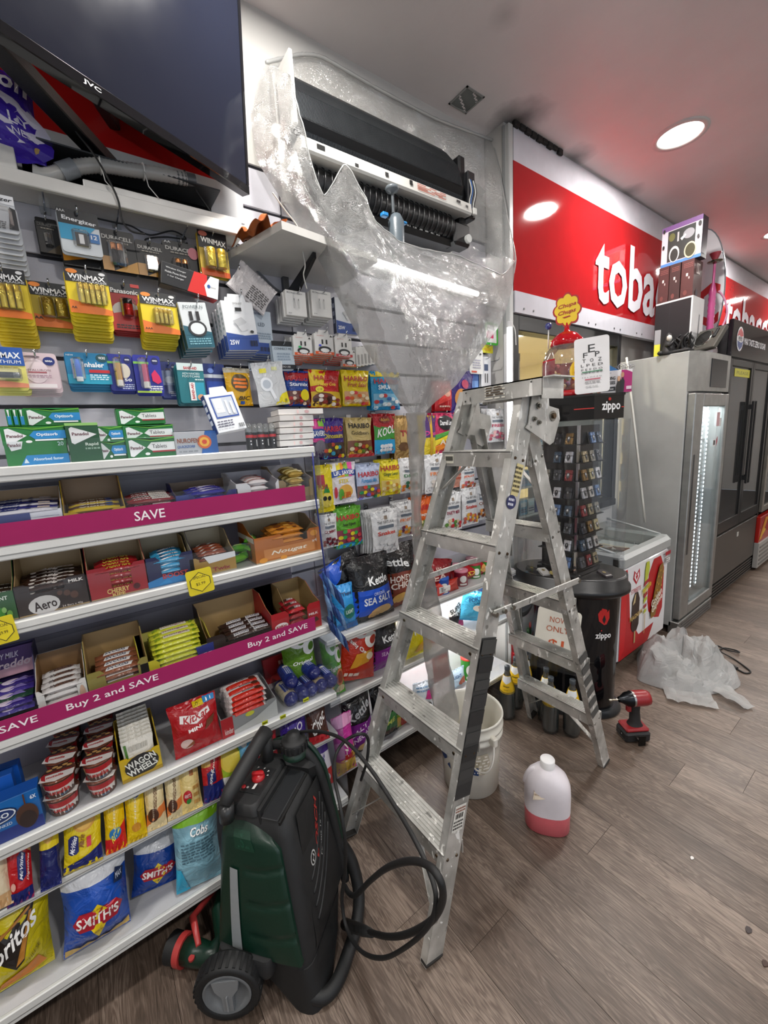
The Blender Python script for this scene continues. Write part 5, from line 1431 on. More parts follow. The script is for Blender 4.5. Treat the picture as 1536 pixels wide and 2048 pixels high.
bag('crisp_bag', 'large royal blue crisp bag with a yellow diamond and folded silver top', 'crisps', (122, 1755, 278, 1905), .55, '#1a4aa4', SM + ";r .02 .02 .98 .1 #c9a450;p #1d2a4a .78 .66 .92 .62 .96 .74 .82 .8;t .87 .71 .1 .06 0 #dfe6f0 MAX;t .5 .93 .5 .05 0 #3a3a3a THE SMITHS TASTE", tilt=10, yaw=4, roll=-6, bands=((.78, '#d4d6da'),), **CR)
bag('crisp_bag', 'second royal blue crisp bag with silver top lying behind the first', 'crisps', (262, 1695, 372, 1782), .50, '#173f90', SM, tilt=16, roll=-10, bands=((.78, '#c6c9ce'),), d=.09)
bag('crisp_bag', 'tall pale blue popcorn bag with a lime top standing by the pressure washer', 'crisps', (345, 1612, 448, 1786), .57, '#86b4c4', "r 0 .8 1 1 #86c21e;r 0 .95 1 1 #2a9ac0;b .56 .72 .4 .1 0 #16181a Cobs;i .565 .726 .4 .1 0 #f2f4f2 Cobs;x .14 .36 .9 .62 #4a6a78 7;p #2aa0c4 0 0 .3 0 .1 .3 0 .3", tilt=12, yaw=-6, roll=-4, d=.07, bands=((.8, '#86c21e'),))

# ------------------------------------------------------------------ second run: crisps
KT = "b .5 .66 .5 .13 0 #eef0f0 Kettle"
def crisp(label, r, col, spec, X=.41, d=.10, tilt=8, **k):
    return bag('crisp_bag', label, 'crisps', r, X, col, spec, d=d, tilt=tilt, **k)
crisp('black and bright blue crisp bag with white script at the front of the crisp shelf', (700, 1144, 786, 1266), '#17181a', "r 0 .1 1 .5 #1a4fc0;b .6 .62 .5 .13 0 #eef0f0 Kettle;t .56 .42 .3 .05 0 #dfe8f8 ORIGINAL;b .54 .32 .7 .12 0 #eef2f8 SEA SALT;e .62 .12 .26 .08 #d8b070;e .44 .08 .14 .05 #c89a5a", bands=(), X=.43)
crisp('black and blue crisp bag slumped behind the front one', (655, 1120, 742, 1230), '#1b1c1f', "p #1a56c8 0 .6 .3 .7 .6 1 0 1;b .3 .5 .4 .1 -30 #e8eaec Kettle;e .7 .8 .14 .06 #c8a060", X=.35, roll=20)
crisp('black and brown crisp bag with chicken lettering beside the blue one', (772, 1140, 838, 1256), '#1a1615', "r 0 0 1 .56 #7a3018;b .3 .72 .6 .13 -8 #eef0f0 ettle;b .5 .46 .9 .1 0 #f0e6dc HONEY SOY;b .5 .35 .9 .1 0 #f0e6dc CHICKEN;e .3 .14 .24 .09 #d8a858;e .66 .12 .22 .08 #c89048", X=.40)
crisp('red topped black crisp bag at the back of the crisp shelf', (785, 1096, 852, 1170), '#1a1514', "r 0 .66 1 1 #b8202a;i .5 .82 .6 .16 0 #f4ecea red;e .8 .7 .16 .1 #d8a85a", X=.34)
crisp('sky blue crisp bag against the clear end panel', (650, 1150, 690, 1240), '#3a9ad8', "p #2a7ac0 0 0 1 0 1 .4;b .5 .6 .6 .1 0 #16305a Thins", X=.37, d=.06)
crisp('second sky blue crisp bag in front of the first by the end panel', (668, 1184, 712, 1270), '#2f8ed0', "b .6 .8 .5 .08 0 #16305a Thins;e .6 .4 .3 .16 #1a6a5a;t .6 .4 .4 .08 0 #e8f0e8 LIGHT;r 0 .0 1 .14 #1a5a9a", X=.44, d=.06)
crisp('dark red chilli crisp bag lying on the crisp shelf behind the ladder', (838, 1144, 905, 1200), '#8e141c', "b .4 .6 .7 .2 20 #e8c8b8 CHILLI;b .4 .36 .6 .2 20 #e8c8b8 PEA", X=.41, roll=-14)
crisp('crimson noodle snack bag lying beside the dark red one', (898, 1140, 985, 1172), '#a81a24', "b .5 .5 .7 .3 10 #e6b83a TIDELS;e .8 .5 .12 .3 #d8a05a", X=.40, d=.06)
crisp('small bright red snack bag with a bar code on the crisp shelf edge', (872, 1178, 918, 1206), '#d0301f', "r .06 .2 .5 .7 #f0e8e4;c .1 .24 .46 .66", X=.46, d=.04)
crisp('golden snack bag near the right end of the crisp shelf', (940, 1132, 985, 1150), '#e0a21c', "r .1 .2 .4 .8 #f4e0c8;e .7 .5 .16 .3 #c86a1a", X=.38, d=.04)
crisp('black mini corn snack bag half behind the ladder stile', (856, 1128, 908, 1166), '#1c2024', "i .5 .66 .5 .3 14 #c8cc3a mini;b .6 .3 .6 .3 10 #dfe2e4 OREO", X=.36, d=.06)
def can(label, px, z, X, col, lidc, R_=.036, H=.08):
    y = yat(px, X, z + H / 2)
    return roundpack('crisp_can', label, 'snack can', (X, y, z + .0005), [(R_, 0), (R_, H)], mat(col, 'card'), "e .5 .5 .2 .24 #f0eeea;r .3 .08 .7 .2 #e6e2dc", ((R_ * .9, H + .0032), "p #f4f0ec .3 .5 .5 .6 .7 .5 .5 .4;p #d8d4d0 .2 .4 .4 .3 .3 .25"), wr=((R_ + .0003, 0), (R_ + .0003, H)), lid=lambda q: q.lathe([(R_ + .0012, H - .006), (R_ + .0012, H + .002), (R_, H + .003), (.0001, H + .003)], mat(lidc, 'plastic'), 24, None, True, False), face=-25)
for lab, px, X, c, lc in (('small blue snack can at the front behind the ladder', 884, .44, '#1d50b0', '#2a62c0'), ('small maroon snack can with pink lid', 922, .43, '#8e1a34', '#d88a9c'), ('small dark red can with pink lid behind the blue one', 880, .35, '#6a1a2c', '#c87a8c'), ('small pink lidded can behind the maroon one', 912, .35, '#8e2a3c', '#d88a9c'), ('small green can with red lid behind the ladder', 948, .40, '#3a8a2e', '#a83040'), ('small green can with pink lid by the rear ladder stile', 972, .40, '#2f8a2c', '#e0788c'), ('small dark can with dull pink lid between the green ones', 944, .33, '#54302e', '#a8707c')):
    can(lab, px, ZA, X, c, lc)
CCs = "e .44 .8 .26 .13 #f2f2ee;e .5 .8 .13 .08 %s;e .76 .64 .24 .12 #f2f2ee;e .82 .64 .12 .07 %s"
crisp('green corn chip bag behind the clear end panel', (600, 1286, 668, 1418), '#5f8a24', (CCs % ('#4f7a20', '#4f7a20')) + ";b .5 .42 .6 .08 0 #f0f2e6 Original", X=.44, d=.09)
crisp('bright green corn chip bag with a picture of a dip jar', (650, 1296, 690, 1418), '#4fa028', (CCs % ('#3f8a20', '#3f8a20')) + ";b .46 .46 .7 .08 0 #f0f2e6 riginal;r 0 .0 .3 .36 #d8a82a;e .66 .3 .24 .14 #c87a4a;e .66 .3 .19 .1 #8a3a24;e .66 .1 .26 .07 #e0d0a0", X=.45, d=.07)
crisp('orange red cheese corn chip bag leaning on the middle crisp shelf', (686, 1294, 760, 1410), '#c03018', (CCs % ('#c03018', '#b02a14')) + ";b .4 .52 .7 .09 -24 #f4ece4 Tasty Cheese;p #d89a2a .2 .2 .7 .3 .8 .5 .3 .44;e .7 .4 .12 .06 #f0e0c0;x .1 .06 .5 .16 #f0d8c8 1", X=.43, roll=-14, d=.09)
crisp('black and purple crisp bag on the middle crisp shelf', (735, 1252, 800, 1345), '#232022', "r 0 0 1 .42 #7a1a84;b .64 .62 .6 .13 0 #eef0f0 Kettle;t .5 .34 .5 .08 0 #e8d0ea SEA SALT;p #7a1a84 0 .42 1 .5 1 .42;p #f0f0f0 .4 .9 .6 .96 .8 .9 .6 .86", X=.40)
crisp('yellow and white nacho bag between the ladder rungs', (800, 1248, 862, 1344), '#e3d015', "r 0 .62 1 1 #eceae4;e .5 .78 .3 .2 #ecd81c;e .56 .8 .16 .15 #eceae4;e .56 .8 .13 .13 #ecd81c;b .6 .5 .6 .07 0 #f4f2e0 Nacho;p #d8a02a .3 .1 .9 .1 .8 .34 .4 .24", X=.42)
crisp('orange red snack bag behind the plastic tube on the middle shelf', (860, 1280, 895, 1322), '#dc3a1e', "x .1 .2 .9 .7 #f4b0a0 2", X=.40, d=.05)
crisp('black, white and magenta crunchy snack bag on the middle shelf', (896, 1212, 925, 1264), '#f0eeec', "r 0 0 .5 .5 #1a1a1c;r .5 0 1 .46 #b81a6a;b .5 .76 .9 .16 14 #1a1a1c SUPER;b .5 .54 .9 .18 14 #1a1a1c CRUNCH", X=.36, d=.05)
crisp('turquoise popcorn bag on the middle crisp shelf', (922, 1214, 972, 1268), '#4ab4dc', "b .5 .76 .7 .14 14 #1a5a8a POPCORN;t .5 .62 .4 .07 14 #1a5a8a SALT;e .5 .44 .2 .1 #f0e8d8;e .58 .48 .1 .06 #d8a080", X=.40, d=.08, roll=-20)
can('tall blue can at the right end of the middle shelf', 985, ZC, .38, '#1c5a9c', '#2a2a2c', .034, .16)
can('tall navy can at the right end of the middle shelf behind the ladder', 968, ZC, .31, '#1a3a6c', '#c8c8c8', .034, .18)
crisp('black and purple vinegar crisp bag at the bottom behind the black hose', (690, 1420, 752, 1528), '#1b191b', "r 0 .14 1 .58 #7a1888;b .5 .76 .8 .14 14 #c9cbcc Kettle;b .4 .46 .6 .08 14 #e8d0ea SALT;b .4 .34 .8 .08 14 #e8d0ea VINEGAR;e .6 .14 .3 .09 #d8ae6a", X=.44)
crisp('black and green crisp bag at the bottom behind the ladder stile', (745, 1400, 795, 1498), '#161718', "r 0 .08 1 .5 #2f7a3c;b .5 .72 .7 .14 0 #d8dadb Kettle;b .4 .34 .7 .09 0 #d8e070 LIME;e .5 .12 .3 .06 #4a2a1a", X=.42)
crisp('lime snack tub bag behind the ladder on the bottom shelf', (782, 1432, 802, 1495), '#86a830', "r 0 .6 1 .8 #1a1a1a;e .5 .3 .4 .2 #c8a04a;b .5 .7 .7 .08 0 #d8d060 GUAC", X=.42, d=.06)
crisp('red snack bag at the bottom between the ladder stiles', (796, 1420, 830, 1470), '#a82a1c', "p #d86a3a .2 .2 .8 .3 .6 .7", X=.42, d=.06)
crisp('pink and yellow snack bag standing on the floor end by the washer', (650, 1500, 694, 1640), '#b8308e', "r 0 0 1 .26 #d8b24a;p #d8b24a 0 .26 1 .26 1 .5;b .4 .46 .4 .14 80 #f4eae0 SHA;r .3 .3 .7 .4 #c02a2a;r 0 .84 1 1 #c88ab0", X=.50, tilt=4, d=.08)
crisp('white and pink snack bag on the bottom shelf behind the bucket', (825, 1376, 870, 1430), '#d3dce4', "e .5 .2 .3 .16 #1a1a1c;e .5 .2 .2 .11 #f0f0f0;e .5 .2 .1 .06 #1a1a1c;p #b82a7a .4 .5 .8 .4 .9 .7 .6 .76;p #1a1a1c 0 0 .4 0 .3 .2;x .1 .7 .9 .9 #6a8aa8 2", X=.42, d=.06, roll=-10)
crisp('pale blue snack bag with brown nuggets on the bottom shelf', (898, 1332, 930, 1365), '#bcd4e4', "e .7 .3 .3 .24 #a84a1e;b .4 .66 .5 .16 0 #2a5a8a LIGHT", X=.38, d=.05)
can('green can with red lid on the bottom shelf by the bucket', 934, ZD, .36, '#3a9a34', '#e03a30', .036, .13)
can('green can half hidden by the ladder on the bottom shelf', 958, ZD, .36, '#2f8a2c', '#3a8a34', .036, .13)

# price cards
def price(label, x0, y0, x1, y1, txt1, txt2):
    o = card('price_card', label, 'price card', (x0, y0, x1, y1), XF + .004, '#e2cf1e', "p #2a2618 .1 .62 .5 .9 .9 .62 .9 .34 .5 .08 .1 .34;p #e2cf1e .13 .61 .5 .87 .87 .61 .87 .35 .5 .11 .13 .35;t .5 .7 .5 .11 0 #3a2c0c %s;t .5 .42 .36 .13 0 #4a340c %s;r .3 .56 .7 .565 #7a6a2a" % (txt1, txt2), d=.0012, hookn=False, roll=3)
    return o
price('yellow hexagon price card reading 5.99 on the second shelf', 374, 1138, 427, 1188, 'SPECIAL', '$5.99')
price('yellow hexagon price card cut by the left edge', -22, 1233, 34, 1288, 'SPECIAL', '$9.99')
for x, y in ((606, 1396), (560, 1430), (524, 1442)):
    o = card('price_sticker', 'tiny yellow price sticker on the fourth shelf guard, %s' % {606: 'right', 560: 'middle', 524: 'left'}[x], 'sticker', (x, y, x + 12, y + 7), XF + .002, '#c9cf1e', 'x .1 .2 .9 .8 #4a4a10 1', d=.0008, hookn=False)
# blue clip strip with packets
t = empty('clip_strip', 'thin blue hanging clip strip of small blue packets at the shelf end', 'clip strip', loc=(XF + .02, YE + .012, 0))
pt = [at(x, y, 0, XF + .02) for x, y in ((625, 905), (632, 1000), (645, 1100), (655, 1180), (668, 1260))]
b = MB(); b.tube([(p.x - XF - .02, p.y - YE - .012, p.z) for p in pt], .003, mat('#1d2a6e', 'plastic'), 6); b.build('strip', t)
for i in range(12):
    px, py = 658 + (i % 4) * 8 - 6 + i * 1.2, 1160 + i * 11
    p = at(px, py, 0, XF + .02) - V((XF + .02, YE + .012, 0))
    b = MB()
    c_ = ('#2a4a84', '#6a8ab0', '#1f3464')[i % 3]
    b.loft([[(.012 * cos(a) * s_ + p.x, .010 * sin(a) * s_ + p.y + o_, p.z - z_) for a in (0, 1.57, 3.14, 4.71)] for z_, s_, o_ in ((-.035, .1, -.012), (-.012, .9, -.004), (.02, 1., .004), (.055, .1, .016))], mat(c_, 'foil'))
    b.build('packet', t)

# let every pack stand on its own shelf, clear of the board, the guard and the back panel
bpy.context.view_layer.update()
SH = [(z, XF, Y0, YE) for z in (ZT, Z1, Z2, Z3, Z4)] + [(Z5, XF - .0, Y0, YE), (ZB, XF + .02, Y0, YE)] + [(ZA, XG + .02, Y2, Y3), (ZC, XG, Y2, Y3), (ZD, XG, Y2, Y3)]
for o in [o for o in SC.objects if o.parent is None and o.type == 'MESH' and o.get('category') in ('crisps', 'biscuits', 'chocolates', 'medicine') and o.name.split('.')[0] in ('crisp_bag', 'biscuit_pack', 'chocolate_pouch', 'tablet_box', 'biscuit_carton')]:
    M_ = o.matrix_world
    P = [M_ @ v.co for v in o.data.vertices]
    cz = sum(p.z for p in P) / len(P); cy = sum(p.y for p in P) / len(P)
    c_ = [s for s in SH if s[0] < cz + .045 and s[2] - .1 < cy < s[3] + .03]
    if not c_: continue
    z, xf, ya, yb = max(c_)
    x0, x1 = min(p.x for p in P), max(p.x for p in P)
    y0_, y1_ = min(p.y for p in P), max(p.y for p in P)
    z0 = min(p.z for p in P)
    k_ = min(1., (xf - .007 - (WX + .03)) / (x1 - x0))
    d = V((0, 0, 0))
    if k_ < 1:
        o.matrix_world = M_ @ Matrix.Diagonal((k_ * .96, 1, 1, 1))
        P = [o.matrix_world @ v.co for v in o.data.vertices]
        x0, x1 = min(p.x for p in P), max(p.x for p in P)
        z0 = min(p.z for p in P)
    if x1 > xf - .007: d.x = xf - .007 - x1
    elif x0 < WX + .03: d.x = WX + .03 - x0
    up = [s[0] for s in SH if s[0] > cz and s[2] - .1 < cy < s[3]]
    zt = max(p.z for p in P)
    if up and zt > min(up) - .024:
        f_ = max(.8, (min(up) - .026 - z) / (zt - z0))
        o.matrix_world = o.matrix_world @ Matrix.Diagonal((1, 1, f_, 1))
        z0 = min((o.matrix_world @ v.co).z for v in o.data.vertices)
    if y1_ > yb - .002 and cy < yb: d.y = yb - .002 - y1_
    if y0_ < ya + .002 and ya > 0: d.y = ya + .002 - y0_
    if z0 < z + .001 or (z0 - z < .06 and o.name.startswith(('crisp', 'choc'))): d.z = z + .001 - z0
    if ya < 0 and cy > YE: d.y = YE + .012 - y0_
    o.matrix_world = Matrix.Translation(d) @ o.matrix_world
# ================================================================== television and the clutter on the ledge
TVC = V((.40, .597, 2.438))
te = V((.293, -.6, 0)).normalized()          # along the lower edge, away from the wall
tn = V((.899, .439, 0))                       # screen normal before the downward tilt
tu = V((0, 0, 1)) * cos(radians(5)) + tn * sin(radians(5))
tn2 = tn * cos(radians(5)) - V((0, 0, 1)) * sin(radians(5))
tvm = Matrix((tn2, -te, tu)).transposed().to_4x4()
tvm.translation = TVC
tv = empty('television', 'large black flat television on a wall arm at the upper left', 'television', mw=tvm)
TW, TH = 1.24, .72
bk = mat('#0d0d0f', 'plastic'); bkg = mat('#141417', 'gloss')
b = MB()
for lo, hi in (((-.035, -TW, 0), (0, 0, .026)), ((-.035, -TW, TH - .014), (0, 0, TH)), ((-.035, -TW, .026), (0, -TW + .012, TH - .014)), ((-.035, -.012, .026), (0, 0, TH - .014))):
    b.box(lo, hi, bkg, None, .002)
b.build('bezel', tv)


def screen_mat():
    m, nt, bs = newmat('dark_screen')
    bs.inputs['Roughness'].default_value = .12
    bs.inputs['Base Color'].default_value = lin('#191c28')
    bs.inputs['Specular IOR Level'].default_value = .45
    tc = N(nt, 'ShaderNodeTexCoord')
    n = N(nt, 'ShaderNodeTexNoise', Scale=5., Detail=4.)
    nt.links.new(tc.outputs['Object'], n.inputs['Vector'])
    r = N(nt, 'ShaderNodeMapRange'); r.inputs['To Min'].default_value = .07; r.inputs['To Max'].default_value = .22
    nt.links.new(n.outputs['Fac'], r.inputs['Value']); nt.links.new(r.outputs[0], bs.inputs['Roughness'])
    return m


b = MB(); b.box((-.012, -TW + .012, .026), (-.003, -.012, TH - .014), screen_mat()); b.build('screen', tv)
b = MB(); b.box((-.075, -TW + .12, .05), (-.035, -.14, TH - .1), bk, None, .012); b.build('back_housing', tv)
q = MB(); ink(q, lambda u, v, off: V((off, -.515 + u * .04, .007 + v * .011)), "b .5 .5 1 1 0 #cfcfcf JVC"); q.build('lettering', tv)
t = empty('wall_mount', 'black steel wall arm holding up the television', 'bracket', loc=(WX, .2, 2.56))
b = MB(); b.box((.001, -.12, -.12), (.012, .12, .12), bk, None, .002); b.build('wall_plate', t)
for z in (.05,):
    b = MB(); b.beam((.012, .04, z), (.40, -.16, z), .03, .05, bk, (0, 0, 1), .003); b.build('arm', t)
b = MB(); b.beam((.375, -.30, -.05), (.375, -.30, .1), .02, .05, bk, (1, 0, 0), .003); b.box((.33, -.31, -.10), (.365, -.27, -.02), mat('#2c2c2e', 'metal'), None, .003); b.build('tilt_bracket', t)
b = MB(); b.beam((.012, .02, -.09), (.43, -.28, -.07), .05, .035, bk, (0, 0, 1), .003); b.build('arm', t)

# red and white header panel behind the television
t = empty('header_sign', 'red and white header board on the wall behind the television', 'sign', loc=(WX, -.3, 2.5))
b = MB(); b.box((.001, -1.0, .03), (.014, .92, .5), mat('#b9201f', 'gloss')); b.build('red_panel', t)
b = MB(); b.box((.001, -1.0, -.09), (.014, .92, .03), mat('#cfd0d2', 'gloss')); b.build('white_panel', t)
# ledge over the battery hooks
t = empty('header_ledge', 'long white sloping ledge over the battery hooks', 'ledge', loc=(WX, 0, 2.325))
b = MB(); b.box((.001, -1.2, 0), (.135, .575, .012), mat('#d2d0cb', 'paint')); b.build('board', t)
b = MB(); b.box((.135, -1.2, -.022), (.152, .575, .012), mat('#d9d7d2', 'paint'), None, .002); b.build('lip', t)
t = empty('cable_box_housing', 'plain white boxed housing at the left end of the ledge', 'housing', loc=(WX + .02, 0, 2.338))
b = MB(); b.box((0, -.5, 0), (.12, -.02, .085), mat('#d5d3ce', 'paint'), None, .002); b.build('housing_body', t)
t = empty('cable_tray', 'dark open metal tray along the ledge under the television', 'cable tray', loc=(WX + .016, 0, 2.338))
gm = mat('#6f7274', 'alu')
b = MB(); b.box((.0, -.01, .09), (.125, .50, .094), gm); b.build('tray_top', t)
b = MB(); b.box((.0, -.01, .0), (.006, .50, .09), mat('#1c1c1d', 'metal')); b.build('tray_back', t)
b = MB(); b.prism([(-.005, 0), (.44, 0), (.38, .03), (.2, .045), (.06, .03)], .03, .045, mat('#131314', 'plastic')); b.build('bracket_bar', t)
t = empty('white_shelf_board', 'thick white board lying on the ledge below the conduit', 'board', loc=(WX + .07, 0, 2.338))
b = MB(); b.box((0, .12, -.0), (.07, .56, .022), mat('#dddbd6', 'paint'), None, .002); b.build('board', t)
cp = [at(x, y, 0, .375) for x, y in ((66, 344), (90, 352), (120, 345), (150, 335), (200, 331), (250, 338), (310, 347), (372, 358))]
pts = spline(cp, 14)
b = MB(); b.tube(pts, [.0175 if i % 2 else .0195 for i in range(len(pts))], mat('#a9a8a4', 'plastic'), 12)
cond = tag(b.build('flexible_conduit'), 'grey ribbed flexible conduit with cable ties along the ledge', 'conduit')
b = MB(); b.cyl(cp[2], cp[3], .0225, mat('#82878b', 'plastic'), 14); b.build('conduit_coupling', cond)
b = MB(); b.cyl(cp[6] + (cp[7] - cp[6]) * .6, cp[7] + (cp[7] - cp[6]) * .3, .018, mat('#5a5c5e', 'plastic'), 14); b.build('conduit_end', cond)
for k in (4, 6):
    p = cp[k] if k == 4 else cp[5] * .4 + cp[6] * .6
    b = MB(); b.tube([p + V((.021 * cos(a), 0, .021 * sin(a))) for a in [i * pi / 8 for i in range(16)]], .0022, mat('#e0dfdb', 'plastic'), 5, True)
    b.tube([p + V((.02, 0, -.01)), p + V((.025, .004, -.05)), p + V((.02, .03, -.075))], .0015, mat('#e0dfdb', 'plastic'), 5)
    b.build('cable_tie', cond)


def cable(name, label, pts, r, c, k=7, cat='cable', n=7):
    b = MB(); b.tube(spline(pts, k), r, mat(c, 'rubber'), n)
    return tag(b.build(name), label, cat)


C = lambda L, X: [at(x, y, 0, X) for x, y in L]
cable('power_cable', 'thin black cable drooping from the television arm past the ledge', C(((131, 214), (150, 260), (185, 305), (215, 355), (236, 400), (244, 440), (262, 462), (290, 468)), .415), .0028, '#141415')
cable('power_cable', 'black cable hanging from the television corner to the corner shelf', C(((368, 340), (385, 370), (412, 410), (440, 447), (470, 470), (497, 484)), .36), .003, '#161617')
cable('power_cable', 'loose black cable looping behind the copper battery cards', C(((195, 437), (230, 445), (262, 452), (300, 470), (345, 462), (372, 478), (330, 474), (290, 480), (330, 500), (375, 486)), .285), .0025, '#1b1b1c')
cable('power_cable', 'tangled black cable behind the golden battery card', C(((440, 490), (462, 470), (475, 500), (455, 505), (480, 520), (500, 505), (470, 485), (494, 500)), .275), .0022, '#1b1b1c')
cable('grey_cable', 'grey cable running down from the golden card to the white boxes', C(((456, 500), (490, 520), (525, 552), (548, 575), (566, 586)), .27), .004, '#6f7174')
cable('white_cable', 'thin white cable hanging past the corner shelf to the white boxes', C(((545, 385), (570, 420), (596, 455), (603, 490), (610, 530), (607, 550), (614, 578)), .50), .0022, '#cfcdc6')
cable('white_cable', 'thin white lead dropping from the plastic sheet to the light tube', C(((1021, 640), (1030, 660), (1032, 690)), .41), .002, '#d8d8d4')

# purple paper bag on top, left
PB = bag('paper_roll_bag', 'glossy deep purple bag with white lettering on the housing, upper left corner', 'paper rolls', (-150, 128, 84, 300), .37, '#3a1fa0', "e .5 .36 .62 .26 #dcd8ea;e .5 .22 .62 .3 #3a1fa0;b .82 .77 .26 .18 -4 #ece8f6 on;t .82 .33 .2 .1 0 #ece8f6 LY;t .84 .22 .22 .06 0 #ece8f6 NESS;e .95 .1 .05 .05 #b89a5a", d=.13, seal=False)
PB.location.z += .0

# corner shelf, cloth
bs = empty('corner_shelf', 'small white bracket shelf with an orange cloth beneath the plastic sheet', 'shelf', loc=(WX, .76, 2.25))
p0, p1 = at(564, 458, 2, 2.25), at(497, 497, 2, 2.25)
b = MB()
poly = [(p0.x - WX, p0.y - .76), (.19, p1.y - .76), (.0, -.26), (.0, .25), (.30, .25)]
vs = [(x, y, 0) for x, y in poly] + [(x, y, .024) for x, y in poly]
n = len(poly)
b.add(vs, [tuple(range(n)), tuple(range(n, 2 * n))[::-1]] + [(i, (i + 1) % n, n + (i + 1) % n, n + i) for i in range(n)], mat('#d8d6d1', 'paint'))
b.build('board', bs)
b = MB(); b.prism([(-.012, -.16), (.012, -.16), (.012, 0), (-.012, 0)], .001, .02, mat('#6a6b6c', 'metal'))
vs = []
for y in (-.006, .006):
    vs += [(.02, y, -.13), (.02, y, -.06), (.27, y, -.002), (.27, y, -.02)]
b.add(vs, [(0, 1, 2, 3), (7, 6, 5, 4), (0, 4, 5, 1), (1, 5, 6, 2), (2, 6, 7, 3), (3, 7, 4, 0)], mat('#4a4b4d', 'metal'))
b.build('bracket', bs)
def clothf(u, v):
    x = .10 + .20 * v + .02 * sin(u * 7)
    y = -.20 + .18 * u + .10 * v * .4
    z = .028 + .02 * sin(u * 8 + v * 2.2) ** 2 * (1 - .3 * v) + .016 * sin(v * 5 + u * 3) ** 2 + .012 * noise.noise(V((u * 5, v * 5, 1))) - .05 * max(0, .35 - u) * (1 if v > .5 else .4)
    return V((p0.x - .33 + x * .95, .60 + y * .55 + .03, 2.25 + z))
b = MB(); b.grid(clothf, 26, 26, mat('#b9642c', 'matte'))
b.grid(lambda u, v: clothf(u, v) + V((.002, 0, -.003)), 26, 26, mat('#a4551f', 'matte'), True, True)
tag(b.build('cleaning_cloth'), 'crumpled orange cleaning cloth on the corner shelf', 'cloth')

# ================================================================== opened air conditioner
AX = WX + .03
ac = empty('air_conditioner', 'opened wall air conditioner with bare black coil inside the plastic sheet', 'air conditioner', loc=(AX, .785, 2.505))
AW = .835
blk = mat('#131416', 'plastic'); blk2 = mat('#1d1f22', 'metal')


def extr(prof, y0, y1, m, name, par):
    b = MB()
    n = len(prof)
    vs = [(x, y0, z) for x, z in prof] + [(x, y1, z) for x, z in prof]
    b.add(vs, [tuple(range(n)), tuple(range(n, 2 * n))[::-1]] + [(i, (i + 1) % n, n + (i + 1) % n, n + i)[::-1] for i in range(n)], m)
    return b.build(name, par)


extr([(0, .0), (.02, .0), (.03, .36), (.02, .425), (0, .425)], -.02, AW + .06, mat('#b5b4ae', 'plastic'), 'back_plate', ac)
extr([(.03, .19), (.145, .165), (.170, .20), (.145, .295), (.045, .42), (.02, .42)], 0, AW - .02, blk, 'upper_coil', ac)
extr([(.04, .12), (.155, .135), (.168, .165), (.05, .19)], .0, AW - .02, mat('#26282b', 'metal'), 'lower_coil', ac)
b = MB()
for i in range(150):
    y = .004 + i * (AW - .03) / 150
    for pr in (((.1465, .2955), (.171, .2015), (.1735, .2030), (.149, .297)), ((.075, .385), (.144, .297), (.147, .299), (.077, .388)), ((.156, .1365), (.168, .164), (.171, .163), (.158, .1365))):
        b.add([(x, y, z) for x, z in pr] + [(x, y + .0018, z) for x, z in pr], [(0, 1, 2, 3), (7, 6, 5, 4), (0, 4, 5, 1), (1, 5, 6, 2), (2, 6, 7, 3), (3, 7, 4, 0)], mat('#5a5e62', 'alu'))
o = b.build('coil_fins', ac); o['kind'] = 'stuff'
extr([(.10, .098), (.178, .092), (.184, .10), (.180, .138), (.165, .142), (.11, .135)], -.008, AW + .02, mat('#d6d5cf', 'plastic'), 'drain_tray', ac)
q = MB(); ink(q, lambda u, v, off: V((.1835 + off, AW * u, .10 + .036 * v)), "r .06 .4 .1 .8 #222;r .25 .1 .27 .4 #333;r .42 .3 .44 .7 #333;r .57 .4 .59 .9 #222;x .62 .2 .82 .9 #b86a5a 4;r .9 .5 .93 .8 #333;r .97 .3 .99 .6 #444"); q.build('print', ac)
b = MB(); b.lathe([(.052, 0), (.052, AW - .08)], blk, 20, Matrix.Translation((.10, .02, .045)) @ Matrix.Rotation(-pi / 2, 4, 'X')); b.build('blower_wheel', ac)
b = MB()
for i in range(26):
    y = .03 + i * (AW - .09) / 26
    b.tube([(.10 + .057 * cos(a), y + .012 * k / 6, .045 + .057 * sin(a)) for k, a in enumerate([radians(-70 + 22 * j) for j in range(7)])], .0022, mat('#1c1d1f', 'plastic'), 5)
o = b.build('blower_ribs', ac); o['kind'] = 'stuff'
extr([(.02, -.02), (.11, -.03), (.125, -.01), (.12, .0), (.04, .01)], .02, AW, mat('#1a1b1c', 'plastic'), 'air_outlet', ac)
b = MB()
for i in range(9):
    b.box((.118, .40 + i * .035, -.008), (.124, .42 + i * .035, -.002), mat('#b9b9b5', 'plastic'))
o = b.build('louvre_pegs', ac); o['kind'] = 'stuff'
b = MB(); b.box((.05, -.018, .18), (.165, -.004, .40), mat('#d9d8d3', 'plastic'), None, .003); b.build('end_cap', ac)
b = MB(); b.box((.02, AW - .01, .0), (.14, AW + .035, .36), blk, None, .01); b.build('motor_end', ac)
b = MB(); b.box((.06, AW + .02, .09), (.165, AW + .07, .29), mat('#1b1c1f', 'plastic'), None, .006); b.build('control_box', ac)
b = MB(); b.box((.07, AW - .06, -.03), (.15, AW + .05, .07), blk, None, .012); b.cyl((.15, AW + .02, .0), (.165, AW + .02, .0), .018, mat('#b9bbb8', 'plastic'), 14); b.build('fan_motor', ac)
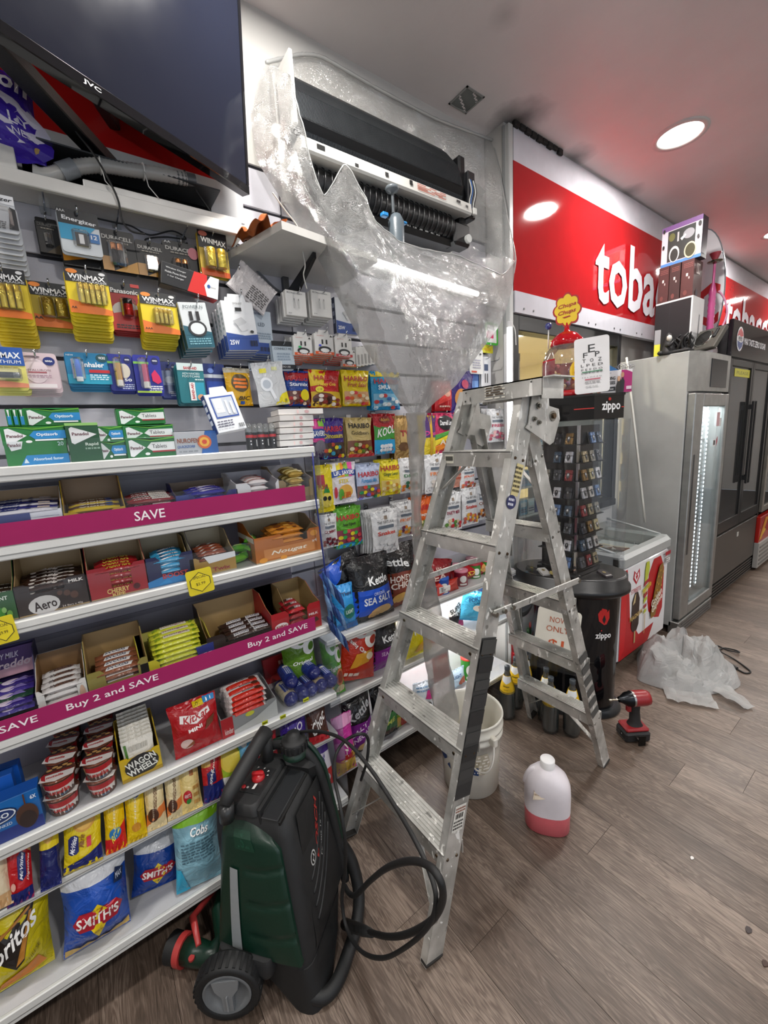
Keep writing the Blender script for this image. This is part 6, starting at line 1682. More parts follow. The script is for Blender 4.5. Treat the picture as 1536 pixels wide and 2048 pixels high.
for i in range(5):
    b = MB(); y = AW + .026 + i * .009
    b.tube(spline([(.166, y, .25), (.175, y + .004, .2), (.17, y - .006, .15), (.165, AW + .045, .11)], 4), .0025, mat(('#c9c9c4', '#3a6ab0', '#2a2a2a', '#d8d8d4', '#4a4a4a')[i], 'plastic'), 5); b.build('wire', ac)
b = MB(); b.box((.166, AW + .035, .10), (.182, AW + .06, .13), mat('#d4d4cf', 'plastic'), None, .003); b.build('plug', ac)

# ================================================================== plastic sheet funnel
film = clear('cleaning_film', '#fafaf8', .42, .11, .15, 1., 13.)
filmb = clear('cleaning_film_mid', '#fafaf8', .58, .11, .15, 1., 13.)
filmc = clear('cleaning_film_low', '#fafaf8', .68, .10, .16, 1., 13.)
film2 = clear('cleaning_film_back', '#fafaf8', .3, .07, .12, .6, 8.)
fdirty = clear('cleaning_film_tube', '#f2efec', .36, .16, .14, .8, 16.)
sheet = empty('plastic_sheet', 'clear plastic cleaning bag hung round the air conditioner, funnelling down into the bucket', 'plastic sheet', loc=(.5, 1.2, 2.2))
OF = V((.5, 1.2, 2.2))
cols = [
    [(530, 128), (500, 215), (515, 320), (560, 395), (640, 525), (720, 680), (790, 790), (815, 825)],
    [(576, 150), (565, 255), (585, 340), (610, 420), (670, 530), (735, 680), (799, 794), (819, 826)],
    [(592, 232), (608, 335), (638, 415), (662, 475), (708, 570), (760, 700), (807, 799), (823, 827)],
    [(645, 392), (658, 420), (682, 470), (704, 520), (745, 610), (785, 720), (814, 803), (827, 828)],
    [(690, 330), (708, 400), (735, 460), (757, 520), (790, 610), (815, 720), (824, 805), (831, 829)],
    [(745, 440), (765, 480), (785, 530), (802, 580), (825, 650), (838, 740), (835, 807), (835, 829)],
    [(800, 490), (820, 522), (840, 562), (850, 610), (860, 675), (862, 755), (847, 807), (838, 829)],
    [(900, 508), (906, 542), (906, 590), (906, 632), (902, 692), (887, 762), (858, 806), (841, 828)],
    [(1000, 550), (987, 580), (970, 612), (955, 652), (936, 712), (906, 766), (866, 804), (845, 827)],
    [(1031, 520), (1026, 570), (1012, 620), (996, 656), (957, 708), (914, 769), (872, 803), (849, 826)]]
Xl = [.30, .32, .35, .40, .48, .56, .66, .70]
Xr = [.46, .47, .48, .50, .55, .60, .67, .70]
Bu = [.22, .25, .28, .29, .26, .18, .06, .012]


def ctl(i, j):
    s = i / 9
    X = Xl[j] * (1 - s) + Xr[j] * s + Bu[j] * sin(pi * s) ** .9
    if i < 3 and j < 3:
        X += (0, .10, .04)[i] * (1 - j / 3)
    return at(cols[i][j][0], cols[i][j][1], 0, X)


def surf_from(ctl, ni, nj):
    G = [[ctl(i, j) for j in range(nj)] for i in range(ni)]

    def cr(p0, p1, p2, p3, t):
        h = t * t * (3 - 2 * t)
        return .5 * (p1 + (p2 - p1) * h) + .25 * ((2 * p1) + (p2 - p0) * t + (2 * p0 - 5 * p1 + 4 * p2 - p3) * t * t + (3 * p1 - p0 - 3 * p2 + p3) * t ** 3)

    def f(u, v):
        a = u * (ni - 1); i = min(ni - 2, int(a)); a -= i
        c = v * (nj - 1); j = min(nj - 2, int(c)); c -= j
        R = []
        for k in range(-1, 3):
            r = G[min(ni - 1, max(0, i + k))]
            R.append(cr(r[max(0, j - 1)], r[j], r[min(nj - 1, j + 1)], r[min(nj - 1, j + 2)], c))
        return cr(R[0], R[1], R[2], R[3], a)
    return f


sf = surf_from(ctl, 10, 8)


def wrinkle(p, amp, fade=1.):
    d = noise.noise(p * 5.) * .9 + abs(noise.noise(p * 11. + V((3, 1, 2)))) * .7 + abs(noise.noise(p * 26.)) * .6 + abs(noise.noise(p * 47.)) * .35 + abs(noise.noise(p * 85.)) * .2
    return d * amp * fade


def front(u, v):
    p = sf(u, v)
    e = min(1, min(u, 1 - u) * 8) * min(1, (1 - v) * 4)
    d = wrinkle(p, .014, e)
    return p + V((d, d * .3, d * .25)) - OF


b = MB(); b.grid(front, 130, 140, lambda u, v: film if v < .3 else filmb if v < .55 else filmc); b.build('front_panel', sheet)
bc = [[(530, 128), (600, 112), (645, 118), (750, 178), (870, 240), (985, 283)], [(505, 215), (585, 180), (680, 215), (790, 270), (900, 330), (1000, 352)], [(515, 320), (600, 300), (700, 350), (800, 400), (920, 440), (1013, 430)], [(560, 395), (640, 425), (730, 470), (820, 500), (930, 500), (1031, 520)], [(640, 525), (690, 530), (760, 560), (840, 600), (920, 600), (1012, 620)]]
bx = [[.27, .262, .262, .262, .262, .29], [.27, .262, .262, .262, .27, .37], [.275, .262, .262, .262, .29, .42], [.29, .27, .27, .27, .32, .45], [.36, .34, .34, .34, .38, .47]]
sb_ = surf_from(lambda i, j: at(bc[j][i][0], bc[j][i][1], 0, bx[j][i]), 6, 5)


def backp(u, v):
    p = sb_(u, v)
    e = min(1, min(u, 1 - u) * 8) * min(1, v * 6)
    d = abs(wrinkle(p, .012, e))
    if p.x < .275: d = min(d, .01)
    return p + V((d + .001, 0, d * .2)) - OF


b = MB(); b.grid(backp, 60, 44, film2); b.build('back_panel', sheet)
# drawstring hems
t = empty('led_tube', 'bright horizontal LED tube on the wall, glowing behind the plastic sheet', 'lamp', loc=at(690, 503, 0, .31))
p1 = at(955, 588, 0, .31) - t.location
b = MB(); b.cyl((0, 0, 0), p1, .013, mat('#ffffff', 'emit'), 14); b.build('tube', t)
b = MB(); b.beam(V((-.035, 0, 0)), p1 + V((-.035, 0, 0)), .02, .03, mat('#cfcfcf', 'plastic')); b.build('batten', t)
hem = clear('film_hem', '#f0f0ec', .55, .3, .15)
b = MB(); b.tube([backp(i / 50, 0) + V((.006, 0, 0)) for i in range(51)], [.005 + .0025 * abs(sin(i * 1.3)) for i in range(51)], hem, 7); b.build('hem', sheet)
b = MB(); b.tube([front(i / 70, 0) + V((.002, 0, 0)) for i in range(8, 71)], .0025, hem, 6); b.build('hem', sheet)
b = MB(); b.tube([backp(1, i / 40) + V((.002, 0, 0)) for i in range(34)], .0028, hem, 6); b.build('hem', sheet)
# drain tube
tp = [(832, 826, 36, .70), (833, 868, 34, .70), (833, 920, 26, .71), (832, 990, 15, .72), (834, 1060, 14, .73), (845, 1130, 30, .74), (858, 1200, 36, .75), (868, 1280, 42, .76), (878, 1340, 46, .77), (888, 1390, 46, .75), (896, 1450, 46, .75)]
rings = []
cen = []; wid = []
for x, y, w_, X in tp:
    c = at(x, y, 0, X); cen.append(c); wid.append(abs(at(x + w_ / 2, y, 0, X).y - at(x - w_ / 2, y, 0, X).y) / 2)
cs = spline(cen, 6)
ws = [v.x for v in spline([V((q, 0, 0)) for q in wid], 6)]
for k, (c, r) in enumerate(zip(cs, ws)):
    wob = 1 + .10 * sin(k * .9)
    rings.append([c + V((.022 * wob * sin(a) + .004 * sin(3 * a + k), r * cos(a), 0)) - OF for a in [2 * pi * i / 16 for i in range(16)]])
b = MB(); b.loft(rings, fdirty, False, False); b.build('drain_tube', sheet)
# pump nozzle in the bag
pz = at(786, 415, 0, .50)
t = empty('pump_sprayer', 'grey hand pump with blue cap standing inside the plastic sheet', 'pump', loc=pz)
b = MB(); b.lathe([(.006, -.02), (.006, .055)], mat('#4e5458', 'plastic'), 12); b.build('rod', t)
b = MB(); b.lathe([(.006, .05), (.024, .058), (.028, .066), (.024, .072), (.0001, .074)], mat('#646b70', 'plastic'), 18); b.build('plunger', t)
b = MB(); b.lathe([(.03, -.17), (.032, -.05), (.02, -.025), (.012, -.02)], mat('#59636a', 'plastic'), 18, Matrix.Translation((0, .012, 0))); b.build('pump_body', t)
b = MB(); b.box((-.01, -.06, -.045), (.012, -.032, -.03), mat('#2a86c8', 'plastic'), None, .003); b.box((-.0, .0, -.055), (.02, .055, -.046), mat('#2a86c8', 'plastic'), None, .003); b.build('blue_cap', t)

# ================================================================== stepladder
def alu_mat():
    m, nt, bs = newmat('paint_spattered_aluminium')
    L = nt.links.new
    tc = N(nt, 'ShaderNodeTexCoord')
    n1 = N(nt, 'ShaderNodeTexNoise', Scale=9., Detail=5.)
    L(tc.outputs['Object'], n1.inputs['Vector'])
    r1 = N(nt, 'ShaderNodeValToRGB')
    r1.color_ramp.elements[0].position = .35; r1.color_ramp.elements[0].color = lin('#a8a8a3')
    r1.color_ramp.elements[1].position = .7; r1.color_ramp.elements[1].color = lin('#dddcd7')
    L(n1.outputs['Fac'], r1.inputs['Fac'])
    mp = N(nt, 'ShaderNodeMapping'); mp.inputs['Scale'].default_value = (1, 1, .45); mp.inputs['Rotation'].default_value = (.5, .3, .2)
    L(tc.outputs['Object'], mp.inputs['Vector'])
    n2 = N(nt, 'ShaderNodeTexNoise', Scale=48., Detail=3., Distortion=.6)
    L(mp.outputs[0], n2.inputs['Vector'])
    r2 = N(nt, 'ShaderNodeValToRGB')
    r2.color_ramp.elements[0].position = .635; r2.color_ramp.elements[0].color = (0, 0, 0, 1)
    r2.color_ramp.elements[1].position = .66; r2.color_ramp.elements[1].color = (1, 1, 1, 1)
    L(n2.outputs['Fac'], r2.inputs['Fac'])
    n3 = N(nt, 'ShaderNodeTexNoise', Scale=30., Detail=4.)
    L(tc.outputs['Object'], n3.inputs['Vector'])
    r3 = N(nt, 'ShaderNodeValToRGB')
    r3.color_ramp.elements[0].position = .3; r3.color_ramp.elements[0].color = (1, 1, 1, 1)
    r3.color_ramp.elements[1].position = .36; r3.color_ramp.elements[1].color = (0, 0, 0, 1)
    L(n3.outputs['Fac'], r3.inputs['Fac'])
    m1 = N(nt, 'ShaderNodeMixRGB'); L(r2.outputs['Color'], m1.inputs[0]); L(r1.outputs['Color'], m1.inputs[1]); m1.inputs[2].default_value = lin('#e4e3de')
    m2 = N(nt, 'ShaderNodeMixRGB'); m2.blend_type = 'MIX'
    ml = N(nt, 'ShaderNodeMath', operation='MULTIPLY'); ml.inputs[1].default_value = .6; L(r3.outputs['Color'], ml.inputs[0])
    L(ml.outputs[0], m2.inputs[0]); L(m1.outputs['Color'], m2.inputs[1]); m2.inputs[2].default_value = lin('#5a5852')
    L(m2.outputs['Color'], bs.inputs['Base Color'])
    mm = N(nt, 'ShaderNodeMapRange'); mm.inputs['To Min'].default_value = .6; mm.inputs['To Max'].default_value = 0.
    L(r2.outputs['Color'], mm.inputs['Value']); L(mm.outputs[0], bs.inputs['Metallic'])
    bs.inputs['Roughness'].default_value = .46
    bp = N(nt, 'ShaderNodeBump', Strength=.15, Distance=.003); L(n2.outputs['Fac'], bp.inputs['Height']); L(bp.outputs['Normal'], bs.inputs['Normal'])
    return m


AL = alu_mat()
lad = empty('step_ladder', 'paint spattered aluminium double sided stepladder standing in the aisle', 'ladder', loc=(.87, 1.2, 0))
LO = V((.87, 1.2, 0))
S = {'FR': (V((1.137, .632, 0)), V((1.128, 1.125, 1.70))), 'FL': (V((.606, .64, 0)), V((.862, 1.125, 1.70))), 'RR': (V((1.10, 1.79, 0)), V((1.095, 1.185, 1.60))), 'RL': (V((.662, 1.83, 0)), V((.850, 1.19, 1.60)))}


def sp(k, z):
    a, c = S[k]
    return a + (c - a) * (z / c.z)


for k, (a, c) in S.items():
    sg = 1 if k[1] == 'R' else -1
    wd = .07 if k[0] == 'F' else .06
    a0, c0 = a - LO, c - LO
    if k[0] == 'F':
        c0 = c0 + (c0 - a0).normalized() * .03
    ax = (c0 - a0).normalized()
    yv = V((1, 0, 0)).cross(ax).normalized()
    b = MB()
    b.beam(a0, c0, wd, .003, AL, (1, 0, 0))
    for s2 in (-1, 1):
        o_ = yv * (s2 * (wd / 2 - .0015)) - V((1, 0, 0)) * sg * .0125
        b.beam(a0 + o_, c0 + o_, .003, .026, AL, (1, 0, 0))
    st = b.build('stile', lad)
    b = MB(); b.beam(a0 - V((sg * .010, 0, 0)) + ax * .002, a0 + ax * .014 - V((sg * .010, 0, 0)), wd + .003, .029, mat('#24211e', 'rubber'), (1, 0, 0), .003); b.build('rubber_foot', st)
    rm = mat('#8f8e88', 'metal') if k[0] == 'R' else mat('#6a5c4c', 'metal')
    for zc in ((.32, .63, .93, 1.23, 1.51) if k[0] == 'F' else (.29, .60, .90, 1.22, 1.50)):
        p = sp(k, zc) - LO
        for dy in (-.02, .02):
            b = MB(); b.cyl(p + yv * dy - V((.0, 0, 0)), p + yv * dy + V((sg * .0045, 0, 0)), .006, rm, 10, .004); b.build('rivet', st)
for fr_, zs in (('F', (.32, .63, .93, 1.235, 1.512)), ('R', (.29, .60, .905, 1.22, 1.50))):
    for i, zc in enumerate(zs):
        l, r = sp(fr_ + 'L', zc) - LO, sp(fr_ + 'R', zc) - LO
        x0, x1 = l.x + .002, r.x - .002
        yc = (l.y + r.y) / 2
        dpt = .086 if fr_ == 'F' else .07
        y0 = yc - .036 if fr_ == 'F' else yc + .03 - dpt
        h_ = .05
        b = MB()
        b.box((x0, y0, zc - h_ / 2), (x1, y0 + .003, zc + h_ / 2 - .002), AL)
        b.box((x0, y0 + dpt - .003, zc - h_ / 2), (x1, y0 + dpt, zc + h_ / 2 - .002), AL)
        ng = 7
        for g in range(ng):
            ya = y0 + dpt * g / ng
            b.box((x0, ya, zc + h_ / 2 - .004), (x1, ya + dpt / ng * .55, zc + h_ / 2 + .0015), AL)
            b.box((x0, ya + dpt / ng * .55, zc + h_ / 2 - .004), (x1, ya + dpt / ng, zc + h_ / 2 - .0005), AL)
        tr = b.build('tread', lad)
        if fr_ == 'F' and i < 3:
            for xx in (x0 + .03, x1 - .03):
                b = MB(); b.cyl((xx, y0 - .002, zc), (xx, y0 + .001, zc), .0055, mat('#7b6a52', 'metal'), 10); b.build('rivet', tr)
# top cap
b = MB()
xl, xr = at(925, 778, 1, 1.075).x - LO.x, at(1060, 755, 1, 1.075).x - LO.x + .02
zt = 1.742
b.box((xl, -.125, zt - .05), (xr + .02, -.121, zt), AL)
b.box((xl, -.125, zt - .004), (xr + .055, -.02, zt), AL)
b.box((xl, -.024, zt - .05), (xr + .02, -.02, zt), AL)
b.box((xr + .018, -.125, zt - .06), (xr + .022, -.02, zt), AL)
cap = b.build('top_cap', lad)
q = MB(); ink(q, lambda u, v, off: V((xl + (xr - xl) * u, -.125 - off, zt - .05 + .05 * v)), "x .34 .1 .62 .95 #d8d5c8 5;x .36 .3 .6 .9 #55483a 4;e .06 .75 .01 .06 #3a3a38;e .05 .2 .012 .07 #3a3a38;e .95 .8 .01 .06 #3a3a38;e .13 .3 .008 .16 #4a4a48"); q.build('worn_label', cap)
# hinge plates
for sx, xx in ((1, 1.1335), (-1, .853)):
    if sx > 0:
        pl = [at(x, y, 0, xx) for x, y in ((1056, 845), (1050, 856), (1098, 890), (1106, 884), (1118, 838), (1116, 818), (1097, 812), (1094, 770), (1066, 765))]
        ref = [(p.y - LO.y, p.z) for p in pl]
    poly = [(y, z) for y, z in ref]
    b = MB(); b.prism(poly, 0, .003, AL, Matrix.Translation((xx - LO.x, 0, 0))); hp = b.build('hinge_plate', lad)
    for x, y, r in ((1082, 790, .009), (1074, 812, .008), (1066, 838, .0065), (1075, 845, .0065), (1103, 832, .013)):
        p = at(x, y, 0, 1.1335) - LO
        x0 = xx - LO.x + (.003 if sx > 0 else 0)
        b = MB(); b.cyl((x0, p.y, p.z), (x0 + sx * .004, p.y, p.z), r * 1.25, mat('#a3a29b', 'metal'), 14); b.cyl((x0 + sx * .004, p.y, p.z), (x0 + sx * .01, p.y, p.z), r * .7, mat('#7d6a55' if r > .01 else '#94938c', 'metal'), 6); b.build('bolt', hp)
# spreader bars and braces
fr = at(988, 1228, 0, 1.145) - LO; bk_ = at(1154, 1160, 0, 1.115) - LO
mid = fr + (bk_ - fr) * .17
b = MB(); b.beam(fr, mid, .006, .024, AL, (0, 0, 1), .002); b.build('spreader_bar', lad)
b = MB(); b.beam(mid + V((.006, 0, 0)), bk_ + V((.006, 0, 0)), .005, .024, AL, (0, 0, 1), .002); sb1 = b.build('spreader_bar', lad)
for p in (fr, mid, fr * .5 + mid * .5, bk_):
    b = MB(); b.cyl(p, p + V((.012, 0, 0)), .008, mat('#a09f98', 'metal'), 12); b.build('rivet', sb1)
l0, l1 = sp('FL', 1.06) - LO, sp('RL', 1.06) - LO
lm = l0 + (l1 - l0) * .55 + V((0.02, 0, .02))
b = MB(); b.beam(l0, lm, .005, .022, AL, (0, 0, 1), .002); b.build('spreader_bar', lad)
b = MB(); b.beam(lm, l1, .005, .022, AL, (0, 0, 1), .002); b.build('spreader_bar', lad)
for k, zc, dz, sg in (('FL', .10, .20, 1), ('FR', .10, .20, -1), ('RL', .10, .17, 1), ('RR', .10, .17, -1)):
    p = sp(k, zc) - LO; q_ = sp(k, zc + dz) - LO
    b = MB(); b.beam(p + V((sg * .008, 0, 0)), q_ + V((sg * .16, 0, 0)), .003, .022, AL, (0, 1, 0), .001); b.build('knee_brace', lad)
for k, zc, dz, sg in (('FL', 1.40, .10, 1), ('RR', 1.36, .13, -1)):
    p = sp(k, zc) - LO; q_ = sp(k, zc + dz) - LO
    b = MB(); b.beam(p + V((sg * .008, 0, 0)), q_ + V((sg * .10, 0, 0)), .003, .02, AL, (0, 1, 0), .001); b.build('knee_brace', lad)


def stile_face(k, z0, z1, wd=.07, off0=.0018):
    a, c = S[k]
    ax = (c - a).normalized(); yv = V((1, 0, 0)).cross(ax).normalized()
    return lambda u, v, off: a + (c - a) * ((z0 + (z1 - z0) * v) / c.z) - yv * ((u - .5) * wd) + V((off0 + off, 0, 0)) - LO


q = MB(); ink(q, stile_face('FR', .50, .98), 'r 0 0 1 1 #353534;' + ''.join("r .02 %.3f .98 %.3f %s;" % (i / 9 + .01, i / 9 + .01 + h_, c) for i, (h_, c) in enumerate(((.08, '#2a2a2a'), (.06, '#3a3a39'), (.09, '#242424'), (.07, '#3b3b3a'), (.09, '#262626'), (.08, '#303030'), (.06, '#3c3c3b'), (.09, '#242424'), (.08, '#333332')))) + "r .02 .9 .98 .99 #3f3f3d", 'rubber'); q.build('grip_tape', lad)
q = MB(); ink(q, stile_face('FR', .40, .50), "r .15 .0 .85 .8 #d5d3cb;x .2 .05 .8 .35 #333 3;c .25 .4 .75 .55;x .2 .58 .8 .75 #8a5a4a 2"); q.build('barcode_label', lad)
q = MB(); ink(q, stile_face('FR', 1.36, 1.50), "p #cdbf8a .3 .3 .8 .3 .9 .98 .4 .98;x .36 .36 .84 .94 #3a3424 6;e .42 .16 .34 .15 #2a2e5a;x .2 .06 .6 .26 #cfd0dc 2"); q.build('warning_label', lad)
q = MB(); ink(q, stile_face('RR', .33, .70, .06, .0018), ''.join("r .02 %.3f .98 %.3f #4c4c4a;" % (i / 6, i / 6 + .09) for i in range(6)), 'rubber'); q.build('grip_tape', lad)
q = MB(); ink(q, lambda u, v, off: V((-.02 + .06 * u, sp('FL', 1.51).y - LO.y - .0362 - off, 1.497 + .03 * v)), "r 0 0 .7 1 #c9c6b8;r .06 .3 .64 .8 #4a4a44"); q.build('maker_label', lad)

# ================================================================== bucket
bc_ = V((.738, 1.245, 0))
bu = empty('bucket', 'white plastic pail with torn label and bail handle under the stepladder', 'bucket', loc=bc_)
pl = mat('#d8d4c8', 'plastic')
b = MB(); b.lathe([(.0001, .004), (.120, .0), (.125, .004), (.134, .20), (.140, .27), (.147, .272), (.147, .285), (.141, .287), (.142, .305), (.149, .307), (.149, .318), (.143, .320), (.145, .352), (.150, .356), (.149, .362), (.143, .362), (.141, .35), (.132, .20), (.122, .012), (.0001, .01)], pl, 48, None, True, False); b.build('pail', bu)
for s in (-1, 1):
    b = MB(); b.box((-.022, -.012, -.02), (.022, .012, .02), pl, Matrix.Rotation(radians(-8 if s > 0 else 172), 4, 'Z') @ Matrix.Translation((.15, 0, .30)), .004); b.build('handle_lug', bu)
hp = []
for i in range(25):
    a = pi * i / 24
    y = .155 * cos(a)
    z = .30 - .125 * sin(a)
    hp.append(Matrix.Rotation(radians(82), 4, 'Z') @ V((-.155 * sin(a) * 0 - .0 + .0, y, z)) + V((.11 * sin(a) * .9, -.09 * sin(a), 0)))
b = MB(); b.tube(hp, .0035, mat('#dedbd2', 'plastic'), 8); b.build('bail_handle', bu)
q = MB()
def pails(u, v, off):
    a = radians(-150 + 150 * u); r_ = .1262 + (.134 - .1262) * (.04 + .20 * v) / .2 + off
    return V((r_ * cos(a), r_ * sin(a), .04 + .20 * v))
ink(q, pails, "p #1d3a6a .18 .62 .3 .56 .36 .66 .34 .9 .24 .98 .2 .8;p #1d3a6a .36 .5 .42 .44 .4 .6;p #b9b09c .62 .4 .7 .5 .86 .46 .94 .7 .9 .98 .66 .96 .6 .7;p #a0967f .66 .6 .74 .56 .8 .8 .7 .86;p #1d3a6a .7 .5 .78 .46 .78 .66 .72 .68;x .62 .5 .92 .95 #e8e4d8 6", step=.0004, base=.003)
q.build('torn_label', bu)

# ================================================================== jug of pink cleaner
jc = at(1097, 1655, 2, 0)
jc = V((1.09, 1.31, 0))
jm = Matrix.Translation(jc) @ Matrix.Rotation(radians(38), 4, 'Z')
jug = empty('cleaner_jug', 'white translucent plastic jug part filled with pink liquid on the floor', 'jug', mw=jm)


def oval(rx, ry, z, n=28, p=2.6, ox=0):
    out = []
    for i in range(n):
        a = 2 * pi * i / n
        c, s = cos(a), sin(a)
        out.append(V((ox + rx * (abs(c) ** (2 / p)) * (1 if c >= 0 else -1), ry * (abs(s) ** (2 / p)) * (1 if s >= 0 else -1), z)))
    return out


jp = clear('jug_plastic', '#f6f0f2', .62, .12, .2)
pk = mat('#dc6a72', 'plastic')
b = MB(); b.loft([oval(.080, .060, .0), oval(.086, .066, .006), oval(.087, .067, .085)], pk); b.build('liquid', jug)
b = MB(); b.loft([oval(.0875, .0675, .0855), oval(.088, .068, .165), oval(.086, .066, .195), oval(.074, .058, .225), oval(.052, .045, .25, 28, 2.2), oval(.033, .031, .262, 28, 2), oval(.026, .026, .27, 28, 2)], mat('#e3dde2', 'plastic')); b.build('jug_body', jug)
b = MB(); b.tube(spline([(-.045, 0, .245), (-.066, 0, .232), (-.078, 0, .205), (-.082, 0, .18)], 5), .012, mat('#dcd6db', 'plastic'), 10); b.build('handle', jug)
b = MB(); b.lathe([(.028, .268), (.028, .298), (.026, .301), (.0001, .301)], mat('#efeeee', 'plastic'), 24); b.build('cap', jug)
q = MB(); ink(q, lambda u, v, off: V((-.06 + .05 * u, -.0685 + .022 * max(0, v - .1) - off, .165 + .045 * v)), "p #d8c9b4 0 0 .9 .2 1 .9 .2 1;x .1 .3 .8 .8 #a08a74 2"); q.build('torn_label', jug)

# ================================================================== impact driver
dc = V((1.10, 2.08, 0))
dm = Matrix.Translation(dc) @ Matrix.Rotation(radians(-125), 4, 'Z') @ Matrix.Scale(1.18, 4)
dr = empty('impact_driver', 'red and black cordless impact driver standing on its battery', 'power tool', mw=dm)
rd = mat('#8e1f24', 'plastic'); bkp = mat('#1c1b1c', 'rubber')
b = MB(); b.box((-.05, -.04, .0), (.06, .04, .045), bkp, None, .008); b.box((-.045, -.036, .045), (.055, .036, .062), rd, None, .006); bt = b.build('battery', dr)
q = MB(); ink(q, lambda u, v, off: V((.06 + off, -.035 + .07 * u, .012 + .03 * v)), "r .1 .2 .5 .9 #3a3838;r .6 .4 .66 .6 #dcdcdc;r 0 0 1 .08 #6a6a6a"); q.build('print', bt)
b = MB(); b.loft([oval(.032, .026, .06, 16), oval(.022, .018, .08, 16), oval(.020, .017, .13, 16, 2.4, .004), oval(.024, .02, .165, 16, 2.4, .006)], bkp); b.build('handle', dr)
b = MB(); b.box((.02, -.011, .125), (.04, .011, .155), rd, None, .005); b.build('trigger', dr)
MX = Matrix.Translation((-.055, 0, .185)) @ Matrix.Rotation(pi / 2, 4, 'Y')
b = MB(); b.lathe([(.012, 0), (.03, .004), (.033, .02), (.033, .07)], rd, 20, MX); b.build('motor_housing', dr)
b = MB(); b.lathe([(.0335, .07), (.0335, .078)], mat('#b8b6b2', 'metal'), 20, MX); b.lathe([(.032, .078), (.028, .10), (.016, .118), (.012, .13)], mat('#35373a', 'metal'), 20, MX); b.build('gear_nose', dr)
b = MB(); b.lathe([(.004, .13), (.0035, .16), (.005, .162), (.005, .172), (.0001, .172)], mat('#d6cfbe', 'chrome'), 10, MX); b.build('driver_bit', dr)
b = MB(); b.box((-.01, .04, .03), (.02, .062, .033), mat('#8a8a86', 'metal')); b.box((-.01, .06, .005), (.02, .063, .05), mat('#3a3a38', 'metal')); b.build('belt_clip', dr)

# ================================================================== pressure washer
ang = radians(39)
WO = V((.797, .268, 0))
wm = Matrix.Translation(WO) @ Matrix.Rotation(ang, 4, 'Z')
pw = empty('pressure_washer', 'black and green portable pressure washer on wheels in the foreground', 'pressure washer', mw=wm)
bl = mat('#1d1e1f', 'rubber'); gn = mat('#0c2c20', 'plastic'); bl2 = mat('#121314', 'rubber')


def rrect(x0, x1, y0, y1, z, r, n=5, zf=None):
    out = []
    for cx, cy, a0 in ((x1 - r, y1 - r, 0), (x0 + r, y1 - r, 90), (x0 + r, y0 + r, 180), (x1 - r, y0 + r, 270)):
        for i in range(n):
            a = radians(a0 + 90 * i / (n - 1))
            x, y = cx + r * cos(a), cy + r * sin(a)
            out.append(V((x, y, z + (zf(x, y) if zf else 0))))
    return out


yg = lambda z: -.105 + (z - .13) * .20      # the green side leans back with height
b = MB()
b.loft([rrect(-.112, .165, yg(.10), .15, .08, .04), rrect(-.118, .170, yg(.16), .155, .16, .04), rrect(-.115, .140, yg(.35), .17, .35, .04), rrect(-.110, .112, yg(.47), .18, .47, .04), rrect(-.105, .09, yg(.525), .18, .525, .04), rrect(-.095, .07, yg(.535) + .01, .17, .535, .04)], bl)
b.build('tank', pw)
# green side cover, proud of the tank
b = MB()


def gcover(u, v, d=0.):
    z = .145 + .385 * v
    xx = (-.118 + .222 * u) if v < .7 else (-.118 + .222 * u)
    t = max(0, (v - .72) / .28)
    w_ = sqrt(max(0, 1 - t * t)) if t > 0 else 1
    k_ = (1 - .42 * (1 - w_)) - .03 * (v)
    wr_ = .150 - .085 * v - .05 * max(0, v - .8) / .2
    xx = (-.120 + .012 * v) * (1 - u) + wr_ * u
    y = yg(z) - .008 - .018 * sin(pi * u) ** .5 * (sin(pi * min(1, v * .96 + .04)) ** .4) + .03 * max(0, v - .86) / .14 - d
    if u > .42:
        for c in (.16, .40, .64):
            w2 = abs(v - c - .10 * max(0, u - .66))
            if w2 < .03: y += .006 * (1 - w2 / .03)
    return V((xx, y, z - .10 * max(0, v - .8) * (2 * abs(u - .45)) ** 2.2))


b.grid(gcover, 36, 48, gn)
b.grid(lambda u, v: gcover(u, v) + V((0, .03, 0)), 12, 16, bl2, True, True)
for u in (0, 1):
    b.grid(lambda s, v: gcover(u, v) + V((0, .03 * s, 0)), 2, 24, gn)
b.grid(lambda u, s: gcover(u, 1) + V((0, .035 * s, .004 * s)), 24, 2, gn)
gc = b.build('side_cover', pw)
b = MB(); b.grid(lambda u, v: gcover(.20 + .13 * u, .04 + .60 * v, .004), 4, 20, mat('#8f9496', 'plastic')); b.build('level_window', gc)
q = MB(); ink(q, lambda u, v, off: gcover(.28 + .34 * u, .78 + .12 * v, off), "r 0 0 1 1 #0e3324;b .5 .5 .6 .7 0 #14402e 15L"); q.build('embossed_mark', gc)
# black lower skirt and floor foot
b = MB(); b.loft([rrect(-.11, .06, -.135, -.05, .10, .02), rrect(-.118, .065, -.142, -.04, .125, .02), rrect(-.112, .06, -.130, -.05, .155, .02)], bl); b.build('lower_skirt', pw)
b = MB(); b.loft([rrect(.10, .20, -.125, .0, .0, .04), rrect(.04, .19, -.118, .08, .05, .04), rrect(-.06, .17, -.105, .15, .12, .035)], bl2); b.build('base_foot', pw)
b = MB(); b.tube(spline([(.15, -.10, .035), (.195, -.09, .022), (.222, -.05, .020), (.232, .02, .022), (.235, .10, .03), (.225, .16, .08), (.19, .19, .17), (.14, .185, .26)], 6), .020, bl2, 10); b.build('floor_loop', pw)
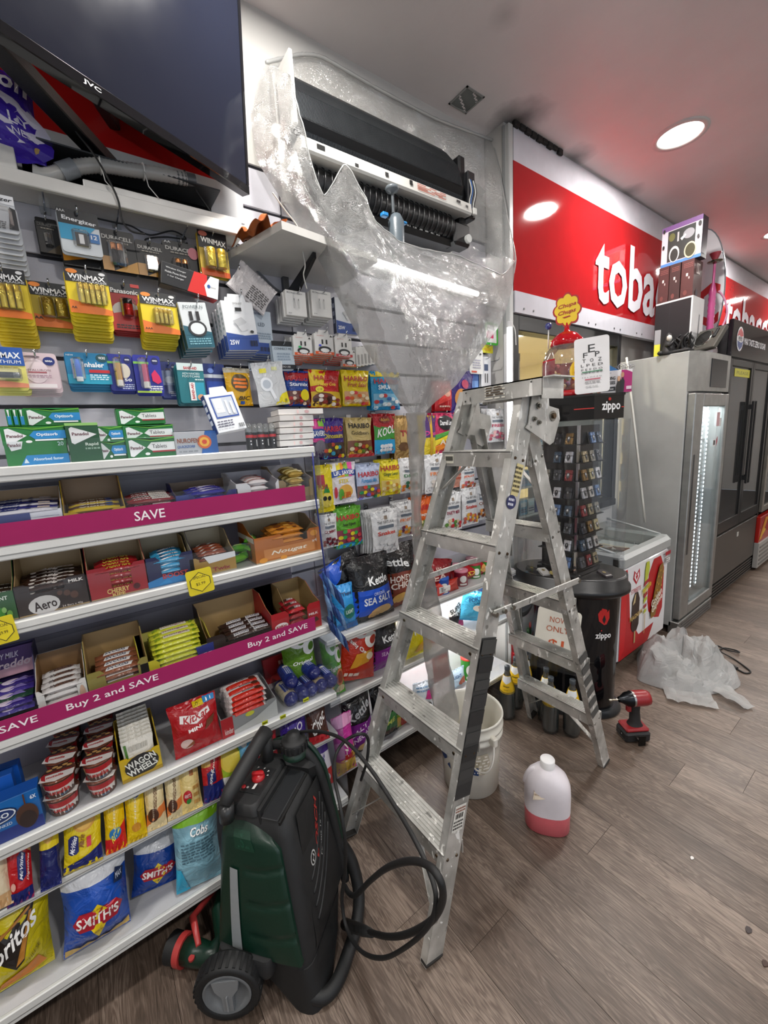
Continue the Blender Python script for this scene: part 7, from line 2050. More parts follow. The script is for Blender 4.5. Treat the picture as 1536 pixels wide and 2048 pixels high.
# rear arch
b = MB(); b.tube(spline([(-.10, .175, .35), (-.10, .178, .50), (-.07, .18, .575), (.0, .18, .595), (.06, .18, .585), (.105, .18, .53), (.128, .18, .43), (.155, .18, .25), (.175, .17, .10)], 7), .015, bl, 10); ra = b.build('rear_frame', pw)
b = MB(); b.tube(spline([(-.06, .20, .585), (.0, .20, .607), (.065, .20, .597), (.118, .195, .535), (.138, .195, .43), (.165, .193, .25), (.185, .18, .12)], 7), .008, gn, 8); b.build('green_trim', ra)
b = MB(); b.box((-.10, .15, .30), (.11, .19, .565), bl2, None, .02); b.build('rear_panel', pw)
# control deck with dial
b = MB(); b.loft([rrect(-.10, .012, -.035, .165, .53, .02), rrect(-.095, .004, -.03, .16, .556, .02), rrect(-.088, -.002, -.024, .155, .560, .02)], bl); dk = b.build('control_deck', pw)
b = MB(); b.box((-.082, .012, .560), (-.006, .112, .5625), mat('#232425', 'plastic'), None, .001); b.build('dial_plate', dk)
b = MB(); b.lathe([(.0205, 0), (.019, .012), (.0001, .013)], mat('#b01c22', 'plastic'), 20, Matrix.Translation((-.044, .068, .5625))); b.box((-.019, -.006, .010), (.019, .006, .022), mat('#c0242a', 'plastic'), Matrix.Translation((-.044, .068, .5625)) @ Matrix.Rotation(radians(12), 4, 'Z'), .003); b.build('pressure_dial', dk)
b = MB(); b.lathe([(.0065, 0), (.006, .003), (.0001, .0035)], mat('#b8242a', 'plastic'), 14, Matrix.Translation((-.070, .028, .5625))); b.build('power_button', dk)
q = MB(); ink(q, lambda u, v, off: V((-.082 + .076 * u, .012 + .1 * v, .5626 + off)), "e .34 .16 .05 .04 #b8b8b4;p #d8d8d4 .55 .12 .66 .14 .66 .34 .55 .32;p #d0d0cc .5 .88 .56 .94 .5 .94;p #d0d0cc .72 .8 .82 .84 .74 .88;p #d0d0cc .8 .66 .9 .66 .86 .72;p #d0d0cc .2 .86 .28 .92 .22 .94"); q.build('print', dk)
b = MB(); b.loft([rrect(.012, .022, -.03, .14, .50, .004, 3), rrect(.010, .020, -.03, .14, .552, .004, 3)], bl); b.build('deck_rib', dk)
b = MB(); b.box((.024, -.035, .531), (.078, .145, .537), mat('#26282a', 'plastic'), None, .002); b.box((.080, -.035, .52), (.086, .145, .533), mat('#060606', 'rubber'), None, .001); b.build('hose_channel', pw)
# carry handle
b = MB(); b.tube([(-.072, -.062, .585), (-.072, -.03, .603), (-.068, .05, .625), (-.063, .12, .645), (-.060, .162, .652)], [.017, .022, .023, .024, .026], bl, 12); hd = b.build('carry_handle', pw)
b = MB(); b.tube([(-.075, -.055, .53), (-.073, -.052, .578)], .021, mat('#2c2d2e', 'plastic'), 14); b.build('handle_post', hd)
b = MB(); b.tube([(-.055, .145, .55), (-.058, .15, .64)], .020, bl, 10); b.build('handle_post', hd)
# filler cap
b = MB(); b.lathe([(.040, .575), (.040, .592), (.034, .594), (.034, .606)], gn, 24, Matrix.Translation((.035, .17, 0)))
b.build('filler_neck', pw)
b = MB()
b.lathe([(.041, .600), (.042, .628), (.038, .634), (.024, .636), (.022, .652), (.0001, .655)], bl2, 24, Matrix.Translation((.035, .17, 0)))
for i in range(18):
    a = 2 * pi * i / 18
    b.box((.040, -.0035, .602), (.0445, .0035, .626), bl, Matrix.Translation((.035, .17, 0)) @ Matrix.Rotation(a, 4, 'Z'))
b.build('filler_cap', pw)
# badge side: panel with ribs and lettering
def sidep(u, v, off):
    z = .14 + .37 * v
    x = .171 - .064 * max(0, (z - .16) / .35) + off
    y0 = yg(z) + .045
    return V((x, y0 + (.165 - y0) * u, z))
b = MB(); b.grid(lambda u, v: sidep(u, v, .0015), 10, 14, mat('#18191a', 'rubber')); b.build('badge_panel', pw)
for k in range(4):
    b = MB(); b.tube([sidep(.12 + .8 * t, .30 + .10 * k + .42 * t ** 1.5 - .15, .003) for t in [i / 12 for i in range(13)]], .0035, bl, 6); b.build('panel_rib', pw)
q = MB()
ink(q, sidep, "b .56 .70 .5 .085 52 #a8322e BOSCH;e .27 .56 .085 .055 #b9bab8;e .27 .56 .066 .043 #18191a;b .27 .56 .06 .05 52 #b9bab8 H;t .62 .60 .34 .028 52 #b9bab8 Fontus 18V", step=.0005, base=.003)
q.build('lettering', pw)
# wheels
for wx, wy, tl in ((-.055, -.165, 0), (-.055, .19, 180)):
    if tl: continue
    W = Matrix.Translation((wx, wy, .094)) @ Matrix.Rotation(pi / 2, 4, 'X') @ Matrix.Rotation(radians(18), 4, 'Y')
    b = MB(); b.lathe([(.068, .016), (.070, .022), (.086, .024), (.092, .016), (.093, -.02), (.088, -.028), (.066, -.026)], bl2, 40, W, True, False)
    for i in range(30):
        b.box((.0915, -.004, -.02), (.0945, .004, .018), bl2, W @ Matrix.Rotation(2 * pi * i / 30, 4, 'Z'))
    wh_ = b.build('wheel', pw)
    b = MB(); b.lathe([(.068, .020), (.064, .024), (.060, .012), (.0001, .008)], mat('#6d7072', 'plastic'), 36, W, True, False)
    hb_ = b.build('wheel_rim', wh_)
    b = MB()
    for poly in ([(-.040, .052), (.040, .052), (.034, .018), (.016, -.006), (.014, -.060), (-.014, -.060), (-.016, -.006), (-.034, .018)],):
        n = len(poly)
        vs = [(x, y, .012) for x, y in poly] + [(x * .94, y * .96, .023) for x, y in poly]
        b.add(vs, [tuple(range(n))[::-1], tuple(range(n, 2 * n))] + [(i, (i + 1) % n, n + (i + 1) % n, n + i) for i in range(n)], mat('#7b7e80', 'plastic'), False, W)
    b.box((-.002, -.050, .023), (.002, .0, .028), mat('#8a8d8f', 'plastic'), W)
    b.build('hub_cover', wh_)
    b = MB(); b.cyl((wx, wy + .02, .094), (wx, wy + .2, .094), .012, bl, 12); b.build('axle', pw)
W2 = Matrix.Translation((-.055, .15, .094)) @ Matrix.Rotation(pi / 2, 4, 'X')
b = MB(); b.lathe([(.03, .02), (.088, .022), (.093, .012), (.093, -.02), (.03, -.024)], bl2, 32, W2); b.build('wheel', pw)
# hose
HY = [((556, 1475), (600, 1464), (645, 1464), (690, 1482), (735, 1530), (790, 1612), (835, 1690), (862, 1752), (872, 1800), (858, 1850), (815, 1892), (765, 1916), (722, 1902), (694, 1858), (684, 1800), (690, 1740), (690, 1680), (680, 1610), (668, 1550), (672, 1510), (690, 1482), (720, 1468), (736, 1478), (734, 1520), (722, 1560)),
      ((690, 1772), (698, 1786), (712, 1790), (740, 1762), (775, 1735), (820, 1722), (858, 1732), (882, 1765), (884, 1805), (862, 1842), (815, 1868), (775, 1873), (738, 1864))]
hy = [(.44, .45, .47, .48, .48, .47, .45, .44, .43, .42, .41, .40, .40, .41, .42, .43, .43, .44, .47, .52, .56, .60, .63, .62, .62), (.47, .46, .45, .44, .43, .42, .42, .42, .43, .43, .43, .43, .44)]
wmi = wm.inverted()
for L_, Ys, r in ((HY[0], hy[0], .0052), (HY[1], hy[1], .0075)):
    pts = []
    for (x, y), Y in zip(L_, Ys):
        p = at(x, y, 1, Y)
        p.z = max(p.z, r + .001)
        pts.append(wmi @ p)
    b = MB(); b.tube(spline(pts, 7), r, bl2, 8); b.build('hose', pw)
p0, p1 = wmi @ at(745, 1867, 1, .44), wmi @ at(690, 1848, 1, .46)
b = MB(); b.tube([p0, p0 + (p1 - p0) * .3, p1], [.009, .014, .016], bl, 12); b.build('hose_connector', pw)
# spray gun resting on the floor
gp = V((.645, .02, .045))
g = empty('spray_gun', 'green, black and red spray gun leaning on the washer with its nozzle on the floor', 'spray gun', loc=gp)
hd_ = V((.065, .055, .005)); up_ = (at(447, 1765, 1, .17) - gp)
b = MB(); b.cyl(hd_ * -.55, hd_ * -.15, .042, bl2, 24, .040); b.build('nozzle', g)
b = MB(); b.cyl(hd_ * -.15, hd_ * .1, .043, mat('#b03a38', 'plastic'), 24); b.build('nozzle_ring', g)
b = MB(); b.tube([hd_ * .1, hd_ * .6, hd_ * 1.1, hd_ * 1.35 + V((0, 0, .02)), hd_ * 1.2 + up_ * .25, up_ * .6 + hd_ * .4, up_], [.036, .034, .03, .027, .022, .019, .015], gn, 12); b.build('gun_body', g)
b = MB(); b.tube([hd_ * .9 + V((-.012, -.012, .032)), up_ * .35 + V((-.026, -.012, .012)), up_ * .62 + V((-.02, -.008, .008)), up_ * .86 + V((-.012, -.006, 0))], [.008, .012, .010, .006], mat('#b03a38', 'plastic'), 10); b.build('trigger', g)
b = MB(); b.lathe([(.009, 0), (.009, .006)], mat('#b03a38', 'plastic'), 12, Matrix.Translation(hd_ * .6 + V((.02, -.02, .02)))); b.build('lock_button', g)
b = MB(); b.tube([up_ * .94, up_ + V((.004, .01, .03)), up_ + V((.01, .03, .07))], [.016, .017, .012], bl, 10); b.build('swivel', g)
# ================================================================== lighter display stand
ZC0 = V((.70, 2.12, 0))
zm = Matrix.Translation(ZC0) @ Matrix.Rotation(radians(29), 4, 'Z')   # local x to the right, local -y toward the aisle
zp = empty('lighter_stand', 'black lighter display stand with clear case and flame logo behind the stepladder', 'display stand', mw=zm)
bk2 = mat('#141415', 'plastic'); bg2 = mat('#0e0e10', 'gloss')


def ell(a, c, z, n=40, p=2.3):
    return [V(((abs(cos(t)) ** (2 / p)) * a * (1 if cos(t) >= 0 else -1), (abs(sin(t)) ** (2 / p)) * c * (1 if sin(t) >= 0 else -1), z)) for t in [2 * pi * i / n for i in range(n)]]


b = MB(); b.loft([ell(.285, .18, 0), ell(.29, .185, .012), ell(.27, .165, .035)], mat('#26292c', 'plastic')); b.build('base', zp)
b = MB(); b.loft([ell(.255, .150, .03), ell(.258, .152, .40), ell(.265, .160, .70)], bg2); b.build('column', zp)
b = MB(); b.loft([ell(.285, .178, .70), ell(.31, .2, .72), ell(.31, .2, .745), ell(.295, .185, .75), ell(.295, .185, .80), ell(.28, .17, .805)], bk2); b.build('tray_rim', zp)
b = MB(); b.loft([ell(.279, .169, .8055), ell(.279, .169, .807)], mat('#8f8c8a', 'metal')); b.build('tray_floor', zp)


def elsurf(t0, t1, z0, z1, a=.262, c=.157):
    def f(u, v, off):
        t = radians(t0 + (t1 - t0) * u)
        cc, ss = cos(t), sin(t)
        return V(((abs(cc) ** (2 / 2.3)) * (a + off) * (1 if cc >= 0 else -1), (abs(ss) ** (2 / 2.3)) * (c + off) * (1 if ss >= 0 else -1), z0 + (z1 - z0) * v))
    return f


q = MB(); ink(q, elsurf(-68, -30, .36, .70), "q #b0201f .5 .55 .3 .62 .26 .74 .4 .84 .44 .98 .62 .86 .6 .76 .7 .8 .72 .66 .6 .56;p #141415 .5 .57 .42 .64 .5 .72 .56 .64;b .5 .36 .62 .13 0 #dcdcdc zippo;e .4 .46 .02 .012 #b0201f"); q.build('logo', zp)
cm = clear('display_case', '#fafbfd', .012, .08)
b = MB(); b.loft([ell(.27, .17, .81, 40, 3.), ell(.27, .17, 1.62, 40, 3.)], cm, False, False); b.build('clear_case', zp)
hx = [(-.235, -.06), (-.12, -.185), (.10, -.185), (.235, -.06), (.235, .10), (.10, .17), (-.12, .17), (-.235, .10)]
b = MB(); b.loft([[V((x, y, z)) for x, y in hx] for z in (1.625, 1.735)], bg2, smooth=False); b.loft([[V((x * 1.02, y * 1.02, z)) for x, y in hx] for z in (1.735, 1.745)], bk2, smooth=False); b.build('header', zp)
q = MB(); ink(q, lambda u, v, off: V((.10 + .135 * u + .7 * off, -.185 + .125 * u - .7 * off, 1.625 + .11 * v)), "b .56 .5 .62 .5 0 #ececec zippo;e .5 .84 .05 .07 #c0241f;r .9 .46 1 .5 #c0302a"); ink(q, lambda u, v, off: V((-.12 + .22 * u, -.185 - off, 1.625 + .11 * v)), "r .6 .46 1 .5 #c0302a"); q.build('lettering', zp)
rk = MB()
R0 = Matrix.Rotation(radians(-30), 4, 'Z')
rk.box((-.10, -.10, .82), (.10, .10, 1.60), mat('#101012', 'plastic'), R0)
rk.box((-.118, -.118, .81), (.118, .118, .83), bk2, R0)
rk.build('rack', zp)
b = MB(); b.box((.094, -.106, .83), (.106, -.094, 1.6), mat('#b9babf', 'chrome'), R0); b.build('rack_edge', zp)
for tier in range(8):
    b = MB(); z = .86 + tier * .093
    b.box((-.1, -.138, z - .008), (.1, -.1, z - .004), bk2, R0); b.box((.1, -.1, z - .008), (.138, .1, z - .004), bk2, R0); b.build('rack_shelf', zp)
lc = ('#b9b9bb', '#8f8a7c', '#3a3a3e', '#c9c4bc', '#56585c', '#8a6a3a', '#6a86b0', '#8e3a3a', '#c0b48a', '#4a5a6a', '#a89a7a', '#d8d8da')
rnd_ = random.Random(5)
protoL = {}
for tier in range(8):
    for face in (0, 1):
        for k in range(3):
            if face == 0 and k == 0 and tier not in (2, 5): continue
            if face == 1 and tier == 7 and k == 0: continue
            c_ = lc[(tier * 5 + k * 3 + face * 4) % len(lc)]
            z = .86 + tier * .093 - .004
            loc = V((-.066 + .064 * k, -.112, z)) if face == 0 else V((.112, -.066 + .064 * k, z))
            mw = zm @ R0 @ Matrix.Translation(loc + (V((0, -.012, 0)) if face == 0 else V((.012, 0, 0)))) @ Matrix.Rotation(radians(0 if face == 0 else 90), 4, 'Z') @ Matrix.Rotation(radians(-14), 4, 'X')
            lab = 'pocket lighter on the %s side of the rack, %s tier up, %s' % (('left', 'right')[face], (['lowest'] + ORD)[tier], ('left', 'middle', 'right')[k])
            if c_ not in protoL:
                b = MB(); b.box((-.0195, -.0065, 0), (.0195, .0065, .036), mat(c_, 'foilm'), None, .002)
                o = b.build('pocket_lighter', mw=mw)
                b = MB(); b.box((-.0195, -.0065, .037), (.0195, .0065, .058), mat(c_, 'foilm'), None, .002); b.build('lighter_lid', o)
                b = MB(); b.box((-.024, .007, -.002), (.024, .012, .062), bk2, None, .001); b.build('holder', o)
                q = MB(); ink(q, lambda u, v, off: V((-.0195 + .039 * u, -.0065 - off, .058 * v)), "e .5 .5 .24 .24 %s;e .5 .56 .1 .1 %s;r .4 .2 .6 .34 %s" % (('#222', '#888', '#333'), ('#555', '#ddd', '#222'))[len(protoL) % 2]); q.build('engraving', o)
                protoL[c_] = o
            else:
                o = copy_tree(protoL[c_], mw=mw)
            tag(o, lab, 'lighter', 'pocket lighters in the display rack')
for i, (x, y, a) in enumerate(((-.18, -.09, 20), (-.12, -.12, -30), (.03, -.14, 50), (-.05, -.13, 70), (.18, -.08, -20))):
    card('lighter_box', 'small black lighter box lying on the tray, %s' % (['first'] + ORD)[i], 'box', None, 0, ('#1c1b1c', '#d8d4cc', '#23211f', '#c9b86a', '#2a2024')[i], "r .1 .1 .9 .2 #c9c4bc;e .5 .6 .2 .14 #8a7a4a", d=.014, wh=(.045, .07), p=zm @ V((x, y, .823)), yaw=a, tilt=78, hookn=False)
card('price_sign', 'white card reading now only one dollar in front of the black column', 'sign', None, 0, '#d6d2c6', "t .5 .78 .40 .11 0 #b05a3a NOW;t .5 .6 .52 .11 0 #b05a3a ONLY;b .5 .3 .36 .2 0 #b8522e $1", d=.003, wh=(.21, .27), p=V((.80, 1.85, .535)), yaw=-58, tilt=10, roll=-6, hookn=False)
b = MB(); b.box((-.004, -.115, -.175), (-.001, .115, -.137), acr); b.box((-.004, -.115, -.175), (.05, .115, -.172), acr)
b.build('sign_holder', bpy.data.objects['price_sign'])

# lollipop dispenser
DP = zm @ V((-.03, -.02, 1.746))
dsp = empty('lollipop_dispenser', 'red round lollipop dispenser with a yellow flower sign on top of the stand', 'dispenser', loc=DP)
rdg = mat('#b5121c', 'gloss'); rdp = mat('#a8101a', 'plastic')
cf = radians(-61)
b = MB(); b.lathe([(.125, 0), (.13, .01), (.13, .02), (.118, .03), (.112, .16), (.115, .19)], rdg, 32, None, True, True, cf + 1.0, cf + 2 * pi - .45); b.lathe([(.0001, .0), (.128, 0), (.13, .012), (.12, .03), (.0001, .031)], rdp, 32, None, True, False); b.build('red_shell', dsp)
b = MB(); b.lathe([(.10, .035), (.116, .10), (.118, .17), (.10, .235), (.07, .265)], clear('lolly_globe', '#fbf6ee', .08, .22, .03), 32, None, True, False); b.build('globe', dsp)
b = MB(); b.lathe([(.072, .255), (.078, .262), (.078, .285), (.05, .315), (.016, .33), (.010, .35), (.008, .37)], rdg, 28); b.build('cap', dsp)
for k in range(16):
    a = 2 * pi * k / 16 + .3
    r_ = .07 * (1 if k % 2 else .6); z = .055 + .018 * (k % 3) + .02 * (k % 4)
    b = MB(); b.lathe([(.0001, -.014), (.010, -.01), (.0145, 0), (.010, .01), (.0001, .014)], mat(('#d8a03a', '#c8505a', '#e8d8b0', '#6a9a4a', '#8a4a8a')[k % 5], 'foil'), 12, Matrix.Translation((r_ * cos(a), r_ * sin(a), z))); b.build('lollipop', dsp)
fl = Matrix.Rotation(cf, 4, 'Z') @ Matrix.Translation((0, 0, .43))
b = MB()
pet = [((.056 + .012 * abs(cos(4 * t))) * cos(t), (.070 + .014 * abs(cos(4 * t))) * sin(t)) for t in [2 * pi * i / 48 for i in range(48)]]
b.prism(pet, -.006, .006, rdp, fl); b.prism([(x * .88, y * .89) for x, y in pet], -.0065, .0075, mat('#ecc81e', 'plastic'), fl)
q = MB(); ink(q, lambda u, v, off: fl @ V((.0078 + off, -.056 + .112 * u, -.07 + .14 * v)), "i .5 .64 .74 .17 6 #a01218 Chupa;i .5 .42 .74 .17 6 #a01218 Chups;p #a01218 .3 .26 .6 .3 .66 .27 .4 .23")
o = b.build('flower_sign', dsp); q.build('lettering', o)
q = MB(); ink(q, lambda u, v, off: V(((.119 + off) * cos(cf + .1 + .9 * u), (.119 + off) * sin(cf + .1 + .9 * u), .06 + .12 * v)), "e .5 .5 .44 .44 #e8c02a;b .5 .62 .5 .2 0 #b5121c Chupa;b .5 .4 .5 .2 0 #b5121c Chups"); q.build('badge', dsp)
cp_ = zm @ V((-.13, -.02, 1.745))
t = empty('lollipop', 'blue lollipop on a clear stick poking up behind the dispenser', 'lollipop', loc=DP + V((-.09, -.02, .26)))
b = MB(); b.tube([(0, 0, 0), (0, 0, .10)], .003, mat('#d8d8d4', 'plastic'), 6); b.lathe([(.0001, .095), (.014, .1), (.018, .113), (.014, .126), (.0001, .131)], mat('#3a3f7a', 'foil'), 14); b.build('lolly', t)

# eye chart and reading glasses carton
o = card('eye_chart', 'white eye test card folded at the top, standing on the stand header', 'card', None, 0, '#e2e1e2', "t .5 0.800 .2 .14 0 #17171a E;t .32 0.688 .13 .09 0 #17171a F;t .66 0.688 .13 .09 0 #17171a P;t .28 0.589 .1 .06 0 #17171a T;t .5 0.589 .1 .06 0 #17171a O;t .73 0.589 .1 .06 0 #17171a Z;t .5 0.503 .62 .045 0 #222 L P E D;t .5 0.426 .6 .035 0 #333 P E F D O;t .5 0.361 .6 .028 0 #444 E D F C Z P;r .22 .375 .8 .392 #2f7a52;t .5 0.284 .56 .022 0 #666 F E L O P Z D;r .3 .235 .74 .252 #b02a4a;x .3 .17 .72 .215 #999 1;x .32 .1 .7 .14 #bbb 1", d=.003, wh=(.150, .262), p=zm @ V((.085, -.155, 1.745 + .135)), yaw=-61, tilt=7, roll=2, hookn=False)
o = carton('glasses_carton', 'blue, white and magenta reading glasses display carton beside the eye chart', 'box', None, 0, .09, '#e4e2e4', "r .66 0 1 1 #a81a6a;p #e4e2e4 .66 1 1 1 1 .86 .78 1;t .22 .9 .24 .05 0 #6a8aa8 optique;b .28 .66 .38 .15 0 #2a2a2c READING;b .28 .46 .38 .15 0 #2a2a2c GLASSES;r .1 .1 .48 .28 #18181a;t .29 .19 .26 .1 0 #eee with case;p #2a2420 .5 0 .5 .3 .56 .6 .62 .7 .66 .5 .64 0;e .58 .62 .05 .12 #c89a7a;p #1c1a1c .62 0 .64 .5 .7 .7 .76 .5 .74 0;e .69 .78 .05 .12 #b8866a;r .82 .12 .98 .26 #d8c4d0", wh=(.135, .105), p=zm @ V((.195, -.085, 1.7985)), yaw=-55)
b = MB(); b.add([(-.002, -.068, .052), (-.002, .01, .052), (-.002, -.068, .105), (-.06, -.068, .052), (-.06, .01, .052), (-.06, -.068, .105)], [(0, 1, 2), (5, 4, 3), (0, 3, 4, 1), (1, 4, 5, 2), (2, 5, 3, 0)], mat('#2a74b4', 'card')); b.build('blue_wedge', o)
for i in range(2):
    t = empty('reading_glasses', 'clear reading glasses sticking up behind the carton, %s' % ('front', 'back')[i], 'glasses', mw=zm @ Matrix.Translation((.235 + .02 * i, -.0 + .03 * i, 1.852)) @ Matrix.Rotation(radians(40), 4, 'Z'))
    for s in (-1, 1):
        b = MB(); b.tube([(.022 * s + .017 * cos(a), 0, .02 + .014 * sin(a)) for a in [2 * pi * k / 16 for k in range(16)]], .0016, mat('#9a9a9c', 'plastic'), 5, True); b.build('lens_rim', t)
        b = MB(); b.tube([(.04 * s, 0, .024), (.042 * s, .05, .022), (.04 * s, .09, -.02)], .0014, mat('#6a6a6c', 'plastic'), 5); b.build('temple_arm', t)

# soda bottles on the floor behind the ladder
pet_ = clear('pet_bottle', '#dfe6e4', .05, .26, .05)
def soda(i, x, y, lab, yellow=True):
    t = empty('soda_bottle', lab, 'bottle', loc=(x, y, 0), group='soft drink bottles behind the stepladder')
    b = MB(); b.lathe([(.0001, .008), (.030, .0), (.040, .006), (.043, .03), (.043, .14), (.041, .17), (.030, .22), (.018, .262), (.0135, .285), (.0135, .30)], pet_, 24, None, True, False); b.build('clear_bottle', t)
    b = MB(); b.lathe([(.0001, .012), (.040, .012), (.0415, .03), (.0415, .14), (.0395, .168), (.030, .212)], mat('#39433f', 'gloss') if yellow else mat('#1c0f0c', 'gloss'), 20, None, True, True); b.build('drink', t)
    b = MB(); b.lathe([(.0148, .292), (.0148, .313), (.013, .315), (.0001, .315)], mat('#3c4146', 'plastic') if yellow else mat('#a8141c', 'plastic'), 18); b.build('cap', t)
    lm = mat('#e2b91a' if yellow else '#a8161e', 'card')
    b = MB(); b.lathe([(.0415, .165), (.0370, .195), (.0275, .232), (.020, .262)], lm, 24, None, True, False)
    lb = b.build('label', t)
    q = MB(); ink(q, lambda u, v, off: V(((.0415 - .021 * v + off + .001) * cos(-1.1 + (u - .5) * 2), (.0415 - .021 * v + off + .001) * sin(-1.1 + (u - .5) * 2), .165 + .095 * v)), "p #d9dde0 0 .72 .5 .56 1 .72 1 1 0 1;i .5 .42 .5 .14 0 #3a3a1c Schweppes;t .5 .24 .3 .06 0 #5a5a2a tonic" if yellow else "b .5 .4 .7 .2 0 #f0e8e8 cola"); q.build('print', lb)


for i, (x, y, lab) in enumerate(((.56, 1.83, 'yellow labelled soft drink bottle, leftmost, left of the rear ladder leg'), (.56, 1.94, 'yellow labelled soft drink bottle hidden behind the leftmost one'), (.585, 1.72, 'yellow labelled soft drink bottle beside the rear left ladder leg'), (.735, 1.86, 'yellow labelled soft drink bottle above the lowest rear tread, left'), (.80, 1.80, 'yellow labelled soft drink bottle in front, second from the right'), (.885, 1.86, 'yellow labelled soft drink bottle, rightmost, before the black column'))):
    soda(i, x, y, lab)
for i in range(7):
    x, y, z = .50 + .03 * (i % 2), 1.98 + .035 * (i // 2), .07 + .14 * (i % 3)
    roundpack('drink_can', 'red soft drink can stacked by the rear left ladder leg, %s of its pile' % (['first'] + ORD)[i], 'can', (.44 + .068 * (i % 2), 2.0 + .0 * i, .001 + .118 * (i // 2)), [(.025, 0), (.031, .006), (.031, .105), (.026, .115)], mat('#a3131c', 'foilm'), "b .5 .5 .7 .3 90 #eee0e0 cola;e .5 .5 .12 .3 #f0e8e8", wr=((.0313, .006), (.0313, .105)), n=18, face=-60, group='red soft drink cans') if i < 6 else None

# counter behind the window: packs of gum and cartons
t = empty('counter_cabinet', 'glass fronted counter cabinet under the shop window', 'cabinet', loc=(.30, 2.12, 1.031))
for z in (.0, .19, .38):
    b = MB(); b.box((-.22, 0, z), (.02, 1.0, z + .008), mat('#dcdcda', 'paint')); b.build('shelf', t)
for i in range(12):
    carton('gum_carton', 'blue and white carton on the counter cabinet shelves, %s' % (['first'] + ORD)[i], 'box', None, 0, .06, ('#2f9ac8', '#4ab0d8', '#d8dce0', '#3a5aa0', '#e08a3a', '#2a86b4')[i % 6], "r .1 .55 .9 .85 #d8ecf4;x .1 .15 .9 .45 #1a4a7a 2", wh=(.075, .10), p=(.30, 2.19 + .082 * (i % 4) * 1.02, 1.0925 + .19 * (i // 4)), group='cartons on the counter cabinet')
o = carton('poster_box', 'grey printed board on the counter behind the window', 'board', None, 0, .01, '#8d8690', "r 0 .86 1 1 #4a4448;r .1 .6 .9 .8 #c9c4d0;e .6 .4 .22 .16 #4a4a6a;x .1 .1 .9 .3 #d8d0dc 3", wh=(.30, .34), p=(.16, 2.28, 1.92))
b = MB(); b.box((-.03, -.03, -.887), (-.01, .03, -.1), mat('#3a3a3a', 'plastic')); b.build('stand', o)
carton('till_box', 'beige cash register top behind the window', 'till', None, 0, .2, '#cfc6a8', "r .2 .3 .8 .7 #b8b098", wh=(.25, .30), p=(.15, 3.05, 1.19))

# LED tube on the return corner
t = empty('led_tube', 'bright vertical LED tube on the corner beside the red fascia', 'lamp', loc=(FX + .035, 1.955, 1.45))
b = MB(); b.cyl((0, 0, .02), (0, 0, .69), .0135, mat('#ffffff', 'emit'), 16); b.build('tube', t)
b = MB(); b.cyl((0, 0, .69), (0, 0, .72), .015, mat('#d8d8d8', 'plastic'), 14); b.cyl((0, 0, -.01), (0, 0, .02), .015, mat('#d8d8d8', 'plastic'), 14); b.build('end_cap', t)
b = MB(); b.box((-.03, -.01, .05), (-.012, .01, .66), mat('#cfcfcf', 'plastic')); b.build('bracket', t)

# ================================================================== ice cream freezer
fz = empty('ice_cream_freezer', 'white and red chest freezer with ice cream pictures and a glass top', 'freezer', loc=(0, 0, 0))
fx0, fx1, fy0, fy1 = .29, .795, 2.56, 3.275
b = MB(); b.box((fx0, fy0, .085), (fx1, fy1, .70), mat('#e4e4e6', 'gloss'), None, .008); b.build('body', fz)
b = MB(); b.box((fx0 + .03, fy0 + .03, .03), (fx1 - .04, fy1 - .03, .085), mat('#2a2c2e', 'plastic')); b.build('plinth', fz)
for x, y in ((fx1 - .06, fy0 + .06), (fx1 - .06, fy1 - .06), (fx0 + .06, fy0 + .06)):
    b = MB(); b.cyl((x, y - .015, .024), (x, y + .015, .024), .024, mat('#4a4a4a', 'plastic'), 16); b.box((x - .02, y - .02, .04), (x + .02, y + .02, .05), mat('#888', 'metal')); b.build('castor', fz)
rm_ = mat('#a9adac', 'plastic')
b = MB()
b.box((fx1 - .07, fy0 - .01, .70), (fx1 + .015, fy1 + .01, .795), rm_, None, .022)
b.box((fx0 - .01, fy0 - .01, .70), (fx0 + .05, fy1 + .01, .83), rm_, None, .015)
b.box((fx0, fy0 - .01, .70), (fx1, fy0 + .05, .80), rm_, None, .015)
b.box((fx0, fy1 - .05, .70), (fx1, fy1 + .01, .80), rm_, None, .015)
b.build('top_rim', fz)
gl_ = clear('freezer_glass', '#f2f7f6', .05, .22, .04)
for i, (ya, yb, dz) in enumerate(((fy0 + .03, (fy0 + fy1) / 2 + .03, .0), ((fy0 + fy1) / 2 - .03, fy1 - .03, .008))):
    b = MB(); b.grid(lambda u, v: V((fx0 + .04 + (fx1 - fx0 - .09) * u, ya + (yb - ya) * v, .80 + dz + .05 * (1 - u) ** 1.6)), 10, 2, gl_); b.build('sliding_lid', fz)
b = MB(); b.tube([(fx1 - .05, fy1 - .02, .80), (fx1 - .2, fy1 - .02, .83), (fx0 + .04, fy1 - .02, .875)], .008, rm_, 8); b.tube([(fx1 - .05, fy0 + .02, .80), (fx1 - .2, fy0 + .02, .83), (fx0 + .04, fy0 + .02, .875)], .008, rm_, 8); b.build('lid_frame', fz)
b = MB(); b.box((fx0 + .05, (fy0 + fy1) / 2 - .03, .795), (fx1 - .07, (fy0 + fy1) / 2 - .015, .81), mat('#c9cfcf', 'metal')); b.build('lid_handle', fz)
b = MB(); b.box((fx0 + .05, fy0 + .05, .7005), (fx1 - .07, fy1 - .05, .704), mat('#dfe2e0', 'paint'), None, 0); b.build('liner', fz)
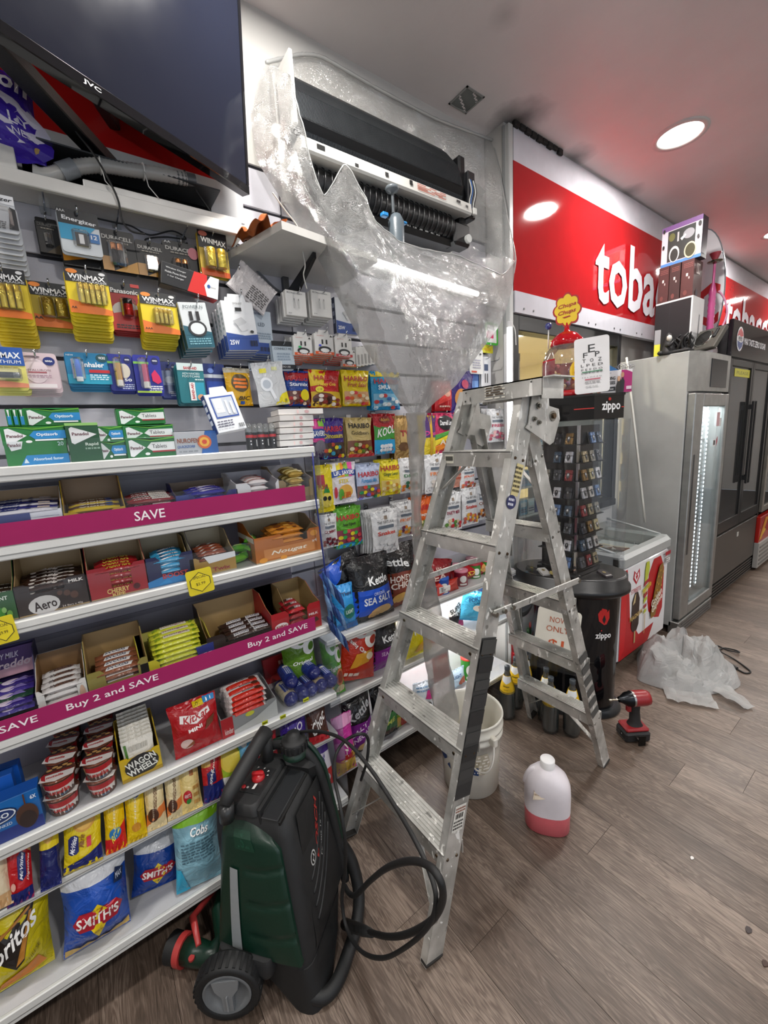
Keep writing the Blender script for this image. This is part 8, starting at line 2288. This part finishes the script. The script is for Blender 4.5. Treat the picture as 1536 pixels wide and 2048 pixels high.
for i in range(6):
    wrapper('ice_cream_pack', 'wrapped ice cream lying inside the freezer, %s' % (['first'] + ORD)[i], 'ice cream', .16, .055, .03, ('#d8b07a', '#e4dcc8', '#b8502a', '#c9a87a', '#d8d0c8', '#7a4a2a')[i], "e .5 .5 .3 .3 #f0e0c0", pose((.42 + .09 * (i % 3), 2.78 + .2 * (i // 3), .706), 20 * i, 0, 0), 'ice creams in the freezer')
FZ = ("r 0 .0 1 1 #e2e2e4;q #b3141a 0 1 .10 1 .16 .7 .2 .4 .4 .16 .74 .18 .62 .0 0 0;q #c51a20 0 1 .06 1 .1 .7 .12 .4 .1 .1 0 0;"
      "q #b3141a .56 .82 .66 .97 .82 .97 .92 .8 .93 .3 .86 .2 .74 .24 .6 .36 .56 .5;"
      "q #b8142a .29 .78 .22 .86 .235 .95 .29 .9 .345 .95 .36 .86;q #e8e4e4 .29 .81 .24 .87 .255 .92 .29 .88 .325 .92 .34 .87;q #b8142a .29 .835 .265 .875 .29 .895 .315 .875;"
      "t .29 .72 .2 .05 0 #b8142a STREETS;"
      "p #2b1a15 .22 .3 .22 .6 .27 .69 .33 .69 .375 .6 .375 .3 .34 .24 .26 .24;p #c9b484 .23 .56 .27 .67 .29 .68 .28 .58;r .285 .1 .315 .24 #b89a6a;b .31 .42 .26 .055 6 #c9a860 MAGNUM;"
      "p #b9c23a .46 .74 .52 .78 .56 .9 .54 .98 .48 .98 .46 .88;p #a8262e .44 .70 .54 .74 .54 .78 .46 .76;p #b9c23a .44 .64 .54 .68 .54 .72 .44 .68;p #a8262e .46 .56 .53 .6 .53 .64 .45 .62;p #b9c23a .45 .5 .53 .54 .52 .58 .46 .56;p #a8262e .46 .44 .52 .46 .52 .5 .46 .48;p #b9c23a .46 .38 .52 .4 .52 .44 .47 .42;r .485 .14 .5 .38 #b89a6a;i .5 .68 .2 .07 24 #d8c43a Paddle;"
      "q #8a6424 .62 .34 .68 .56 .72 .72 .78 .86 .86 .88 .88 .76 .82 .5 .74 .28 .64 .26;" + ''.join("e %.3f %.3f .012 .014 #c89a3a;" % (.67 + .04 * (i % 4) + .012 * (i // 2), .36 + .032 * i + .03 * (i % 3)) for i in range(14)) +
      "i .72 .5 .26 .09 30 #f4eede Golden;i .74 .42 .26 .09 30 #f4eede Gaytime;"
      "p #a01a2c .87 1 1 1 1 .955 .87 .955;r .9 .86 .99 .94 #e8e4e4;x .9 .86 .99 .94 #8a8a8a 3")
q = MB(); ink(q, lambda u, v, off: V((fx1 + .0005 + off, fy0 + .01 + (fy1 - fy0 - .02) * u, .09 + .605 * v)), FZ); q.build('front_print', fz)
# steel splashback and rod behind the freezer
t = empty('steel_splashback', 'dull steel sheet on the wall behind the freezer', 'sheet', loc=(.285, 2.34, .84))
b = MB(); b.box((0, 0, 0), (.004, .96, 1.05), mat('#8f9391', 'alu')); b.build('sheet', t)
cable('white_rod', 'white rod leaning against the side of the silver fridge behind the freezer', [at(1253, 715, 1, 3.31), at(1272, 880, 1, 3.315), at(1290, 1045, 1, 3.32)], .008, '#d0cfc8', 3, 'rod')

# ================================================================== silver drinks fridge
sv = empty('drinks_fridge', 'silver single door drinks fridge with lit interior and a black screen', 'fridge', loc=(0, 0, 0))
sx0, sx1, sy0, sy1, st_ = .29, .80, 3.40, 4.12, 2.05
sm_ = mat('#a5a6a4', 'alu'); sd = mat('#77787a', 'plastic')
b = MB(); b.box((sx0, sy0, .06), (sx1, sy0 + .04, st_), mat('#a9aaa8', 'paint'), None, .004); b.build('side_panel', sv)
b = MB(); b.box((sx0, sy1 - .04, .06), (sx1, sy1, st_), mat('#a9aaa8', 'paint')); b.build('side_panel', sv)
b = MB(); b.box((sx0, sy0 + .04, .06), (sx0 + .03, sy1 - .04, st_), mat('#d8dcdc', 'paint')); b.build('back_panel', sv)
b = MB(); b.box((sx0, sy0 + .04, 1.76), (sx1, sy1 - .04, st_), mat('#a9aaa8', 'paint')); b.box((sx0 + .03, sy0 + .04, .06), (sx1, sy1 - .04, .16), mat('#9a9b9a', 'paint')); b.build('carcass', sv)
b = MB()
hp_ = [(sx1, sy0), (sx1 + .035, sy0 + .07), (sx1 + .045, sy0 + .16), (sx1 + .045, sy1 - .02), (sx1 + .03, sy1), (sx1, sy1)]
b.loft([[V((x, y, z)) for x, y in hp_] for z in (1.785, st_)], mat('#b2b3b0', 'alu'), smooth=False); b.build('header', sv)
b = MB(); b.box((sx1 + .043, sy0 + .28, 1.815), (sx1 + .049, sy1 - .1, 2.01), mat('#23262b', 'gloss'), None, .001); b.build('screen', sv)
b = MB()
for lo, hi in (((sx1 + .002, sy0 + .01, .12), (sx1 + .05, sy0 + .17, 1.77)), ((sx1 + .002, sy1 - .07, .12), (sx1 + .05, sy1 - .005, 1.77)), ((sx1 + .002, sy0 + .17, 1.68), (sx1 + .05, sy1 - .07, 1.77)), ((sx1 + .002, sy0 + .17, .12), (sx1 + .05, sy1 - .07, .20))):
    b.box(lo, hi, mat('#b4b5b3', 'alu'), None, .005)
dr_ = b.build('door_frame', sv)
b = MB(); b.box((sx1 + .04, sy0 + .045, .62), (sx1 + .052, sy0 + .075, 1.35), mat('#2b2c2e', 'plastic'), None, .002); b.build('handle_groove', dr_)
b = MB(); b.box((sx1 + .03, sy0 + .17, .20), (sx1 + .036, sy1 - .07, 1.68), clear('fridge_glass', '#f4f8f8', .04, .14)); b.build('door_glass', dr_)
q = MB(); ink(q, lambda u, v, off: V((sx1 + .0365 + off, sy0 + .17 + (sy1 - sy0 - .24) * u, .2 + 1.48 * v)), "r .72 .90 .86 .97 #c8a0a4;r .86 .90 .94 .94 #d8d4d4;r .62 .80 .74 .835 #e0e0e0;r .64 .806 .72 .829 #3a3a3c;p #a83a4a .76 .795 .82 .82 .82 .85 .76 .83"); q.build('stickers', dr_)
for yy in (sy0 + .12, sy1 - .09, sy1 - .21):
    b = MB(); b.box((sx1 - .06, yy, .2), (sx1 - .05, yy + .02, 1.7), mat('#e4e8ea', 'plastic')); b.build('light_strip', sv)
    for k in range(44):
        b = MB(); b.box((sx1 - .05, yy + .004, .22 + k * .033), (sx1 - .047, yy + .016, .236 + k * .033), mat('#eef6ff', 'emit')); b.build('led', sv)
lamp('fridge_light', 'AREA', (sx1 - .12, (sy0 + sy1) / 2, 1.72), 16, .3, (0, 0, 0), (.92, .97, 1), 'RECTANGLE', .5)
for k in range(5):
    z = .30 + k * .28
    b = MB()
    for j in range(8):
        b.tube([(sx0 + .05 + j * .055, sy0 + .05, z), (sx0 + .05 + j * .055, sy1 - .05, z)], .003, mat('#c9cccc', 'chrome'), 5)
    b.box((sx1 - .07, sy0 + .05, z - .01), (sx1 - .065, sy1 - .05, z + .02), mat('#dfe4e6', 'plastic')); b.build('wire_shelf', sv)
    if k in (0, 1, 3, 4):
        for j in range(5 if k != 3 else 3):
            roundpack('drink_can', 'drink can in the lit silver fridge, %s shelf up, %s' % ((['lowest'] + ORD)[k], (['first'] + ORD)[j]), 'can', (sx1 - .12, sy0 + .19 + j * .072, z + .004), [(.025, 0), (.031, .006), (.031, .115), (.026, .122)], mat(('#8e2a34', '#b8bec4', '#7a2a30', '#c4cad0')[(k + j) % 4], 'foilm'), n=16, group='cans in the silver fridge')
b = MB(); b.box((sx1 - .02, sy0, 0), (sx1 + .05, sy1, .10), mat('#9fa09e', 'alu'), None, .006)
for k in range(3): b.box((sx1 + .049, sy0 + .05, .022 + k * .024), (sx1 + .052, sy1 - .05, .032 + k * .024), mat('#3a3a3a', 'plastic'))
b.build('kick_grille', sv)

# ================================================================== black double door fridge
bf = empty('drinks_fridge', 'tall black double door drinks fridge with a round red, white and blue badge', 'fridge', loc=(0, 0, 0))
by0, by1, bx1 = 4.15, 5.42, .80
bkm = mat('#1b1c1e', 'plastic'); bkg_ = mat('#232427', 'gloss')
b = MB(); b.box((.29, by0, .02), (.32, by1, 2.3), bkm); b.box((.32, by0, .02), (bx1, by0 + .03, 2.3), bkm); b.box((.32, by1 - .03, .02), (bx1, by1, 2.3), bkm); b.box((.32, by0 + .03, 2.0), (bx1, by1 - .03, 2.3), bkm); b.box((.32, by0 + .03, .02), (bx1, by1 - .03, .62), bkm); b.build('cabinet', bf)
b = MB(); b.box((bx1, by0, 2.06), (bx1 + .03, by1, 2.33), bkg_, None, .004); hd = b.build('header', bf)
q = MB(); ink(q, lambda u, v, off: V((bx1 + .031 + off, by0 + (by1 - by0) * u, 2.06 + .27 * v)), "e .14 .5 .068 .34 #e6e6ea;e .14 .5 .06 .31 #eeeef0;p #b8242c .082 .56 .095 .7 .14 .81 .185 .7 .198 .6 .15 .56 .12 .6;p #23407e .082 .44 .095 .3 .14 .19 .185 .3 .198 .46 .16 .4 .12 .42;b .14 .5 .08 .12 0 #2a2c3a PEPSI;b .47 .47 .5 .19 0 #e4e4e8 MAX TASTE ZERO SUGAR", base=.0012); q.build('lettering', hd)
for i in range(2):
    ya = by0 + .012 + i * .628; yb = ya + .618
    d_ = bpy.data.objects.new('door', None); COL.objects.link(d_); d_.parent = bf
    b = MB()
    for lo, hi in (((bx1, ya, .62), (bx1 + .03, ya + .045, 2.04)), ((bx1, yb - .045, .62), (bx1 + .03, yb, 2.04)), ((bx1, ya + .045, 1.99), (bx1 + .03, yb - .045, 2.04)), ((bx1, ya + .045, .62), (bx1 + .03, yb - .045, .72))):
        b.box(lo, hi, bkm, None, .003)
    b.build('door_frame', d_)
    b = MB(); b.box((bx1 + .012, ya + .045, .72), (bx1 + .018, yb - .045, 1.99), clear('dark_glass', '#aebac4', .05, .26, .03)); b.build('door_glass', d_)
    hy_ = yb - .03 if i == 0 else ya + .03
    b = MB(); b.box((bx1 + .05, hy_ - .012, 1.0), (bx1 + .068, hy_ + .012, 1.72), bkm, None, .005); b.box((bx1 + .028, hy_ - .012, 1.03), (bx1 + .055, hy_ + .012, 1.07), bkm); b.box((bx1 + .028, hy_ - .012, 1.65), (bx1 + .055, hy_ + .012, 1.69), bkm); b.build('handle', d_)
    if i == 0:
        q = MB(); ink(q, lambda u, v, off: V((bx1 + .019 + off, ya + .045 + .53 * u, .72 + 1.27 * v)), "r .2 .94 .98 .99 #c9c43a;t .6 .965 .6 .02 0 #6a6a2a PLEASE"); q.build('sticker', d_)
b = MB(); b.box((bx1, by0 + .01, .18), (bx1 + .028, by1 - .01, .60), mat('#3c3a38', 'plastic'), None, .004)
for k in range(5): b.box((bx1 - .01, by0 + .01, .03 + k * .028), (bx1 + .022, by1 - .01, .046 + k * .028), mat('#2b2a29', 'plastic'))
b.box((bx1 + .028, by0 + .62, .50), (bx1 + .032, by0 + .66, .54), mat('#c9c9c4', 'plastic'))
b.build('lower_panel', bf)
b = MB(); b.box((bx1 - .06, by0 + .04, .7), (bx1 - .05, by0 + .055, 1.95), mat('#dfe8f4', 'emit')); b.box((bx1 - .06, by0 + 1.0, 1.45), (bx1 - .05, by0 + 1.012, 1.9), mat('#dfe8f4', 'emit')); b.build('light_strip', bf)
for k in range(4):
    z = .72 + k * .31
    b = MB(); b.box((.33, by0 + .04, z), (bx1 - .08, by1 - .04, z + .006), mat('#5a6068', 'metal')); b.build('wire_shelf', bf)
    for j in range(9):
        roundpack('drink_bottle', 'dark drink bottle in the black fridge, %s shelf up, %s' % ((['lowest'] + ORD)[k], (['first'] + ORD)[j]), 'bottle', (bx1 - .14, by0 + .12 + j * .125, z + .007), [(.03, 0), (.032, .01), (.032, .13), (.014, .18), (.014, .21)], mat(('#2a4a7c', '#8e2a30', '#26405a', '#5a6a7a')[(k * 2 + j) % 4], 'gloss'), n=14, group='bottles in the black fridge')
# next fridge at the frame edge
rf = empty('drinks_fridge', 'dark fridge with a red lower panel at the right edge of the view', 'fridge', loc=(0, 0, 0))
ry0, ry1 = 5.46, 7.0
b = MB(); b.box((.29, ry0, .02), (.33, ry1, 2.2), bkm); b.box((.33, ry0, .02), (.82, ry0 + .03, 2.2), bkm); b.box((.33, ry1 - .03, .02), (.82, ry1, 2.2), bkm); b.box((.33, ry0, 2.0), (.82, ry1, 2.2), bkm); b.box((.33, ry0, .02), (.80, ry1, .55), mat('#8a8886', 'paint')); b.build('cabinet', rf)
for i in range(2):
    ya = ry0 + .02 + i * .755; yb = ya + .74
    d_ = bpy.data.objects.new('door', None); COL.objects.link(d_); d_.parent = rf
    b = MB()
    for lo, hi in (((.82, ya, .62), (.85, ya + .05, 2.0)), ((.82, yb - .05, .62), (.85, yb, 2.0)), ((.82, ya + .05, 1.95), (.85, yb - .05, 2.0)), ((.82, ya + .05, .62), (.85, yb - .05, .68))):
        b.box(lo, hi, mat('#b0aca4', 'alu') if i == 0 else bkm, None, .003)
    b.build('door_frame', d_)
    b = MB(); b.box((.83, ya + .05, .68), (.836, yb - .05, 1.95), clear('dark_glass', '#aebac4', .05, .26, .03)); b.build('door_glass', d_)
    b = MB(); b.box((.86, yb - .04, 1.0), (.88, yb - .02, 1.5), bkm, None, .004); b.build('handle', d_)
b = MB(); b.box((.80, ry0, .30), (.85, ry1, .57), mat('#b02a24', 'gloss'), None, .004)
b.box((.80, ry0, .03), (.86, ry1, .30), mat('#a7a6a3', 'paint'), None, .004)
for k in range(5): b.box((.855, ry0 + .03, .06 + k * .045), (.864, ry1 - .03, .078 + k * .045), mat('#6f6e6c', 'plastic'))
lp = b.build('lower_panel', rf)
q = MB(); ink(q, lambda u, v, off: V((.851 + off, ry0 + (ry1 - ry0) * u, .3 + .27 * v)), "p #c8862a 0 .1 .12 .9 .2 .9 .06 .1;p #d8b03a .02 .1 .1 .5 .16 .4"); q.build('print', lp)

# ================================================================== things on top of the silver fridge
TZ = st_ + .001
o = carton('product_box', 'large black and white box at the bottom of the stack on the silver fridge', 'box', None, 0, .23, '#dcdcdc', "x .2 .2 .8 .4 #b0b0b0 3;p #5a6266 .55 .3 .62 .35 .66 .7 .6 .72", left="r .0 .02 .96 .97 #17181a;r .4 .02 .41 .97 #2a2b2e", wh=(.22, .385), p=(.745, 3.67, TZ + .1935))
for i in range(3):
    c_ = ('#4a2624', '#3a2422', '#4e2a28')[i]
    carton('brown_box', 'dark brown upright gift box, %s of three on the black and white box' % ('left', 'middle', 'right')[i], 'box', None, 0, (.066, .066, .074)[i], c_, "r .3 .62 .7 .9 #c9bcb8;r .36 .66 .44 .86 #4e2a28;r .56 .66 .64 .86 #4e2a28;e .4 .1 .14 .1 #1c1a2a" if i == 2 else '', left="x .2 .78 .9 .92 #7a4a46 3;r .4 .56 .56 .64 #c9c0bc;r .6 .48 .7 .54 #b8aca8;e .4 .12 .16 .07 #6a3a36", wh=(.16, .24), p=((.585, .655, .735)[i], 3.65, TZ + .507 if i != 1 else TZ + .507))
o = carton('glassware_box', 'decorated box with a window showing glass pieces, topmost of the stack', 'box', None, 0, .24, '#2a2630', "r .05 .1 .95 .9 #3a3440", left="r 0 0 1 1 #b9b4bc;r 0 .88 1 1 #6a4a7c;r 0 0 1 .08 #4a7ab4;r .16 .1 .84 .86 #2a2e2c;e .26 .7 .08 .1 #5a5a30;e .68 .66 .14 .12 #8a8c90;r .4 .55 .44 .78 #a8a8a8;p #d8d8d4 .48 .6 .6 .68 .62 .64 .52 .54;e .34 .26 .13 .2 #c9c9c8;e .34 .24 .1 .16 #2a2e2c;e .74 .24 .15 .2 #b8b49a;e .74 .24 .12 .16 #3a3a24;e .06 .9 .03 .05 #222;e .94 .8 .04 .06 #222;e .06 .5 .03 .05 #222;e .92 .5 .03 .05 #333", wh=(.10, .26), p=(.765, 3.63, TZ + .757))
# black ornaments
t = empty('black_ornament', 'small black robed ornament at the left on the silver fridge', 'ornament', loc=(.655, 3.44, TZ))
bo = mat('#161617', 'rubber')
b = MB(); b.lathe([(.05, 0), (.055, .01), (.045, .03), (.035, .07), (.028, .10), (.022, .125), (.010, .145), (.0001, .15)], bo, 20); b.build('robe', t)
b = MB(); b.lathe([(.0001, -.026), (.012, -.018), (.017, 0), (.013, .018), (.0001, .026)], mat('#cfccc4', 'plastic'), 14, Matrix.Translation((.012, -.022, .105)) @ Matrix.Rotation(.3, 4, 'X')); b.build('pale_head', t)
b = MB(); b.tube([(.0, -.03, .06), (.03, -.05, .055), (.05, -.045, .085)], [.012, .009, .005], bo, 8); b.build('arm', t)
b = MB(); b.lathe([(.0001, 0), (.016, .004), (.02, .016), (.012, .028), (.0001, .03)], bo, 12, Matrix.Translation((-.03, -.045, 0))); b.build('lump', t)
t = empty('black_ornament', 'large tangled black ornament in the middle on the silver fridge', 'ornament', loc=(.74, 3.44, TZ))
b = MB(); b.box((-.055, -.035, 0), (.055, .06, .022), bo, None, .008); b.build('base', t)
rnd_ = random.Random(3)
for k in range(16):
    p = [V((rnd_.uniform(-.045, .045), rnd_.uniform(-.02, .045), .02))]
    for _ in range(3): p.append(p[-1] + V((rnd_.uniform(-.03, .03), rnd_.uniform(-.02, .02), rnd_.uniform(.015, .045))))
    b = MB(); b.tube(spline(p, 3), [.012 * (1 - i / 10 * .6) for i in range(10)], bo, 7); b.build('branch', t)
t = empty('black_ornament', 'black square ashtray with a shiny round bowl, leaning at the right on the silver fridge', 'ornament', mw=Matrix.Translation((.80, 3.60, TZ + .012)) @ Matrix.Rotation(radians(-28), 4, 'Z') @ Matrix.Rotation(radians(58), 4, 'X'))
b = MB(); b.box((-.10, 0, -.02), (.10, .17, .012), mat('#4d4b45', 'plastic'), None, .006); b.build('plate', t)
b = MB(); b.lathe([(.06, .013), (.056, .018), (.05, .014), (.03, .0125), (.0001, .0123)], mat('#1d1c1a', 'gloss'), 28, Matrix.Translation((-.02, .09, 0))); b.lathe([(.062, .012), (.060, .020), (.056, .019)], mat('#b0aea6', 'chrome'), 28, Matrix.Translation((-.02, .09, 0)), True, False); b.build('bowl', t)
b = MB(); b.box((.045, .08, .012), (.07, .15, .02), bo, None, .006); b.build('notch', t)
carton('cream_box', 'tall cream and yellow box left of the black ornaments on the silver fridge', 'box', None, 0, .035, '#c9c4a8', "r .1 .5 .9 .95 #6a5a48;e .5 .7 .3 .16 #b89a7a", left="r 0 0 1 .45 #d2cf3a;r 0 .45 1 1 #8f8f92", wh=(.07, .175), p=(.60, 3.45, TZ + .0885), yaw=20)
# pink water pipe
t = empty('water_pipe', 'pink water pipe with a red cup behind the boxes on the fridge', 'water pipe', loc=(.745, 3.93, TZ))
pkm = mat('#b0447c', 'plastic')
b = MB(); b.lathe([(.05, 0), (.06, .03), (.05, .08), (.02, .13), (.016, .16)], clear('pipe_glass', '#e8b8cc', .2, .25), 24); b.build('base', t)
b = MB(); b.lathe([(.014, .15)] + [(.02 if k % 2 else .0245, .17 + k * .02) for k in range(16)] + [(.014, .50), (.008, .52), (.008, .66)], pkm, 16); b.build('stem', t)
b = MB(); b.lathe([(.012, .65), (.018, .68), (.034, .715), (.036, .72), (.03, .72)], mat('#8e2f3a', 'plastic'), 18); b.build('bowl', t)
b = MB(); b.lathe([(.006, .655), (.045, .66), (.047, .665)], mat('#8f8a78', 'chrome'), 22); b.build('ash_plate', t)
b = MB(); b.tube(spline([(.02, 0, .16), (.06, .04, .2), (.08, .06, .3), (.06, .05, .40), (.03, .02, .46)], 6), .007, mat('#c98aa8', 'plastic'), 8); b.build('hose', t)
# oval sign
ov = empty('oval_sign', 'white oval sign with a red letter standing on the fridge top beside the fascia', 'sign', loc=(.62, 4.06, 2.06))
ovp = [(.155 * cos(a), .48 + .46 * sin(a)) for a in [2 * pi * i / 40 for i in range(40)]]
RZ = Matrix.Rotation(radians(-90), 4, 'Z')
b = MB(); b.prism(ovp, -.012, .0, mat('#dfe0e4', 'gloss'), RZ); b.prism([(x * 1.04, .48 + (z - .48) * 1.02) for x, z in ovp], -.014, -.004, mat('#6d7076', 'plastic'), RZ); b.build('panel', ov)
q = MB(); ink(q, lambda u, v, off: V((-.15 + .3 * u, -off - .0, .02 + .92 * v)), "b .7 .40 .5 .34 0 #b8262c C;b .2 .40 .34 .34 0 #b8262c S;p #b8262c .4 .02 .7 .12 .8 .08 .5 .0"); q.build('lettering', ov)

# ================================================================== plastic heap and cord on the floor
film3 = clear('heap_film', '#fdfdfd', .66, .16, .12, .6, 14.)
hp = empty('plastic_heap', 'heap of crumpled clear plastic sheeting on the floor by the freezer', 'plastic sheet', loc=(1.04, 2.86, 0))


def heap(u, v, sc=1., seed=0., top=.21):
    a = 2 * pi * u
    r = v
    rx, ry = (.25 + .05 * sin(3 * a + seed)) * sc, (.30 + .06 * sin(2 * a + 1 + seed)) * sc
    x, y = rx * r * cos(a), ry * r * sin(a)
    h = top * (1 - r ** 2) ** .8 * (1 + .25 * sin(2 * a + seed))
    p = V((x + .2 * sc, y + seed, .5))
    nn = abs(noise.noise(p * 6)) * .13 + abs(noise.noise(p * 13)) * .07 + abs(noise.noise(p * 28)) * .02
    k = (1 - r) * r * 4
    j = V((noise.noise(p * 21), noise.noise(p * 21 + V((9, 2, 4))), noise.noise(p * 19 + V((1, 7, 3))))) * .03 * min(1, (1 - r) * 6)
    return V((x - .12 * h, y + .30 * h, max(.004, h * (.6 + nn * 3.4) + nn * .5 * min(1, (1 - r) * 4)))) + V((j.x, j.y, abs(j.z)))


b = MB(); b.grid(lambda u, v: heap(u, 1 - v * .999), 54, 26, film3, False); b.build('crumpled_film', hp)
b = MB(); b.grid(lambda u, v: heap(u, 1 - v * .999, .78, 1.7, .20) + V((.02, .06, .0)), 46, 20, film3, False); b.build('crumpled_film', hp)


def flat(u, v, c, L_, W_, an, s):
    x, y = (u - .5) * L_, (v - .5) * W_ * (1 - .5 * abs(u - .5) * s)
    p = V((x, y, s))
    z = .006 + abs(noise.noise(p * 16)) * .03 + .012 * sin(pi * u)
    return V((c[0] + x * cos(an) - y * sin(an), c[1] + x * sin(an) + y * cos(an), z))


b = MB(); b.grid(lambda u, v: flat(u, v, (.12, -.22), .24, .20, .55, .3), 20, 16, film3, False); b.build('film_flap', hp)
b = MB(); b.grid(lambda u, v: flat(u, v, (.22, -.03), .34, .12, -.5, 1.6), 24, 12, film3, False); b.build('film_flap', hp)
cpts = [at(x, y, 2, .005) for x, y in ((1408, 1292), (1430, 1290), (1455, 1300), (1478, 1308), (1470, 1300), (1448, 1296), (1440, 1305), (1468, 1318), (1492, 1335), (1501, 1344), (1490, 1346), (1474, 1338))]
cpts[3] = cpts[3] + V((0, 0, .012)); cpts[6] = cpts[6] + V((0, 0, .01))
b = MB(); b.tube(spline(cpts, 7), .0045, mat('#1a1a1b', 'rubber'), 7)
ec = tag(b.build('mains_cable'), 'black power cord with a plug on the floor beside the plastic heap', 'cord')
b = MB(); p = cpts[-1]; d_ = (cpts[-1] - cpts[-2]).normalized(); b.cyl(p, p + d_ * .05, .012, mat('#161617', 'rubber'), 12, .019); b.build('plug', ec)
for s in (-1, 1):
    b = MB(); e_ = p + d_ * .05 + V((0, 0, .006 * s)); b.beam(e_, e_ + d_ * .02, .006, .0018, mat('#c9c9c4', 'chrome')); b.build('plug_pin', ec)
coil = [V((cpts[0].x - .03 + .05 * cos(t), cpts[0].y - .02 + .06 * sin(t), .008 + .01 * (t / 6.28))) for t in [i * .35 for i in range(60)]]
b = MB(); b.tube(coil, .0045, mat('#1a1a1b', 'rubber'), 6); b.build('coiled_length', ec)
# specks of litter on the floor
for i, (x, y, r) in enumerate(((1497, 1860, .008), (1384, 1716, .005), (1530, 1927, .007))):
    p = at(x, y, 2, .002)
    b = MB(); b.loft([[V((p.x + r * cos(a) * (1 + .4 * sin(3 * a)), p.y + 1.6 * r * sin(a), z)) for a in [2 * pi * k / 8 for k in range(8)]] for z in (.0005, .003)], mat(('#2a1c1c', '#e4e2dd', '#3a2218')[i], 'plastic'))
    tag(b.build('litter_scrap'), ('dark scrap of litter', 'pale scrap of litter', 'brown scrap of litter')[i] + ' lying on the open floor at the right', 'litter')
